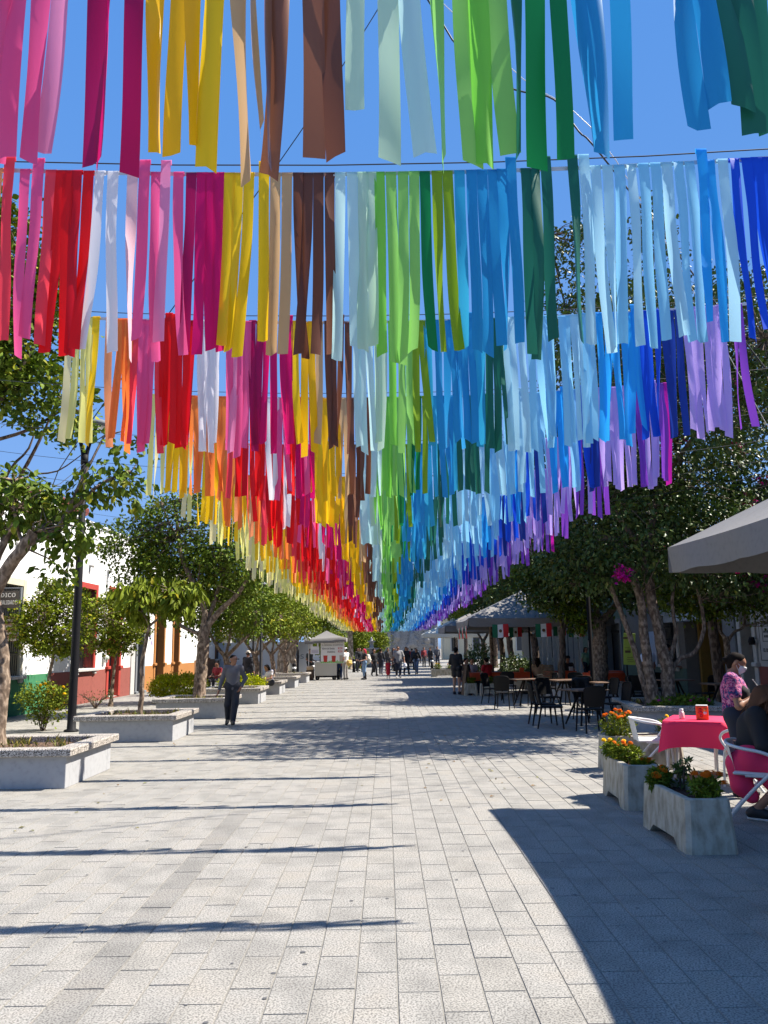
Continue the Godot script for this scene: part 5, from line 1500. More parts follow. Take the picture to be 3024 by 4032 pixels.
	var crowd := [[-0.75, -50.5, "person all in black standing behind the pink-haired person", 0, "short", 0.4], [-0.35, -52.5, "person in black walking just right of the pink-haired person", 1, "tail", 3.0], [0.15, -60.0, "person in open dark jacket over brown shirt, walking in the middle", 3, "short", 0.1], [0.55, -60.6, "person in dark clothes close beside the brown-shirted walker", 0, "long", 0.2], [1.28, -52.0, "person with long black hair in a black dress, right of the grey polo", 0, "long", 0.3], [1.75, -66.0, "person in red top far behind the black dress", -1, "short", 0.5], [2.15, -68.0, "person in dark blue top far right of the black dress", 2, "short", 3.1], [2.5, -69.0, "person in grey top near the farthest bollard", 4, "short", 2.8], [-1.9, -58.5, "person in dark clothes just right of the cart's customers", 0, "short", 0.5], [-2.2, -62.0, "person in dark clothes in shade beyond the cart", 1, "long", 1.0], [1.95, -52.5, "person in black jacket over white shirt and jeans under the far canopy", 0, "long", -0.3], [0.85, -72.0, "person in white top far behind the walking pair", -2, "short", 0.0], [3.3, -71.0, "person in dark red top sitting far off under the pale canopy", -3, "short", 0.4], [3.9, -72.0, "person in black far off at the pale canopy's table", 0, "tail", -0.6], [4.6, -73.0, "person in pale top far off beside the pale canopy's pole", 4, "short", 0.2], [-1.2, -75.0, "person in dark coat walking far across the plaza", 2, "short", 1.4], [-0.6, -82.0, "smallest dark figure far off in the plaza", 3, "short", 0.0]]
	for e in crowd:
		var c: Array = [0.5, 0.02, 0.03] if e[3] == -1 else [0.6, 0.6, 0.6] if e[3] == -2 else [0.2, 0.02, 0.025] if e[3] == -3 else dark[e[3]]
		person(e[2], Vector3(e[0], 0, e[1]), e[5], rng.randf_range(1.62, 1.78), WALK if rng.randf() < 0.6 else {}, {"top": c, "sleeve": 1.9 if e[3] != -1 else 0.5, "bottom": dark[(absi(e[3]) + 1) % 3] if e[0] != 1.95 else [0.12, 0.17, 0.26], "hair": e[4], "cell": 0.032, "girth": rng.randf_range(0.95, 1.12), "female": e[4] != "short"}, gp)

	# right side: the restaurant terrace
	person("waitress in black top and black shorts seen from behind beside the flag umbrella", Vector3(2.55, 0, -29.7), 2.7, 1.70, {"l_wrist": Vector3(0.2, 1.02, 0.18), "r_wrist": Vector3(-0.2, 1.02, 0.18)}, {"female": true, "top": [0.012, 0.012, 0.014], "sleeve": 0.9, "bottom": [0.014, 0.014, 0.016], "bottom_name": "shorts", "leg": 0.5, "hair": "bun", "cell": 0.018, "girth": 1.08, "skin": "light"})
	var dg := "diners under the terrace umbrellas"
	person("diner in black top with dark hair at the orange table, facing the street", Vector3(2.95, -0.02, -30.6), 0.9, 1.68, SIT, {"top": [0.014, 0.014, 0.016], "bottom": [0.02, 0.02, 0.03], "hair": "short", "cell": 0.02, "skin": "light"}, dg)
	person("diner in red polo shirt with back to the camera at the orange table", Vector3(3.75, -0.02, -30.2), -2.5, 1.68, SIT, {"top": [0.50, 0.012, 0.02], "bottom": [0.02, 0.03, 0.06], "hair": "short", "cell": 0.02, "skin": "light"}, dg)
	person("diner in pale grey top across from the red polo wearer", Vector3(3.3, -0.02, -31.6), 0.3, 1.65, SIT, {"top": [0.34, 0.35, 0.40], "bottom": [0.02, 0.02, 0.03], "hair": "short", "cell": 0.022}, dg)
	person("long-haired diner in beige top at the middle orange table", Vector3(5.65, -0.02, -30.4), 2.9, 1.66, SIT, {"female": true, "top": [0.38, 0.27, 0.18], "bottom": [0.02, 0.02, 0.03], "hair": "long", "cell": 0.022}, dg)
	person("diner in dark cap and dark top at the red-clothed table", Vector3(7.0, -0.02, -31.5), 0.2, 1.68, SIT, {"top": [0.02, 0.02, 0.024], "bottom": [0.02, 0.02, 0.03], "hat": [0.015, 0.015, 0.018], "brim": 0.11, "cell": 0.022}, dg)
	person("person in pale green top standing by the dark doorway", Vector3(8.6, 0, -35.0), 0.5, 1.62, {}, {"female": true, "top": [0.20, 0.30, 0.16], "bottom": [0.02, 0.02, 0.03], "hair": "long", "cell": 0.024})
	person("waiter in white shirt behind the multi-trunked tree", Vector3(8.15, 0, -23.6), 1.8, 1.70, {"l_wrist": Vector3(0.16, 1.05, 0.24), "r_wrist": Vector3(-0.16, 1.05, 0.24)}, {"top": [0.55, 0.58, 0.62], "bottom": [0.02, 0.02, 0.025], "cell": 0.022})
	person("waiter with white apron string in the barred window's light", Vector3(7.35, 0, -22.9), -2.6, 1.70, {}, {"top": [0.5, 0.56, 0.68], "bottom": [0.015, 0.015, 0.02], "cell": 0.022})
	person("person in dark blue top leaning behind the forked right tree", Vector3(8.9, 0, -34.2), -0.8, 1.66, {}, {"top": [0.05, 0.07, 0.14], "bottom": [0.02, 0.02, 0.025], "cell": 0.026})
# ---------------------------------------------------------------- right side: restaurant terrace
func umbrella(label: String, at: Vector3, half: float, valance_low: float, m: String, rise := 1.3, pole := true, turn := 0.0) -> Node3D:
	var t := thing("market_umbrella", label, "umbrella", at, turn, "square terrace umbrellas")
	var top := valance_low + 0.28
	var apex := Vector3(0, top + rise, 0)
	for i in 4:
		var a := i * PI / 2
		var b := Basis(Vector3.UP, a)
		var rows := []
		for r in 7:
			var f := r / 6.0
			var row := []
			for k in 9:
				var u := k / 8.0 * 2.0 - 1.0
				var dip := 0.10 * sin(f * PI) * (1.0 - u * u) + 0.035 * (1.0 - u * u) * f
				row.append(b * Vector3(u * half * f, apex.y - rise * f - dip, half * f - 0.07 * (1.0 - u * u) * f * f))
			rows.append(row)
		var st := mb()
		sheet(st, rows, Vector3.UP)
		var panel := put("canopy_panel", smooth(st), M[m], t)
		var v := mb()
		var vr := [[], [], []]
		for k in 25:
			var u := k / 24.0 * 2.0 - 1.0
			for r in 3:
				var y := top - 0.035 * (1.0 - u * u) - 0.14 * r - (0.02 * absf(sin(u * 9.0)) if r == 2 else 0.0)
				vr[r].append(b * Vector3(u * (half + 0.004), y, half + 0.006 - 0.07 * (1.0 - u * u) + 0.018 * r * sin(u * 11.0 + i)))
		sheet(v, vr, b * Vector3.BACK)
		put("valance", smooth(v), M[m], panel)
		# the hip arm under each corner
		var h := mb()
		tube(h, [b * Vector3(half * 0.98, top - 0.06, half * 0.98), Vector3(0, apex.y - 0.16, 0)], [0.016, 0.018], 6)
		put("rib", smooth(h), M["black_steel"], t)
		var h2 := mb()
		tube(h2, [b * Vector3(half * 0.5, apex.y - rise * 0.5 - 0.1, half * 0.5), Vector3(0, apex.y - rise * 0.95, 0)], [0.012, 0.012], 6)
		put("strut", smooth(h2), M["black_steel"], t)
	var c := mb()
	lathe(c, [[0.0, apex.y + 0.08], [0.05, apex.y + 0.06], [0.32, apex.y - 0.12], [0.0, apex.y - 0.10]], 12)
	put("cap", smooth(c), M[m], t)
	if pole:
		c = mb()
		lathe(c, [[0.0, 0.0], [0.34, 0.0], [0.34, 0.07], [0.06, 0.09], [0.035, 0.4], [0.035, apex.y - 0.05], [0.0, apex.y - 0.05]], 14)
		put("pole", smooth(c), M["black_steel"], t)
	return t

func trough(label: String, at: Vector3, w: float, l: float, h: float, turn: float) -> Node3D:
	var t := thing("planter_trough", label, "planter", at, turn, "stained concrete planter troughs along the terrace")
	var z := l / 2
	var x := w / 2
	var st := mb()
	var tp := 0.028
	var poly := PackedVector2Array([Vector2(-z, 0), Vector2(-z + 0.17, 0), Vector2(-z + 0.23, 0.075), Vector2(z - 0.23, 0.075), Vector2(z - 0.17, 0), Vector2(z, 0), Vector2(z, h), Vector2(-z, h)])
	# cross-section loop with cut corners, lofted upwards with a slight taper
	var loops := []
	var heights := [0.0, 0.10, h * 0.5, h - 0.03, h - 0.008, h]
	for i in heights.size():
		var y: float = heights[i]
		var k := tp * y / h + (0.012 if i == heights.size() - 1 else 0.0)
		var cc := 0.035
		var a := x - k
		var b := z - k
		loops.append([Vector3(-a, y, -b + cc), Vector3(-a + cc, y, -b), Vector3(a - cc, y, -b), Vector3(a, y, -b + cc), Vector3(a, y, b - cc), Vector3(a - cc, y, b), Vector3(-a + cc, y, b), Vector3(-a, y, b - cc)])
	for i in heights.size() - 1:
		for k in 8:
			var k2 := (k + 1) % 8
			var p: Vector3 = (loops[i][k] + loops[i][k2]) * 0.5
			if i == 0 and (k == 3 or k == 7):   # the long sides stand on two feet
				var lo: Array = [loops[0][k], loops[0][k2]]
				var hi: Array = [loops[1][k], loops[1][k2]]
				var q := []
				for s in [0.0, 0.17, 0.26, 0.74, 0.83, 1.0]:
					var y2 := 0.0 if s < 0.2 or s > 0.8 else 0.75
					q.append([lo[0].lerp(lo[1], s).lerp(hi[0].lerp(hi[1], s), y2), hi[0].lerp(hi[1], s)])
				for s in 5:
					q4(st, q[s][0], q[s + 1][0], q[s + 1][1], q[s][1], p * Vector3(1, 0, 1))
				for s in [1, 2, 3]:
					var d := Vector3(-p.x * 0.5, 0, 0)
					q4(st, q[s][0], q[s + 1][0], q[s + 1][0] + d, q[s][0] + d, Vector3.DOWN)
			else:
				q4(st, loops[i][k], loops[i][k2], loops[i + 1][k2], loops[i + 1][k], p * Vector3(1, 0, 1))
	# rim and inner walls
	var inner := []
	for p in loops[-1]:
		inner.append(Vector3(p.x - signf(p.x) * 0.055, h - 0.004, p.z - signf(p.z) * 0.055))
	for k in 8:
		var k2 := (k + 1) % 8
		q4(st, loops[-1][k], loops[-1][k2], inner[k2], inner[k], Vector3.UP)
		q4(st, inner[k], inner[k2], inner[k2] - Vector3(0, 0.14, 0), inner[k] - Vector3(0, 0.14, 0), -(inner[k] + inner[k2]) * Vector3(1, 0, 1))
	put("basin", flat(st), M["trough_concrete"], t)
	var rows := []
	for i in 7:
		var r := []
		for k in 13:
			r.append(Vector3(lerpf(-x + 0.07, x - 0.07, i / 6.0), h - 0.07 + rng.randf_range(-0.015, 0.02), lerpf(-z + 0.07, z - 0.07, k / 12.0)))
		rows.append(r)
	st = mb()
	sheet(st, rows, Vector3.UP)
	put("soil", smooth(st), M["red_soil"], t)
	return t

func marigold(label: String, at: Vector3, r: float, h: float, blooms: int, hue: String, bright := true) -> void:
	var b := bush("marigold_plant", label, "flower", at, [[Vector3(0, h * 0.6, 0), Vector3(r, h * 0.42, r), 34, 15, r * 0.16, 0.4]], "long", "leaf_bright" if bright else "leaf_mid", 0.055, "", 7, h * 0.9)
	var spots := []
	for i in blooms:
		var a := rng.randf() * TAU
		var q := sqrt(rng.randf()) * r * 0.95
		spots.append(Vector3(cos(a) * q, h * rng.randf_range(0.95, 1.2), sin(a) * q))
	flower_heads(b, spots, M[hue], 0.027)

func dark_chair(label: String, at: Vector3, turn: float, grp := "black plastic terrace chairs") -> Node3D:
	var t := thing("terrace_chair", label, "chair", at, turn, grp)
	var m: Material = M["black_plastic"]
	var st := mb()
	var rows := []
	for i in 6:
		var r := []
		for k in 7:
			var u := k / 6.0 * 2 - 1
			r.append(Vector3(u * (0.225 - 0.01 * i), 0.455 - 0.012 * (1 - u * u) * sin(i / 5.0 * PI), 0.22 - i * 0.088))
		rows.append(r)
	sheet(st, rows, Vector3.UP)
	var rows2 := []
	for r in rows:
		var q := []
		for p in r:
			q.append(p - Vector3(0, 0.022, 0))
		rows2.append(q)
	sheet(st, rows2, Vector3.DOWN)
	var rim := []
	for p in [Vector3(-0.225, 0.444, 0.22), Vector3(0.225, 0.444, 0.22), Vector3(0.175, 0.444, -0.22), Vector3(-0.175, 0.444, -0.22), Vector3(-0.225, 0.444, 0.22)]:
		rim.append(p)
	tube(st, rim, ramp([0.018, 0.018], 5), 6, false)
	put("seat", smooth(st), m, t)
	st = mb()
	rows = []
	rows2 = []
	for i in 9:
		var f := i / 8.0
		var y := 0.50 + f * 0.38
		var w := lerpf(0.185, 0.215, f) if i < 8 else 0.17
		var zz := -0.215 - f * 0.075
		var r := []
		var q := []
		for k in 9:
			var u := k / 8.0 * 2 - 1
			r.append(Vector3(u * w, y, zz - 0.035 * (1 - u * u)))
			q.append(Vector3(u * w, y, zz - 0.035 * (1 - u * u) - 0.014))
		rows.append(r)
		rows2.append(q)
	sheet(st, rows, Vector3.BACK)
	sheet(st, rows2, Vector3.FORWARD)
	var back := put("backrest", smooth(st), m, t)
	st = mb()
	var loop := [Vector3(-0.185, 0.45, -0.20)]
	for i in 9:
		loop.append(rows[i][0])
	loop.append(Vector3(-0.1, 0.893, -0.31))
	loop.append(Vector3(0.1, 0.893, -0.31))
	for i in range(8, -1, -1):
		loop.append(rows[i][8])
	loop.append(Vector3(0.185, 0.45, -0.20))
	tube(st, loop, ramp([0.016, 0.016], loop.size()), 6)
	put("back_frame", smooth(st), m, back)
	for e in [[0.205, 0.2, 0.235, 0.235], [-0.205, 0.2, -0.235, 0.235], [0.175, -0.2, 0.21, -0.29], [-0.175, -0.2, -0.21, -0.29]]:
		st = mb()
		tube(st, [Vector3(e[0], 0.44, e[1]), Vector3(e[2], 0.0, e[3])], [0.022, 0.015], 6)
		put("leg", smooth(st), m, t)
	return t

func wood_table(label: String, at: Vector3, turn: float, grp := "wood topped terrace tables") -> Node3D:
	var t := thing("terrace_table", label, "table", at, turn, grp)
	for i in 6:
		put("plank", box_mesh(Vector3(-0.40 + i * 0.1335, 0.72 + (i % 2) * 0.0015, -0.40), Vector3(-0.40 + i * 0.1335 + 0.131, 0.75 + (i % 2) * 0.0015, 0.40), 0.004), M["table_wood"], t)
	for e in [[1, 1], [1, -1], [-1, 1], [-1, -1]]:
		var st := mb()
		tube(st, [Vector3(e[0] * 0.06, 0.715, e[1] * 0.06), Vector3(e[0] * 0.30, 0.0, e[1] * 0.30)], [0.028, 0.02], 7)
		put("leg", smooth(st), M["black_plastic"], t)
	return t

func cloth_table(label: String, at: Vector3, turn: float, cloth: String, cloth_label: String, hx := 0.40, hz := 0.40, drop := 0.30, legs := "white_metal", grp := "cloth covered terrace tables") -> void:
	var t := thing("dining_table", label, "table", at, turn, grp)
	put("tabletop", box_mesh(Vector3(-hx + 0.01, 0.70, -hz + 0.01), Vector3(hx - 0.01, 0.73, hz - 0.01), 0.005), M["white_metal"], t)
	for e in [[1, 1], [1, -1], [-1, 1], [-1, -1]]:
		var st := mb()
		tube(st, [Vector3(e[0] * (hx - 0.06), 0.70, e[1] * (hz - 0.06)), Vector3(e[0] * (hx - 0.01), 0.0, e[1] * (hz - 0.01))], [0.02, 0.016], 8)
		put("leg", smooth(st), M[legs], t)
	var c := thing("tablecloth", cloth_label, "tablecloth", at + Vector3(0, 0.732, 0), turn, "tablecloths on the terrace")
	var st := mb()
	var rows := []
	var n := 40
	for r in 8:
		var row := []
		for k in n + 1:
			var a := float(k % n) / n * 4.0
			var s := int(a)
			var u := (a - s) * 2 - 1
			var p: Vector3 = [Vector3(u * hx, 0, hz), Vector3(hx, 0, -u * hz), Vector3(-u * hx, 0, -hz), Vector3(-hx, 0, u * hz)][s]
			var nrm: Vector3 = [Vector3.BACK, Vector3.RIGHT, Vector3.FORWARD, Vector3.LEFT][s]
			var corner := pow(absf(u), 6.0)
			if r == 0:
				row.append(p * 0.0 + Vector3(0, 0.008, 0))
			elif r == 1:
				row.append(p * 0.985 + Vector3(0, 0.008, 0))
			else:
				var f := (r - 2) / 5.0
				var outw := 0.012 + f * (0.03 + 0.022 * sin(a * 5.0 + 1.0) + 0.02 * sin(a * 11.0)) + f * corner * 0.07
				var side := signf(u) * corner * 0.06 * f
				var tan: Vector3 = [Vector3.RIGHT, Vector3.FORWARD, Vector3.LEFT, Vector3.BACK][s]
				row.append(p * 1.005 + nrm * outw + tan * side + Vector3(0, -f * (drop + 0.07 * corner), 0))
		rows.append(row)
	sheet(st, rows, Vector3.UP)
	put("cloth", smooth(st), M[cloth], c)

func tub_chair(label: String, at: Vector3, turn: float) -> Node3D:
	var t := thing("tube_armchair", label, "chair", at, turn, "white tubular metal armchairs at the pink table")
	var m: Material = M["white_metal"]
	var st := mb()
	var half := [Vector3(0.23, 0.0, -0.30), Vector3(0.25, 0.28, -0.06), Vector3(0.275, 0.52, 0.17), Vector3(0.28, 0.62, 0.17), Vector3(0.28, 0.67, 0.06), Vector3(0.27, 0.695, -0.10), Vector3(0.19, 0.72, -0.235), Vector3(0.0, 0.73, -0.28)]
	var pts := half.duplicate()
	for i in range(half.size() - 2, -1, -1):
		pts.append(Vector3(-half[i].x, half[i].y, half[i].z))
	pts = curve(pts, 4)
	tube(st, pts, ramp([0.0165, 0.0165], pts.size()), 9)
	put("arm_loop", smooth(st), m, t)
	st = mb()
	var rows := []
	for i in 5:
		var r := []
		for k in 9:
			var u := k / 8.0 * 2 - 1
			r.append(Vector3(u * 0.15, 0.455 + i * 0.066, -0.19 - 0.05 * (1 - u * u) - i * 0.012))
		rows.append(r)
	sheet(st, rows, Vector3.BACK)
	put("back_panel", smooth(st), m, t)
	put("seat", box_mesh(Vector3(-0.21, 0.435, -0.21), Vector3(0.21, 0.465, 0.21), 0.014), m, t)
	for s in [-1.0, 1.0]:
		st = mb()
		tube(st, curve([Vector3(s * 0.19, 0.43, -0.1), Vector3(s * 0.205, 0.43, 0.14), Vector3(s * 0.215, 0.39, 0.20), Vector3(s * 0.23, 0.0, 0.22)], 3), ramp([0.015, 0.014], 10), 8)
		put("leg", smooth(st), m, t)
	return t

func emblem_flag(t: Node3D, at: Vector3, w: float, h: float, turn: float, skew := 0.0) -> void:
	var base := Node3D.new()
	base.name = "flag" if not t.has_node("flag") else "flag_%03d" % t.get_child_count()
	t.add_child(base, true)
	base.position = at
	base.rotation.y = turn
	for i in 3:
		var rows := []
		for r in 4:
			var row := []
			for k in 5:
				var u := (i + k / 4.0) / 3.0
				row.append(Vector3((u - 0.5) * w + skew * r * 0.04, -h * r / 3.0 - 0.01 * sin(u * 5.0), 0.02 * sin(u * 8.0 + r) * r / 3.0))
			rows.append(row)
		var st := mb()
		sheet(st, rows, Vector3.BACK)
		put("stripe", smooth(st), M[["flag_green", "flag_white", "flag_red"][i]], base)
	var st := mb()
	lathe(st, [[0.0, 0.004], [0.035, 0.006], [0.058, 0.004], [0.06, 0.0]], 14)
	tube(st, [Vector3(-0.045, 0.006, 0.03), Vector3(0, 0.007, 0.055), Vector3(0.045, 0.006, 0.03)], [0.008, 0.01, 0.008], 6)
	tube(st, [Vector3(-0.03, 0.008, -0.01), Vector3(0.01, 0.01, -0.035), Vector3(0.035, 0.008, 0.005)], [0.006, 0.014, 0.006], 6)
	var o := put("emblem", smooth(st), M["emblem_brown"], base)
	o.position = Vector3(0, -h * 0.5, 0.014)
	o.rotation.x = PI / 2
	o.scale = Vector3(w / 0.6, 1, w / 0.6)

func right_house(called: String, label: String, z0: float, z1: float, top: float, dado: float, dado_m: String, trim_m: String, ops: Array, wall_m: String) -> Node3D:
	var o2 := []
	for i in range(ops.size() - 1, -1, -1):
		var o: Array = ops[i].duplicate()
		o[0] = z0 - (ops[i][1] - z1)
		o[1] = z0 - (ops[i][0] - z1)
		o2.append(o)
	var h := house(called, label, z0, z1, top, dado, dado_m, trim_m, o2, wall_m)
	h.position = Vector3(9.7, 0, z1)
	h.rotation.y = PI
	h.set_meta("group", "house fronts along the right side")
	return h

func right_side() -> void:
	umbrella("large grey square umbrella overhanging the right foreground", Vector3(5.86, 0, -6.6), 2.6, 2.52, "grey_canvas", 1.3, true, -0.012)
	var u2 := umbrella("grey square umbrella hung with tricolour flags", Vector3(5.25, 0, -29.65), 2.45, 2.38, "grey_canvas", 1.15, true)
	umbrella("dark grey square umbrella just behind the flag-hung one", Vector3(5.5, 0, -42.0), 2.6, 2.45, "grey_canvas", 1.25, true)
	umbrella("pale cream umbrella farthest down the right side", Vector3(5.6, 0, -66.0), 2.6, 2.5, "pale_canvas", 1.2, true)
	# tricolour flags along the umbrella's edge
	for e in [[-1.4, 2.49, 0.0], [0.05, 2.49, 0.0], [1.15, 2.47, 0.0]]:
		emblem_flag(u2, Vector3(e[0], e[1] - 0.06, 2.49), 0.54, 0.44, 0.0)
	for e in [[-2.48, 2.45, 1.6], [-2.48, 2.45, 0.3], [-2.48, 2.45, -1.0]]:
		emblem_flag(u2, Vector3(e[0], e[1] - 0.05, e[2]), 0.55, 0.42, -PI / 2, 0.5)
	for e in [[-0.3, 2.40, -1.2], [1.4, 2.42, -1.3]]:
		emblem_flag(u2, Vector3(e[0], e[1], e[2]), 0.5, 0.36, 0.1)

	# concrete troughs with marigolds
	trough("stained concrete trough of marigolds in the right foreground shade", Vector3(2.635, 0, -7.45), 0.43, 1.12, 0.43, 0.02)
	trough("stained concrete trough of pale marigolds just behind the foreground one", Vector3(2.68, 0, -9.2), 0.42, 1.05, 0.45, -0.04)
	trough("concrete trough set crosswise under the white armchair, orange flowers in it", Vector3(3.52, 0, -11.55), 0.40, 1.12, 0.46, PI / 2 + 0.05)
	trough("concrete trough cut by the right edge of the picture", Vector3(2.70, 0, -4.98), 0.42, 1.1, 0.44, 0.0)
	trough("grey trough under the orange table, left of its pair", Vector3(3.0, 0, -29.15), 0.40, 0.5, 0.42, PI / 2 - 0.1)
	trough("grey trough under the orange table, right of its pair", Vector3(3.58, 0, -28.85), 0.40, 0.62, 0.42, PI / 2 - 0.1)
	trough("pale trough of yellow flowers far down the right side", Vector3(3.35, 0, -47.6), 0.42, 1.5, 0.45, PI / 2)
	marigold("orange marigold clump at the near end of the foreground trough", Vector3(2.72, 0.36, -7.15), 0.11, 0.19, 0, "petal_orange", false)
	var mg := get_node("marigold_plant")
	flower_heads(mg, [Vector3(-0.09, 0.235, 0.0), Vector3(-0.03, 0.23, 0.05), Vector3(0.02, 0.235, 0.0), Vector3(0.06, 0.24, 0.03), Vector3(0.1, 0.235, 0.06), Vector3(0.12, 0.17, 0.1)], M["petal_orange"], 0.032)
	marigold("dark leafy marigold with orange buds at the far end of the foreground trough", Vector3(2.56, 0.36, -7.86), 0.09, 0.16, 4, "petal_orange", false)
	bush("leafy_sprig", "tall dark leafy sprig between the two foreground troughs' flowers", "plant", Vector3(2.72, 0.37, -7.72), [[Vector3(0.05, 0.16, 0), Vector3(0.11, 0.11, 0.08), 12, 9, 0.03, 0.4]], "long", "leaf_dark", 0.06, "", 6, 0.3)
	marigold("orange marigold left edge clump of the foreground trough", Vector3(2.49, 0.36, -7.74), 0.06, 0.13, 6, "petal_orange", false)
	marigold("pale green marigold clump filling the second trough", Vector3(2.64, 0.38, -9.2), 0.15, 0.21, 6, "petal_orange")
	marigold("small marigold at the far end of the second trough", Vector3(2.60, 0.38, -9.5), 0.12, 0.2, 5, "petal_yellow")
	marigold("low orange flowers at the near end of the second trough", Vector3(2.72, 0.37, -8.88), 0.09, 0.10, 4, "petal_orange")
	marigold("bushy orange marigold in the crosswise trough by the white armchair", Vector3(3.22, 0.38, -11.5), 0.22, 0.34, 24, "petal_orange")
	marigold("small yellow-green plant in the crosswise trough behind the armchair", Vector3(3.95, 0.38, -11.6), 0.14, 0.26, 3, "petal_yellow")
	marigold("yellow flowers in the far pale trough, left clump", Vector3(3.0, 0.38, -47.6), 0.22, 0.34, 9, "petal_yellow")
	marigold("yellow and orange flowers in the far pale trough, right clump", Vector3(3.75, 0.38, -47.6), 0.25, 0.34, 12, "petal_orange")
	marigold("dark plant in the left trough under the orange table", Vector3(3.0, 0.36, -29.15), 0.18, 0.24, 2, "petal_orange", false)
	marigold("orange budded plant in the right trough under the orange table", Vector3(3.55, 0.36, -28.85), 0.2, 0.28, 5, "petal_orange", false)

	# the pink table and what stands on it
	cloth_table("square metal table under the bright pink cloth", Vector3(4.05, 0, -10.71), -0.49, "pink_cloth", "bright pink tablecloth on the sunlit table", 0.38, 0.42, 0.31)
	var nb := thing("napkin_box", "orange printed napkin box on the pink tablecloth", "napkin box", Vector3(4.02, 0.742, -10.5), -0.35)
	put("box", box_mesh(Vector3(-0.075, 0.0, -0.045), Vector3(0.075, 0.17, 0.045), 0.008), mat("napkin_orange", lin(0.80, 0.085, 0.01), 0.5), nb)
	put("lid", box_mesh(Vector3(-0.072, 0.171, -0.042), Vector3(0.072, 0.182, 0.042), 0.005), M["flag_white"], nb)
	for e in [[-0.022, 0.125, 0.022, "flag_red"], [-0.02, 0.09, 0.027, "flag_red"], [0.035, 0.12, 0.024, "petal_plain"], [0.035, 0.085, 0.022, "flag_white"], [-0.01, 0.05, 0.02, "flag_red"]]:
		var st := mb()
		lathe(st, [[0.0, 0.002], [e[2], 0.002], [e[2], 0.0]], 10)
		var o := put("print", flat(st), mat("petal_plain", lin(0.75, 0.28, 0.05), 0.6) if e[3] == "petal_plain" else M[e[3]], nb)
		o.position = Vector3(e[0], e[1], 0.0455)
		o.rotation.x = PI / 2
	var sh := thing("salt_shaker", "small glass shaker with pink cap on the pink tablecloth", "shaker", Vector3(3.80, 0.742, -10.62))
	var st := mb()
	lathe(st, [[0.0, 0.0], [0.034, 0.0], [0.036, 0.02], [0.034, 0.085], [0.022, 0.10], [0.0, 0.10]], 12)
	put("body", smooth(st), mat("shaker_pink", lin(0.72, 0.45, 0.45), 0.2), sh)
	st = mb()
	lathe(st, [[0.023, 0.098], [0.025, 0.13], [0.0, 0.133]], 12)
	put("cap", smooth(st), M["white_metal"], sh)
	tub_chair("white tube armchair left of the pink table, its back to the street", Vector3(3.52, 0, -11.0), PI / 2 - 0.15)
	tub_chair("white tube armchair behind the right end of the pink table", Vector3(4.6, 0, -11.05), -1.9)
	tub_chair("white tube armchair in front of the pink table by the standing waitress", Vector3(4.35, 0, -9.95), -2.6)
	tub_chair("white tube armchair under the seated person in crimson trousers", Vector3(3.66, 0, -8.22), 1.05).scale = Vector3(1.2, 1.0, 1.0)
	# black chairs and wood tables beyond
	var ch := [[4.05, -16.35, PI + 0.1, "black chair with its back to the camera, nearest of the dark chairs"], [3.45, -17.25, PI / 2 - 0.2, "black chair seen side-on, facing right, at the nearer wood table"], [3.42, -18.0, PI / 2 + 0.05, "black chair just behind the side-on one"], [4.6, -18.95, 0.2, "black chair with a jacket hung on it, beyond the nearer wood table"], [3.22, -22.55, PI - 0.35, "black chair angled away at the farther wood table"], [4.1, -23.2, -2.2, "black chair to the right of the farther wood table"], [3.2, -24.7, 0.9, "black chair half hidden behind the angled one"], [5.3, -19.9, -1.3, "black chair beside the forked tree's planter"], [6.6, -21.6, 2.6, "black chair behind the multi-trunked planter, left"], [8.2, -20.9, -2.8, "black chair in the shade before the menu wall"], [7.7, -22.8, 0.3, "black chair behind the multi-trunked planter, right"], [4.95, -17.7, -PI / 2 + 0.2, "black chair at the right end of the nearer wood table"], [4.75, -24.3, -1.4, "black chair facing left at the farther wood table"], [5.3, -21.9, 2.8, "black chair before the small wood table by the trunk"], [5.5, -24.0, -0.4, "black chair beyond the small wood table by the trunk"], [4.0, -20.3, 0.3, "black chair standing alone between the two wood tables"], [3.9, -26.2, 2.9, "black chair before the flag umbrella's orange table"], [6.3, -20.2, 1.2, "black chair left of the multi-trunked planter's wood table"]]
	for e in ch:
		dark_chair(e[3], Vector3(e[0], 0, e[1]), e[2])
	wood_table("wood topped table among the nearest black chairs", Vector3(4.3, 0, -17.9), 0.35)
	wood_table("wood topped table at the farther black chairs", Vector3(4.1, 0, -24.0), 0.1)
	wood_table("wood topped table left of the multi-trunked tree", Vector3(5.75, 0, -21.2), 0.05)
	wood_table("small wood topped table by the forked tree's trunk", Vector3(5.0, 0, -23.0), 0.2)
	wood_table("wood topped table right of the multi-trunked tree", Vector3(7.75, 0, -22.0), 0.0)
	wood_table("wood topped table behind the masked waitress", Vector3(8.05, 0, -19.6), 0.1)
	var jk := thing("jacket", "dark jacket hung over the back of a black chair", "jacket", Vector3(4.6, 0.52, -19.15), 0.2)
	put("cloth", field_mesh([[Vector3(-0.17, 0.37, -0.14), Vector3(0.17, 0.37, -0.14), 0.05, 0.05], [Vector3(0.14, 0.36, -0.12), Vector3(0.17, -0.12, -0.13), 0.06, 0.09], [Vector3(-0.1, 0.36, -0.14), Vector3(-0.1, 0.05, -0.15), 0.06, 0.05]], 0.018, 0.06), mat("cloth_black", lin(0.012, 0.012, 0.014), 0.85), jk)
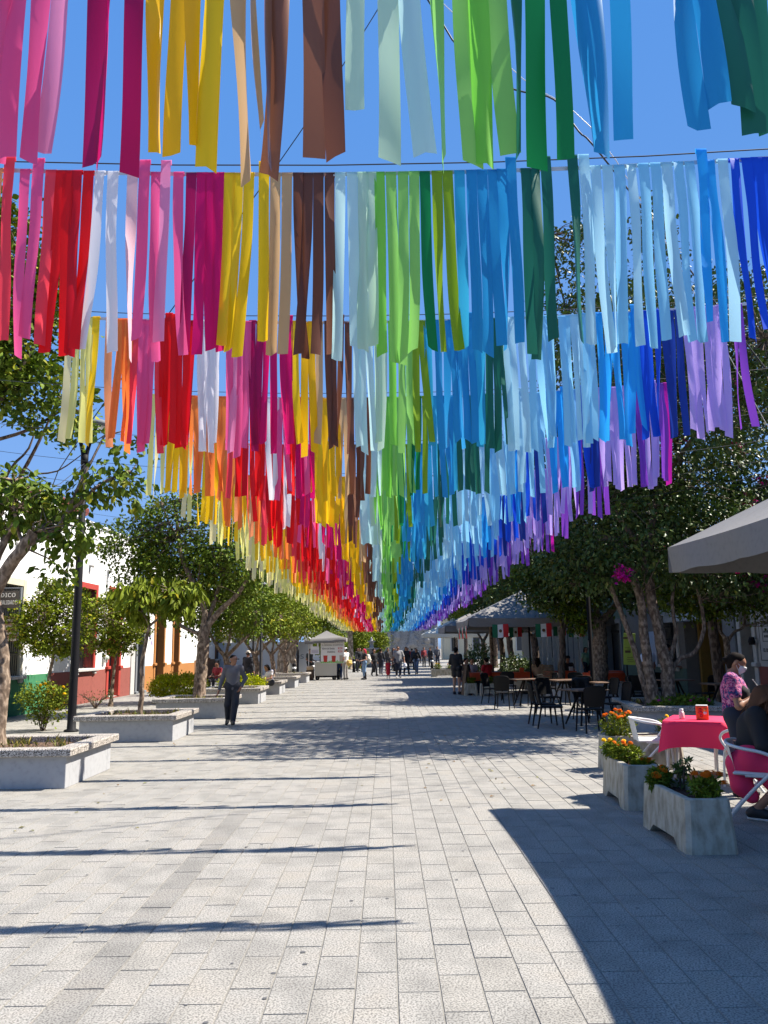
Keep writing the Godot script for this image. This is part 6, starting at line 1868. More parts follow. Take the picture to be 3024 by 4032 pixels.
	# tables with orange cloths under the flag umbrella
	var oc := [[3.85, -30.7, 0.85, "long table under the orange cloth by the red polo wearer"], [4.95, -30.6, 0.4, "table under an orange cloth by the umbrella pole"], [6.6, -31.0, 0.5, "table under an orange-red cloth near the capped diner"], [7.6, -28.6, 0.6, "table under an orange cloth right of the forked tree"], [8.2, -30.5, 0.5, "table under an orange cloth by the lit doorway"]]
	for e in oc:
		cloth_table(e[3], Vector3(e[0], 0, e[1]), 0.1, "orange_cloth", e[3].replace("long table under the orange cloth", "orange tablecloth on the long table").replace("table under an orange-red cloth", "orange-red tablecloth on the table").replace("table under an orange cloth", "orange tablecloth on the table"), e[2], 0.42, 0.27, "steel")
	for e in [[5.05, -30.4, "orange napkin box on the cloth by the umbrella pole"], [7.0, -30.9, "pale napkin box on the cloth near the capped diner"]]:
		var b := thing("napkin_box", e[2], "napkin box", Vector3(e[0], 0.742, e[1]))
		put("box", box_mesh(Vector3(-0.07, 0, -0.045), Vector3(0.07, 0.16, 0.045), 0.008), M["orange_cloth"] if e[0] < 6 else M["white_cloth"], b)
	# A-frame board leaning by the waitress
	var bd := thing("folding_board", "narrow folding menu board standing by the orange tables' left end", "sign", Vector3(2.86, 0, -29.3), 0.12)
	for s in [-1.0, 1.0]:
		st = mb()
		box(st, Vector3(-0.02, 0, -0.25), Vector3(0.02, 1.08, 0.25), 0.006, Transform3D(Basis(Vector3.BACK, s * 0.13), Vector3(s * 0.14, 0, 0)))
		put("leaf", flat(st), M["dark_wood"], bd)
	# clay pot and wicker chair back
	var pot := thing("wicker_chair", "pale wicker chair back at the middle orange table", "chair", Vector3(5.9, 0, -30.1), PI)
	st = mb()
	for i in 9:
		var y := 0.5 + i * 0.06
		var p := []
		for k in 9:
			var u := k / 8.0 * 2 - 1
			p.append(Vector3(u * (0.25 - 0.01 * absi(i - 4)), y, -0.22 - 0.06 * (1 - u * u)))
		tube(st, p, ramp([0.028, 0.028], 9), 6)
	put("backrest", smooth(st), mat("wicker", lin(0.34, 0.25, 0.15), 0.8), pot)
	put("seat", box_mesh(Vector3(-0.24, 0.42, -0.22), Vector3(0.24, 0.46, 0.22), 0.01), M["wicker"], pot)
	for e in [[0.2, 0.2], [0.2, -0.2], [-0.2, 0.2], [-0.2, -0.2]]:
		put("leg", box_mesh(Vector3(e[0] - 0.02, 0, e[1] - 0.02), Vector3(e[0] + 0.02, 0.42, e[1] + 0.02)), M["wicker"], pot)

	# tree planters on the right
	var tg := "tree planters along the right side"
	var tp := tree_planter("grey planter of flowers and four trunks behind the pink table", Vector3(5.95, 0, -17.35), 1.75, 2.75, tg)
	tp.rotation.y = -0.13
	tree_planter("planter around the single forked trunk on the right", Vector3(6.5, 0, -26.6), 2.2, 2.4, tg)
	tree_planter("planter behind the farther wood table, under the flag umbrella", Vector3(6.2, 0, -33.8), 2.2, 2.2, tg)
	bush("flower_bed", "low leafy bed with small pink and white flowers round the four trunks", "flower bed", Vector3(5.95, 0.42, -17.3), [[Vector3(0, 0.08, 0.7), Vector3(0.6, 0.07, 0.35), 40, 14, 0.06, 0.3], [Vector3(0.2, 0.08, -0.2), Vector3(0.5, 0.06, 0.8), 26, 14, 0.06, 0.3]], "oval", "leaf_mid", 0.08, "", 0, 0.2)
	flower_heads(get_node("flower_bed"), [Vector3(0.5, 0.17, 0.85), Vector3(0.45, 0.15, 1.0), Vector3(0.1, 0.16, 0.95), Vector3(-0.3, 0.17, 0.9), Vector3(-0.45, 0.15, 0.7), Vector3(0.3, 0.17, 0.6)], M["petal_magenta"], 0.028)

	var rg := "dark trees along the right side"
	tree("multi_trunk_tree", "dark tree with four leaning trunks behind the pink table", Vector3(5.8, 0.42, -17.5), [
		[[Vector3(-0.2, 0, 0), Vector3(-0.3, 0.5, 0), Vector3(-0.42, 1.05, 0), Vector3(-0.6, 1.7, 0), Vector3(-0.9, 2.6, 0)], 0.085, 0.05],
		[[Vector3(-0.1, 0, 0.1), Vector3(-0.18, 0.6, 0.1), Vector3(-0.24, 1.3, 0.1), Vector3(-0.3, 2.3, 0.1), Vector3(-0.6, 3.6, 0)], 0.13, 0.08],
		[[Vector3(0.18, 0, 0.1), Vector3(0.2, 0.6, 0.1), Vector3(0.12, 1.25, 0.1), Vector3(-0.05, 2.3, 0.1), Vector3(0.0, 3.4, 0.0), Vector3(0.4, 5.0, 0)], 0.15, 0.09],
		[[Vector3(0.25, 0.55, 0), Vector3(0.5, 0.95, 0), Vector3(0.85, 1.1, 0), Vector3(1.08, 1.6, 0), Vector3(1.05, 2.2, 0), Vector3(0.95, 2.8, 0)], 0.055, 0.035],
		[[Vector3(0.3, 0.9, 0), Vector3(0.5, 1.5, -0.1), Vector3(0.48, 2.2, -0.1), Vector3(0.7, 3.2, -0.1)], 0.05, 0.03],
		[[Vector3(0.0, 3.2, 0), Vector3(-0.9, 4.3, 0.3), Vector3(-1.6, 5.4, 0.4)], 0.07, 0.03], [[Vector3(0.4, 5.0, 0), Vector3(0.8, 6.6, -0.3), Vector3(0.9, 8.6, -0.4)], 0.07, 0.025], [[Vector3(0.3, 4.4, 0.1), Vector3(-0.2, 5.6, 1.2), Vector3(-0.6, 7.0, 2.2)], 0.06, 0.025], [[Vector3(0.5, 5.0, 0.1), Vector3(1.2, 6.2, 1.4), Vector3(1.8, 7.2, 2.4)], 0.06, 0.025]],
		[[Vector3(-0.6, 3.9, 0.2), Vector3(1.9, 1.5, 1.6), 170, 22, 0.2, 0.3], [Vector3(1.3, 3.4, 0.3), Vector3(1.4, 1.2, 1.3), 100, 22, 0.2, 0.3], [Vector3(-1.2, 5.6, 0.0), Vector3(1.6, 1.3, 1.5), 100, 20, 0.2, 0.3], [Vector3(0.9, 5.9, 0.0), Vector3(1.8, 1.6, 1.6), 110, 20, 0.22, 0.3], [Vector3(0.5, 8.3, -0.3), Vector3(1.6, 1.5, 1.4), 80, 18, 0.2, 0.3], [Vector3(2.3, 2.75, 0.2), Vector3(1.0, 0.5, 0.8), 45, 20, 0.18, 0.3], [Vector3(-1.5, 2.9, 0.4), Vector3(0.9, 0.45, 0.7), 36, 20, 0.18, 0.3], [Vector3(-0.8, 7.1, 2.3), Vector3(1.7, 1.3, 1.3), 80, 20, 0.2, 0.2], [Vector3(1.8, 7.3, 2.4), Vector3(1.8, 1.4, 1.4), 80, 20, 0.2, 0.2], [Vector3(0.5, 6.0, 2.6), Vector3(1.6, 1.0, 1.0), 55, 20, 0.2, 0.2]],
		"oval", "leaf_dark", 0.12, "bark_mottled", rg, 0.35, 0.4, 0.04)
	tree("forked_trunk_tree", "dark tree with one thick forked trunk between the terrace tables", Vector3(6.85, 0.42, -26.5), [
		[[Vector3(0, 0, 0), Vector3(0.1, 0.5, 0), Vector3(0.15, 1.1, 0), Vector3(0.15, 1.7, 0), Vector3(0.13, 2.1, 0)], 0.27, 0.22],
		[[Vector3(0.1, 2.0, 0), Vector3(-0.2, 2.5, 0), Vector3(-0.3, 3.2, 0), Vector3(-0.8, 4.6, 0)], 0.13, 0.06],
		[[Vector3(0.15, 1.95, 0), Vector3(0.6, 2.4, 0), Vector3(1.1, 3.0, 0), Vector3(1.6, 4.0, 0)], 0.14, 0.07],
		[[Vector3(0.13, 2.1, 0), Vector3(0.05, 3.0, 0.1), Vector3(0.2, 4.5, 0)], 0.11, 0.05]],
		[[Vector3(-0.9, 4.2, 0.3), Vector3(2.0, 1.3, 1.7), 160, 22, 0.22, 0.3], [Vector3(1.4, 4.0, 0), Vector3(1.7, 1.2, 1.6), 110, 22, 0.22, 0.3], [Vector3(0.6, 6.0, -0.6), Vector3(2.6, 1.6, 2.2), 170, 20, 0.22, 0.3], [Vector3(2.6, 6.6, -2.6), Vector3(1.8, 1.3, 2.0), 110, 20, 0.22, 0.3], [Vector3(-1.7, 3.1, 0.4), Vector3(0.9, 0.6, 0.8), 46, 18, 0.18, 0.3], [Vector3(1.0, 2.9, 0.6), Vector3(1.5, 0.5, 0.8), 60, 20, 0.18, 0.3]],
		"oval", "leaf_dark", 0.14, "bark_mottled", rg, 0.3, 0.3, 0.05)
	tree("leaning_tree", "slim leaning tree before the flag-hung umbrella", Vector3(5.75, 0.0, -26.9), [
		[[Vector3(0, 0, 0), Vector3(0.02, 0.8, 0), Vector3(0.1, 1.7, 0), Vector3(0.12, 2.3, 0)], 0.13, 0.1],
		[[Vector3(0.12, 2.25, 0), Vector3(0.4, 2.8, 0.1), Vector3(0.45, 3.6, 0.1)], 0.07, 0.03], [[Vector3(0.12, 2.3, 0), Vector3(-0.05, 3.0, 0.1), Vector3(-0.4, 3.8, 0.1)], 0.06, 0.03]],
		[[Vector3(0.2, 3.6, 0.3), Vector3(1.3, 1.1, 1.0), 90, 22, 0.18, 0.3], [Vector3(0.6, 2.7, 0.3), Vector3(0.7, 0.6, 0.6), 36, 18, 0.15, 0.3], [Vector3(-0.9, 4.2, 0.3), Vector3(0.9, 0.7, 0.8), 40, 20, 0.18, 0.3]],
		"oval", "leaf_mid", 0.12, "bark_dark", rg, 0.4, 0.3, 0.1)
	for e in [[6.2, -33.9, "dark tree rising behind the flag-hung umbrella", 1.0], [5.9, -38.6, "dark tree between the two middle umbrellas", 1.0], [6.4, -45.0, "dark tree over the third umbrella", 1.1], [6.2, -51.5, "dark tree near the plaza end on the right", 1.1], [7.0, -58.0, "last dark tree on the right before the plaza", 1.2]]:
		var s: float = e[3]
		tree("terrace_tree", e[2], Vector3(e[0], 0.0, e[1]), [
			[[Vector3(0, 0, 0), Vector3(0.05, 1.0, 0), Vector3(-0.03, 2.1, 0)], 0.18, 0.14],
			[[Vector3(-0.03, 2.0, 0), Vector3(-0.6, 3.0, 0), Vector3(-1.1, 4.2, 0.1)], 0.09, 0.04], [[Vector3(-0.03, 2.0, 0), Vector3(0.5, 3.0, 0.1), Vector3(0.9, 4.4, 0.0)], 0.09, 0.04]],
			[[Vector3(-0.7, 4.1, 0) * s, Vector3(1.7, 1.3, 1.6) * s, 120, 20, 0.24, 0.4], [Vector3(0.8, 4.6, 0) * s, Vector3(1.6, 1.5, 1.6) * s, 110, 20, 0.24, 0.4], [Vector3(0, 5.9, 0) * s, Vector3(1.6, 1.0, 1.4) * s, 70, 20, 0.24, 0.4]],
			"oval", "leaf_dark" if e[1] > -44 else "leaf_bright", 0.16, "bark_dark", rg, 0.2, 0.2, 0.08)
	tree("bougainvillea_tree", "tall ragged tree with magenta flowers behind the right ribbons", Vector3(8.3, 0, -20.2), [
		[[Vector3(0, 0, 0), Vector3(-0.1, 1.5, 0), Vector3(-0.2, 3.2, 0), Vector3(-0.6, 5.5, 0), Vector3(-0.8, 8.5, 0.2)], 0.15, 0.07],
		[[Vector3(-0.2, 3.2, 0), Vector3(-1.3, 5.0, 0.2), Vector3(-2.4, 7.0, 0.2), Vector3(-2.9, 9.8, 0.2)], 0.10, 0.03], [[Vector3(-0.2, 3.4, 0), Vector3(0.6, 5.2, 0), Vector3(1.0, 7.5, 0)], 0.10, 0.04], [[Vector3(-0.7, 7.5, 0.2), Vector3(-1.2, 10.0, 0.2), Vector3(-0.7, 13.4, 0.2)], 0.06, 0.02], [[Vector3(-2.6, 8.2, 0.2), Vector3(-3.4, 10.5, 0.2), Vector3(-3.7, 12.6, 0.2)], 0.04, 0.015]],
		[[Vector3(-2.6, 8.0, 0.2), Vector3(1.3, 2.2, 1.4), 95, 20, 0.22, 0.3], [Vector3(-3.3, 11.2, 0.2), Vector3(0.8, 1.6, 0.8), 30, 16, 0.2, 0.3], [Vector3(-1.0, 10.6, 0.2), Vector3(0.9, 2.6, 0.9), 48, 16, 0.2, 0.3], [Vector3(0.4, 8.2, 0), Vector3(1.8, 2.2, 1.6), 130, 20, 0.22, 0.3], [Vector3(-1.0, 6.0, 0.3), Vector3(2.4, 1.6, 1.6), 170, 20, 0.22, 0.3], [Vector3(0.9, 4.6, 0.4), Vector3(1.4, 1.3, 1.3), 100, 20, 0.2, 0.3], [Vector3(-3.2, 5.2, 0.6), Vector3(1.4, 1.3, 1.2), 90, 20, 0.2, 0.3], [Vector3(-2.2, 9.6, 0.2), Vector3(1.7, 1.7, 1.3), 95, 20, 0.2, 0.3], [Vector3(0.9, 9.8, 0.1), Vector3(1.8, 1.7, 1.4), 90, 20, 0.2, 0.3], [Vector3(-3.0, 12.4, 0.2), Vector3(0.7, 1.0, 0.6), 20, 16, 0.16, 0.3], [Vector3(-0.9, 13.0, 0.2), Vector3(0.5, 0.9, 0.5), 16, 16, 0.16, 0.3], [Vector3(2.2, 7.4, 0.2), Vector3(1.5, 2.0, 1.4), 90, 20, 0.2, 0.3]],
		"oval", "leaf_dark", 0.125, "bark_dark", rg, 0.2, 0.35, 0.1)
	var bo := get_node("bougainvillea_tree")
	var bl := []
	for i in 34:
		bl.append([Vector3(rng.randf_range(-4.2, 2.0), rng.randf_range(3.6, 9.0), rng.randf_range(0.4, 1.8)), Vector3(0.16, 0.14, 0.16), 3, 12, 0.05, 0.3])
	var bp := leaves("blossom", bl, "wide", M["petal_magenta"], 0.06, 0.0, bo)
	bp.set_meta("kind", "stuff")
	# a big magenta spray low in the dark crown, and twiggy shrub by the near umbrella
	var sc := bush("magenta_spray", "bright magenta blossom spray low in the dark crowns", "flower", Vector3(4.75, 3.05, -16.0), [[Vector3(0, 0.05, 0), Vector3(0.17, 0.12, 0.12), 10, 12, 0.05, 0.3]], "wide", "petal_magenta", 0.07, "", 0)
	bush("magenta_spray", "magenta blossom sprays hanging above the near umbrella's right end", "flower", Vector3(8.0, 3.2, -17.0), [[Vector3(0, 0.0, 0), Vector3(0.6, 0.35, 0.2), 12, 10, 0.05, 0.3]], "wide", "petal_magenta", 0.07, "", 0)
	tree("door_tree", "small crooked tree beside the dark doorway on the right", Vector3(8.15, 0, -19.4), [
		[[Vector3(0, 0, 0), Vector3(0.04, 0.8, 0), Vector3(0.0, 1.5, 0), Vector3(-0.02, 1.85, 0)], 0.08, 0.07],
		[[Vector3(-0.02, 1.8, 0), Vector3(-0.16, 2.05, 0), Vector3(-0.1, 2.4, 0)], 0.045, 0.025], [[Vector3(0, 1.7, 0), Vector3(0.2, 1.95, 0), Vector3(0.45, 2.1, 0), Vector3(0.5, 2.6, 0)], 0.045, 0.02]],
		[[Vector3(0.1, 3.0, 0), Vector3(1.3, 0.75, 1.0), 120, 22, 0.16, 0.3], [Vector3(-1.0, 2.9, 0.2), Vector3(0.8, 0.6, 0.6), 50, 20, 0.15, 0.3], [Vector3(1.0, 2.6, 0.2), Vector3(0.5, 0.5, 0.6), 26, 18, 0.14, 0.3]],
		"oval", "leaf_mid", 0.10, "bark_mottled", rg, 0.3, 0.3, 0.06)
	tree("slim_tree", "slim straight trunk under the flag-hung umbrella", Vector3(4.05, 0, -31.2), [[[Vector3(0, 0, 0), Vector3(0.01, 1.2, 0), Vector3(0.0, 2.3, 0), Vector3(0.0, 3.0, 0)], 0.09, 0.05]], [[Vector3(-0.1, 2.9, -1.8), Vector3(0.3, 0.3, 0.3), 6, 10, 0.12, 0.3]], "oval", "leaf_mid", 0.12, "bark_mottled", rg, 0.2, 0.0)
	for e in [[2.9, 1.9, -33.0, 0.5, 0.8], [4.6, 1.1, -33.8, 0.7, 0.6], [5.2, 0.9, -34.6, 0.6, 0.5]]:
		bush("terrace_shrub", ["dark potted shrub in the gloom behind the red polo wearer", "dark potted shrub behind the umbrella pole", "dark potted shrub beside the white curtain strips"][[2.9, 4.6, 5.2].find(e[0])], "shrub", Vector3(e[0] + 1.0, 0, e[2] - 1.5), [[Vector3(0, e[1] * 0.6, 0), Vector3(e[3], e[4], e[3]), 50, 18, 0.14, 0.5]], "oval", "leaf_dark", 0.11, "dark potted shrubs behind the terrace", 5, 0.7)

	# house fronts on the right
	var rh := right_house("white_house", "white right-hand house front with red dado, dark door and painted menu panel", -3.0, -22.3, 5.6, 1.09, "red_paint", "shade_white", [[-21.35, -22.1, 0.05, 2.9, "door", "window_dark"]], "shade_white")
	var mn := thing("painted_menu", "tall framed menu painted on the right-hand white wall", "sign", Vector3(9.69, 0, -20.55), -PI / 2)
	put("panel", box_mesh(Vector3(-0.5, 1.2, -0.006), Vector3(0.5, 3.0, 0.006), 0.003), M["shade_white"], mn)
	for e in [[-0.46, 1.24, 0.46, 1.26], [-0.46, 2.94, 0.46, 2.96], [-0.46, 1.262, -0.44, 2.938], [0.44, 1.262, 0.46, 2.938], [-0.28, 1.72, 0.28, 1.735], [-0.28, 2.1, 0.28, 2.115], [-0.28, 1.737, -0.265, 2.098], [0.265, 1.737, 0.28, 2.098]]:
		put("frame_line", box_mesh(Vector3(e[0], e[1], 0.0065), Vector3(e[2], e[3], 0.011)), M["ink"], mn)
	var lines := [["MENU", 2.45, 0.13, 0.5], ["DESAYUNOS", 2.3, 0.085, 0.6], ["COMIDAS", 2.18, 0.085, 0.6], ["ANTOJITOS", 1.97, 0.075, 0.44], ["BEBIDAS", 1.85, 0.075, 0.4], ["EL RINCON", 1.5, 0.12, 0.6]]
	for e in lines:
		lettering("letters", e[0], e[2], M["ink"], mn, Vector3(0, e[1], 0.0095), 0, true, e[3], "Droid Serif")
	st = mb()
	for k in 7:
		var a := PI * k / 6.0
		tube(st, [Vector3(0, 2.65, 0.008), Vector3(cos(a) * 0.16, 2.66 + sin(a) * 0.2, 0.008)], [0.012, 0.006], 5)
	put("drawing", smooth(st), M["ink"], mn)
	var wl := thing("wall_lamp", "small black wall lamp beside the painted menu", "wall lamp", Vector3(9.62, 1.74, -21.2), -PI / 2)
	st = mb()
	lathe(st, [[0.0, 0.11], [0.06, 0.1], [0.09, -0.02], [0.07, -0.1], [0.0, -0.1]], 12, Vector3(0, 0, 0.06))
	put("shade", smooth(st), M["black_steel"], wl)
	put("bracket", box_mesh(Vector3(-0.04, -0.05, -0.08), Vector3(0.04, 0.05, 0.0), 0.005), M["white_metal"], wl)
	# open-fronted kitchen, a room with depth
	var kt := thing("kitchen_stall", "open dark ochre kitchen front with a bottle counter", "shop", Vector3(9.7, 0, -26.3), PI)
	put("pillar", box_mesh(Vector3(-0.4, 0, -4.0 + 0.02), Vector3(0.1, 5.0, -3.2), 0.02), M["grey_paint"], kt)
	put("lintel", box_mesh(Vector3(-0.4, 2.42, -3.198), Vector3(0.06, 5.0, -0.02), 0.02), M["shade_white"], kt)
	put("canopy_board", box_mesh(Vector3(0.062, 2.38, -3.19), Vector3(0.6, 2.62, 0.2), 0.02), M["blue_paint"], kt)
	for e in [[Vector3(-3.2, 0, -3.2), Vector3(-3.0, 3.0, 0)], [Vector3(-3.0, 0, -3.2), Vector3(-0.4, 3.0, -3.05)], [Vector3(-3.0, 0, -0.2), Vector3(-0.4, 3.0, -0.05)]]:
		put("inner_wall", box_mesh(e[0], e[1]), M["ochre_paint"], kt)
	put("ceiling", box_mesh(Vector3(-3.2, 3.0, -3.2), Vector3(-0.402, 3.2, 0)), M["ochre_paint"], kt)
	put("roof", box_mesh(Vector3(-3.2, 4.8, -4.0), Vector3(-0.402, 5.0, 0)), M["grey_paint"], kt)
	put("counter", box_mesh(Vector3(-1.5, 0, -2.6), Vector3(-1.0, 1.05, -0.6), 0.02), M["ochre_paint"], kt)
	for i in 4:
		put("counter_rail", box_mesh(Vector3(-0.999, 0.1, -2.4 + i * 0.55), Vector3(-0.975, 1.0, -2.37 + i * 0.55)), M["steel"], kt)
	for i in 4:
		var bt := thing("bottle", ["clear bottle at the left end of the ochre counter", "green bottle second along the ochre counter", "blue-green bottle third along the ochre counter", "dark bottle at the right end of the ochre counter"][i], "bottle", Vector3(10.95, 1.05, -25.4 + i * 0.32), 0, "bottles on the kitchen counter")
		st = mb()
		lathe(st, [[0.0, 0.0], [0.045, 0.0], [0.045, 0.17], [0.016, 0.23], [0.016, 0.30], [0.0, 0.30]], 10)
		put("glass", smooth(st), mat("bottle_%d" % i, [lin(0.4, 0.42, 0.4), lin(0.1, 0.2, 0.1), lin(0.1, 0.22, 0.22), lin(0.05, 0.03, 0.02)][i], 0.15), bt)
	right_house("white_house", "white right-hand house front with a barred window and blue-white panel", -26.32, -32.5, 5.4, 0.9, "teal_paint", "shade_white", [[-27.0, -28.4, 1.0, 2.7, "window"]], "shade_toned_paint")  # white wall drawn in the grey that stands for its shade
	var pn := thing("wall_panel", "pale blue-white panel on the right-hand house front beside the barred window", "panel", Vector3(9.69, 0.9, -29.6), -PI / 2)
	put("board", box_mesh(Vector3(-0.5, 0, -0.02), Vector3(0.5, 1.25, 0.02), 0.006), M["blue_paint"], pn)
	right_house("dark_house", "dark right-hand front with a wide shuttered doorway", -32.52, -40.0, 5.2, 0.0, "teal_paint", "grey_paint", [[-33.4, -35.8, 0.05, 2.6, "door", "window_dark"]], "teal_paint")
	var ck := thing("wall_clock", "round white wall clock on the dark right-hand front", "clock", Vector3(9.66, 1.75, -38.4), -PI / 2)
	st = mb()
	lathe(st, [[0.0, 0.03], [0.26, 0.03], [0.27, 0.0]], 20)
	put("face", smooth(st), M["flag_white"], ck).rotation.x = PI / 2
	st = mb()
	lathe(st, [[0.262, 0.04], [0.3, 0.04], [0.3, 0.0]], 20)
	put("rim", smooth(st), M["ink"], ck).rotation.x = PI / 2
	put("hands", box_mesh(Vector3(-0.012, 0, 0.035), Vector3(0.012, 0.16, 0.042)), M["ink"], ck)
	right_house("white_house", "farthest right-hand house front, dim behind the umbrellas", -40.02, -58.0, 5.2, 1.0, "grey_paint", "grey_paint", [[-42.0, -43.2, 0.05, 2.5, "door", "window_dark"], [-47.0, -48.3, 1.0, 2.5, "window"], [-52.0, -53.2, 0.05, 2.5, "door", "window_dark"]], "shade_toned_paint")
	# pale curtain strips behind the flag umbrella
	var cs := thing("curtain_strips", "row of pale hanging strips behind the flag umbrella's pole", "curtain", Vector3(7.0, 0, -37.0))
	for i in 9:
		put("strip", box_mesh(Vector3(i * 0.24 - 0.1, 0.4, -0.02), Vector3(i * 0.24 + 0.07, 2.5, 0.02), 0.004), M["shade_white"], cs)
	# lime menu banner on a stand
	var bn := thing("menu_banner", "lime yellow hanging menu banner left of the multi-trunked tree", "banner", Vector3(6.95, 0, -23.5), 0.0)
	st = mb()
	box(st, Vector3(-0.17, 1.12, -0.006), Vector3(0.17, 2.02, 0.006), 0.002, Transform3D(Basis(Vector3.BACK, -0.06), Vector3.ZERO))
	put("sheet", flat(st), M["lime_paper"], bn)
	for e in [[-0.06, 1.86, 0.2, 0.05], [-0.05, 1.6, 0.14, 0.012], [0.05, 1.56, 0.2, 0.012], [-0.04, 1.46, 0.16, 0.07], [0.03, 1.32, 0.2, 0.012], [0.0, 1.26, 0.18, 0.012], [0.03, 1.2, 0.2, 0.012]]:
		put("print", box_mesh(Vector3(e[0] + 0.08 - e[2] / 2, e[1], 0.007), Vector3(e[0] + 0.08 + e[2] / 2, e[1] + e[3], 0.011)), M["emblem_brown"], bn)
	put("stand", box_mesh(Vector3(-0.02, 0, -0.05), Vector3(0.02, 2.1, -0.02)), M["black_steel"], bn)
	# dark post that rises through the crowns
	var pst := thing("dark_post", "tall dark steel post rising into the crowns on the right", "post", Vector3(5.65, 0, -22.4))
	st = mb()
	lathe(st, [[0.0, 0.0], [0.12, 0.0], [0.12, 0.03], [0.06, 0.05], [0.05, 5.6], [0.0, 5.6]], 12)
	put("pole", smooth(st), M["matte_black"], pst)
	# a few fallen petals
	for e in [[3.61, -15.56, "pink fallen petal on the shaded pavement before the black chairs"], [4.35, -12.3, "pink fallen petal on the sunlit pavement behind the pink table"], [2.95, -13.4, "pink fallen petal left of the crosswise trough"]]:
		var pe := thing("fallen_petal", e[2], "petal", Vector3(e[0], 0.004, e[1]))
		put("petal", leaf_mesh("wide"), mat("petal_pink", lin(0.6, 0.1, 0.3), 0.6), pe)
		pe.get_child(0).scale = Vector3(0.06, 0.06, 0.06)
		pe.get_child(0).rotation.x = PI / 2
# ---------------------------------------------------------------- overhead lines, drinks cart and the plaza
func cable(called: String, label: String, pts: Array, r: float, m: String) -> void:
	var st := mb()
	var c := curve(pts, 5)
	tube(st, c, ramp([r, r], c.size()), 6, false)
	tag(put(called, smooth(st), M[m], self), label, "cable")

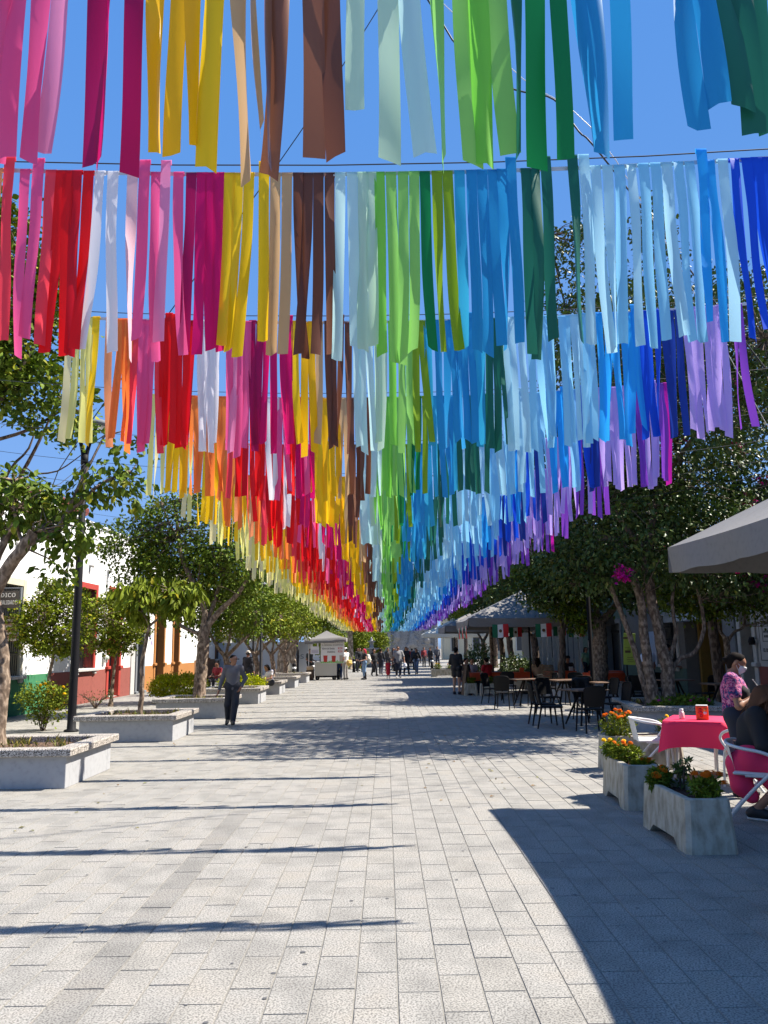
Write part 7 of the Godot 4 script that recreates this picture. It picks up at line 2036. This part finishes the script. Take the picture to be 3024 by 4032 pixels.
func far_end() -> void:
	cable("power_cable", "thick black cable that sags from the top towards the right trees", [Vector3(-1.6, 14.2, -9), Vector3(0.66, 9.87, -9), Vector3(1.0, 9.23, -9), Vector3(1.42, 8.73, -9), Vector3(1.76, 8.56, -9), Vector3(2.2, 8.43, -9), Vector3(2.49, 7.98, -9), Vector3(2.85, 7.5, -9), Vector3(5.5, 5.6, -11)], 0.011, "dark_wire")
	cable("thin_wire", "thin dark wire that slants down to the left between the brown ribbons", [Vector3(1.2, 11.9, -9), Vector3(0.09, 9.88, -9), Vector3(-0.6, 8.67, -9), Vector3(-1.27, 7.56, -9), Vector3(-4.0, 3.9, -9.6), Vector3(-6.9, 6.0, -18)], 0.006, "dark_wire")
	cable("thin_wire", "thin pale wire beside the thick black cable", [Vector3(-1.4, 12.4, -9), Vector3(0.93, 9.73, -9), Vector3(1.83, 8.72, -9), Vector3(2.92, 7.59, -9), Vector3(6.0, 4.9, -12)], 0.005, "white_metal")
	for e in [[4.15, 5.42, -12.05, "left hanging clear light bulb before the right crowns"], [4.98, 5.45, -12.05, "right hanging clear light bulb before the right crowns"]]:
		var b := thing("hanging_bulb", e[3], "light bulb", Vector3(e[0], e[1], e[2]), 0, "clear light bulbs on a wire")
		var s2 := mb()
		lathe(s2, [[0.0, 0.12], [0.022, 0.12], [0.024, 0.03], [0.0, 0.03]], 8)
		put("socket", smooth(s2), M["black_steel"], b)
		s2 = mb()
		ball(s2, Vector3(0, -0.02, 0), Vector3(0.036, 0.055, 0.036), 10, 7)
		put("bulb", smooth(s2), M["bulb_glass"], b)

	# drinks cart with canopy and price banner
	var c := thing("drinks_cart", "steel drinks cart with grey canopy at the left end of the street", "cart", Vector3(-3.35, 0, -45.5))
	put("body", box_mesh(Vector3(-0.62, 0.22, -0.55), Vector3(0.62, 0.95, 0.35), 0.02), M["steel"], c)
	put("counter", box_mesh(Vector3(-0.66, 0.951, -0.58), Vector3(0.66, 0.99, 0.38), 0.008), M["white_metal"], c)
	put("chassis", box_mesh(Vector3(-0.6, 0.14, -0.5), Vector3(0.66, 0.218, 0.3), 0.01), M["black_steel"], c)
	for e in [[0.72, 0.27, 0.26], [-0.48, 0.12, 0.12], [0.45, 0.12, 0.12]]:
		var st := mb()
		var r: float = e[2]
		lathe(st, [[0.0, -0.04], [r * 0.6, -0.045], [r, -0.04], [r, 0.04], [r * 0.6, 0.045], [0.0, 0.04]], 18)
		var wh := put("wheel", smooth(st), M["black_plastic"], c)
		wh.position = Vector3(e[0], e[1], 0.2)
		wh.rotation.z = PI / 2 if r > 0.2 else 0.0
		wh.rotation.x = 0.0 if r > 0.2 else PI / 2
		st = mb()
		lathe(st, [[0.0, -0.05], [r * 0.45, -0.05], [r * 0.45, 0.05], [0.0, 0.05]], 12)
		put("hub", smooth(st), M["steel"], wh)
	for e in [[-0.95, 0.35], [0.95, 0.35], [-0.95, -0.75], [0.95, -0.75]]:
		put("post", box_mesh(Vector3(e[0] - 0.02, 0, e[1] - 0.02), Vector3(e[0] + 0.02, 2.2, e[1] + 0.02)), M["white_metal"], c)
	var apex := Vector3(0.0, 2.72, -0.2)
	var cor := [Vector3(-1.15, 2.2, 0.6), Vector3(1.15, 2.3, 0.6), Vector3(1.15, 2.3, -1.0), Vector3(-1.15, 2.2, -1.0)]
	for i in 4:
		var a: Vector3 = cor[i]
		var b: Vector3 = cor[(i + 1) % 4]
		var rows := []
		for r in 5:
			var row := []
			for k in 7:
				var p: Vector3 = apex.lerp(a.lerp(b, k / 6.0), r / 4.0)
				p.y -= 0.06 * sin(r / 4.0 * PI)
				row.append(p)
			rows.append(row)
		var hem := []
		for k in 7:
			hem.append(a.lerp(b, k / 6.0) + Vector3(0, -0.22 - 0.03 * sin(k * 2.1), 0))
		rows.append(hem)
		var st := mb()
		sheet(st, rows, Vector3.UP)
		put("canopy_panel", smooth(st), M["grey_canvas"], c)
	var bn := put("price_banner", box_mesh(Vector3(-0.28, 0.9, 0.40), Vector3(1.02, 2.22, 0.412), 0.003), M["flag_white"], c)
	var grey_ink := mat("banner_grey", lin(0.22, 0.22, 0.23), 0.7)
	var red_ink := mat("banner_red", lin(0.5, 0.02, 0.03), 0.7)
	lettering("letters", "TEJUINO CON NIEVE", 0.13, grey_ink, bn, Vector3(0.37, 2.06, 0.414), 0, true, 1.16)
	lettering("letters", "EL ORIGINAL DE ZAPOPAN", 0.13, grey_ink, bn, Vector3(0.37, 1.90, 0.414), 0, true, 1.16)
	lettering("letters", "Nieve de limón", 0.13, M["ink"], bn, Vector3(0.14, 1.71, 0.414), 0, true, 0.70, "Droid Serif")
	lettering("letters", "$20", 0.15, red_ink, bn, Vector3(0.80, 1.72, 0.414), 0, true, 0.26, "Droid Serif")
	lettering("letters", "Diablitos", 0.13, M["ink"], bn, Vector3(0.30, 1.53, 0.414), 0, true, 0.44, "Droid Serif")
	lettering("letters", "$20", 0.15, red_ink, bn, Vector3(0.80, 1.55, 0.414), 0, true, 0.26, "Droid Serif")
	for e in [[-0.02, 0.14, 0.36], [0.44, 0.13, 0.34]]:
		var st := mb()
		var x: float = e[0]
		q4(st, Vector3(x - 0.09, 0.98, 0.414), Vector3(x + 0.09, 0.98, 0.414), Vector3(x + 0.12, 0.98 + e[2], 0.414), Vector3(x - 0.12, 0.98 + e[2], 0.414), Vector3.BACK)
		put("printed_cup", flat(st), mat("print_red", lin(0.42, 0.03, 0.02), 0.7), bn)
	put("printed_cup", box_mesh(Vector3(0.76, 1.0, 0.4125), Vector3(0.96, 1.34, 0.416)), mat("print_tan", lin(0.42, 0.34, 0.26), 0.7), bn)
	for i in 12:
		var st := mb()
		var x := -0.24 + i * 0.107
		q4(st, Vector3(x - 0.05, 0.915, 0.4135), Vector3(x + 0.05, 0.915, 0.4135), Vector3(x + 0.06, 1.0 + 0.05 * (i % 3), 0.4135), Vector3(x - 0.04, 1.02, 0.4135), Vector3.BACK)
		put("printed_leaf", flat(st), mat("print_green", lin(0.22, 0.42, 0.14), 0.7), bn)
	var vest := thing("shirt_on_hanger", "white printed garment hanging beside the price banner", "garment", Vector3(-3.95, 1.72, -45.05))
	put("cloth", box_mesh(Vector3(-0.24, -0.3, -0.015), Vector3(0.24, 0.12, 0.015), 0.01), M["white_cloth"], vest)
	put("strap", box_mesh(Vector3(-0.2, 0.121, -0.012), Vector3(-0.12, 0.3, 0.012)), M["white_cloth"], vest)
	put("strap", box_mesh(Vector3(0.12, 0.121, -0.012), Vector3(0.2, 0.3, 0.012)), M["white_cloth"], vest)
	for i in 3:
		put("print", box_mesh(Vector3(-0.2, -0.1 - i * 0.07, 0.0155), Vector3(0.2, -0.07 - i * 0.07, 0.019)), mat("mauve_paint", lin(0.28, 0.24, 0.36), 0.9), vest)
	var bag := thing("sack", "tan plastic sack on the crate behind the cart", "bag", Vector3(-4.25, 0.55, -45.2))
	put("bag", field_mesh([[Vector3(-0.05, 0.1, 0), Vector3(0.1, 0.12, 0), 0.14, 0.13]], 0.03, 0.04), mat("sack_tan", lin(0.42, 0.30, 0.18), 0.7), bag)
	var crate := thing("crate", "dark crate standing at the cart's left side", "crate", Vector3(-4.25, 0, -45.3))
	put("box", box_mesh(Vector3(-0.2, 0, -0.2), Vector3(0.2, 0.55, 0.2), 0.015), M["dark_wood"], crate)
	var jug := thing("water_jug", "pale plastic water jug beside the cart's trees", "jug", Vector3(-5.35, 0.5, -45.4))
	var sj := mb()
	lathe(sj, [[0.0, 0.0], [0.13, 0.0], [0.14, 0.05], [0.14, 0.3], [0.05, 0.4], [0.05, 0.45], [0.0, 0.45]], 14)
	put("jug", smooth(sj), mat("jug_cream", lin(0.6, 0.55, 0.42), 0.4), jug)

	# white canvas stall walls between the far left trees
	var ts := thing("canvas_stall", "white canvas stall with lettering behind the left trees", "stall", Vector3(-7.9, 0, -50.0))
	put("canvas_wall", box_mesh(Vector3(-2.6, 0, -0.03), Vector3(3.3, 2.15, 0.03), 0.01), mat("canvas_blue", lin(0.46, 0.52, 0.60), 0.8), ts)
	for i in 3:
		var rows := []
		for r in 5:
			var row := []
			for k in 7:
				var u := k / 6.0
				row.append(Vector3(-2.6 + i * 2.0 + u * 2.0, 2.15 + 0.75 * sin(u * PI) * (1.0 - r / 4.0 * 0.5), -r * 0.7))
			rows.append(row)
		var st := mb()
		sheet(st, rows, Vector3.UP)
		put("canvas_roof", smooth(st), M["white_cloth"], ts)
	lettering("letters", "TACOS", 0.4, mat("canvas_ink", lin(0.2, 0.25, 0.33), 0.8), ts, Vector3(2.1, 1.25, 0.034), 0, true, 1.5)

	# bollards
	var bo := thing("bollard", "black bollard with a white band between the far left planters", "bollard", Vector3(-4.35, 0, -48.0), 0, "black bollards at the plaza end")
	var st := mb()
	lathe(st, [[0.0, 0.0], [0.11, 0.0], [0.11, 0.66], [0.0, 0.66]], 14)
	put("shaft", smooth(st), M["black_steel"], bo)
	st = mb()
	lathe(st, [[0.112, 0.66], [0.112, 0.76], [0.0, 0.76]], 14)
	put("band", smooth(st), M["flag_white"], bo)
	st = mb()
	lathe(st, [[0.112, 0.76], [0.112, 0.88], [0.09, 0.95], [0.0, 0.97]], 14)
	put("cap", smooth(st), M["black_steel"], bo)
	for e in [[-5.0, -44.2, "black bollard with a white band left of the slim tree"], [-2.35, -59.0, "black bollard just right of the cart's customers"], [-0.9, -58.2, "black bollard behind the pink-haired person"], [2.15, -62.0, "black bollard right of the black dress"], [3.4, -60.5, "black bollard nearest the right terrace"], [0.6, -60.0, "black bollard hidden behind the walking pair"]]:
		dup(bo, e[2], Vector3(e[0], 0, e[1]))

	# the carved stone front across the plaza
	var ch := thing("stone_monument", "pale grey carved stone front with reliefs across the plaza", "monument", Vector3(2.0, 0, -100.0))
	put("wall", box_mesh(Vector3(-3.6, 0, -1.5), Vector3(4.4, 9.0, 0), 0.05), M["carved_stone"], ch)
	for x in [-3.4, -1.6, 4.2]:
		put("pilaster", box_mesh(Vector3(x - 0.22, 0, 0.002), Vector3(x + 0.22, 9.1, 0.3), 0.04), M["carved_stone"], ch)
	put("cornice", box_mesh(Vector3(-3.7, 6.8, 0.004), Vector3(4.5, 7.1, 0.45), 0.05), M["carved_stone"], ch)
	put("plinth", box_mesh(Vector3(-3.75, 0, 0.006), Vector3(4.55, 1.0, 0.5), 0.05), M["carved_stone"], ch)
	for e in [[1.2, 2.6, 1.0, 1.5], [-2.5, 3.2, 0.45, 1.2], [-0.6, 3.4, 0.5, 1.3], [3.1, 3.0, 0.6, 1.3]]:
		var b := []
		for i in 9:
			var p := Vector3(e[0] + rng.randf_range(-0.5, 0.5) * e[2], e[1] + rng.randf_range(-0.5, 0.5) * e[3] * 1.6, rng.randf_range(-0.05, 0.05))
			b.append([p, p + Vector3(rng.randfn() * 0.3, rng.randfn() * 0.5, 0.05), rng.randf_range(0.16, 0.3), rng.randf_range(0.1, 0.2)])
		b.append([Vector3(e[0], e[1] + e[3] * 0.5, 0.1), Vector3(e[0], e[1] - e[3] * 0.3, 0.1), 0.3, 0.45])
		put("relief", field_mesh(b, 0.09, 0.12), M["carved_stone"], ch)
	var fo := thing("stone_fountain", "small tiered stone fountain before the round plaza trees", "fountain", Vector3(-1.35, 0, -76.0))
	st = mb()
	lathe(st, [[0.0, 0.0], [1.1, 0.0], [1.15, 0.6], [0.95, 0.62], [0.9, 0.5], [0.3, 0.5], [0.24, 1.4], [0.7, 1.65], [0.72, 1.72], [0.2, 1.68], [0.16, 2.2], [0.4, 2.35], [0.12, 2.4], [0.1, 2.6], [0.0, 2.75]], 20)
	put("basin", smooth(st), M["carved_stone"], fo)
	for e in [[-2.9, -80.0, "round bright plaza tree left of the fountain", 1.35], [-1.2, -83.0, "round bright plaza tree right of the fountain", 1.3], [-5.6, -78.0, "plaza tree behind the drinks cart's customers", 1.8]]:
		tree("plaza_tree", e[2], Vector3(e[0], 0, e[1]), [[[Vector3(0, 0, 0), Vector3(0.05, 0.8, 0), Vector3(0, 1.6, 0)], 0.14, 0.1]], [[Vector3(0, 2.4, 0), Vector3(e[3], 1.2, e[3]), 110, 20, 0.26, 0.6]], "oval", "leaf_bright", 0.2, "bark_dark", "round trees in the plaza", 0.0, 0.1)
	for e in [[-4.6, -62.0, "pale clipped hedge block beside the far bollards", 0.45], [-3.6, -70.0, "clipped hedge in the plaza left of the fountain", 0.5]]:
		bush("plaza_hedge", e[2], "hedge", Vector3(e[0] + 1.2, 0, e[1]), [[Vector3(0, 0.5, 0), Vector3(0.5, e[3], 0.5), 60, 18, 0.1, 1.0]], "oval", "leaf_yellow", 0.12, "clipped plaza hedges", 3, 0.4)
	# old fig trees beside the cart and deep trees that close the view
	var fg := "large trees that close the far view"
	tree("old_fig_tree", "old fig tree with thick pale fluted trunk behind the vendor", Vector3(-6.0, 0, -49.0), [
		[[Vector3(0, 0, 0), Vector3(0.0, 1.2, 0), Vector3(-0.2, 2.4, 0), Vector3(-0.5, 3.8, 0)], 0.5, 0.24], [[Vector3(0.35, 0, 0.1), Vector3(0.3, 1.4, 0.1), Vector3(0.55, 2.6, 0.1), Vector3(0.9, 4.0, 0)], 0.34, 0.2], [[Vector3(-0.3, 0, 0.2), Vector3(-0.25, 1.4, 0.2), Vector3(0.1, 2.8, 0.1), Vector3(0.1, 4.2, 0)], 0.3, 0.16], [[Vector3(0.4, 2.2, 0.1), Vector3(1.0, 3.0, 0.1), Vector3(1.5, 4.2, 0)], 0.2, 0.08]],
		[[Vector3(0.3, 4.7, 0), Vector3(2.6, 1.5, 2.2), 230, 20, 0.28, 0.5], [Vector3(1.9, 3.7, 0.5), Vector3(1.4, 0.8, 1.2), 80, 20, 0.24, 0.5], [Vector3(-1.6, 4.2, 0), Vector3(1.6, 1.2, 1.4), 90, 20, 0.26, 0.5], [Vector3(0, 6.2, 0), Vector3(2.2, 1.2, 2.0), 110, 20, 0.28, 0.5]],
		"oval", "leaf_mid", 0.19, "bark_pale", fg, 0.1, 0.15)
	for e in [[-3.0, -68.0, "dark tall tree just behind the cart's canopy", 1.2, "leaf_dark"], [-8.0, -57.0, "broad tree beyond the old fig on the left", 1.3, "leaf_mid"], [-9.5, -68.0, "broad tree at the left corner of the plaza", 1.5, "leaf_mid"], [8.8, -66.0, "broad dark tree at the right corner of the plaza", 1.5, "leaf_dark"], [6.5, -76.0, "broad dark tree behind the pale umbrella", 1.5, "leaf_dark"], [-7.0, -88.0, "broad tree far across the plaza on the left", 1.8, "leaf_mid"], [9.0, -92.0, "broad tree far across the plaza on the right", 1.8, "leaf_mid"]]:
		var s: float = e[3]
		tree("broad_tree", e[2], Vector3(e[0], 0, e[1]), [
			[[Vector3(0, 0, 0), Vector3(0.05, 1.2, 0), Vector3(0, 2.6, 0) * s], 0.26, 0.2], [[Vector3(0, 2.4, 0) * s, Vector3(0.9, 3.6, 0) * s, Vector3(1.3, 4.6, 0) * s], 0.14, 0.05], [[Vector3(0, 2.4, 0) * s, Vector3(-0.9, 3.6, 0) * s, Vector3(-1.4, 4.6, 0) * s], 0.14, 0.05]],
			[[Vector3(-1.0, 4.2, 0) * s, Vector3(1.7, 1.3, 1.6) * s, 110, 18, 0.3, 0.5], [Vector3(1.0, 4.4, 0) * s, Vector3(1.7, 1.4, 1.6) * s, 110, 18, 0.3, 0.5], [Vector3(0, 5.8, 0) * s, Vector3(1.8, 1.2, 1.6) * s, 80, 18, 0.3, 0.5]],
			"oval", e[4], 0.24, "bark_pale" if e[0] == -3.0 else "bark_dark", fg, 0.1, 0.1)
	# buildings that close the plaza
	for e in [[-26.0, -110.0, 20.0, 9.0, "white_paint", "long pale building across the plaza on the left"], [20.0, -112.0, 24.0, 8.0, "cream_paint", "long cream building across the plaza on the right"], [-3.0, -118.0, 18.0, 7.0, "shade_white", "low pale building behind the plaza trees"]]:
		var b := thing("plaza_building", e[5], "building", Vector3(e[0], 0, e[1]), 0, "buildings round the plaza")
		put("wall", box_mesh(Vector3(-e[2] / 2, 0, -6), Vector3(e[2] / 2, e[3], 0), 0.05), M[e[4]], b)
		put("cornice", box_mesh(Vector3(-e[2] / 2 - 0.2, e[3], -6.2), Vector3(e[2] / 2 + 0.2, e[3] + 0.4, 0.25), 0.05), M[e[4]], b)
		var x: float = -e[2] / 2 + 1.5
		while x < e[2] / 2 - 1.0:
			var w := put("window", box_mesh(Vector3(x - 0.6, 1.0, 0.002), Vector3(x + 0.6, 3.4, 0.08), 0.02), M["shade_white"], b)
			put("pane", box_mesh(Vector3(x - 0.45, 1.1, 0.081), Vector3(x + 0.45, 3.25, 0.09)), M["window_dark"], w)
			x += 3.0
func _ready() -> void:
	rng.seed = 20231
	view_and_light()
	make_materials()
	pavement()
	garlands()
	left_side()
	right_side()
	far_end()
	people()
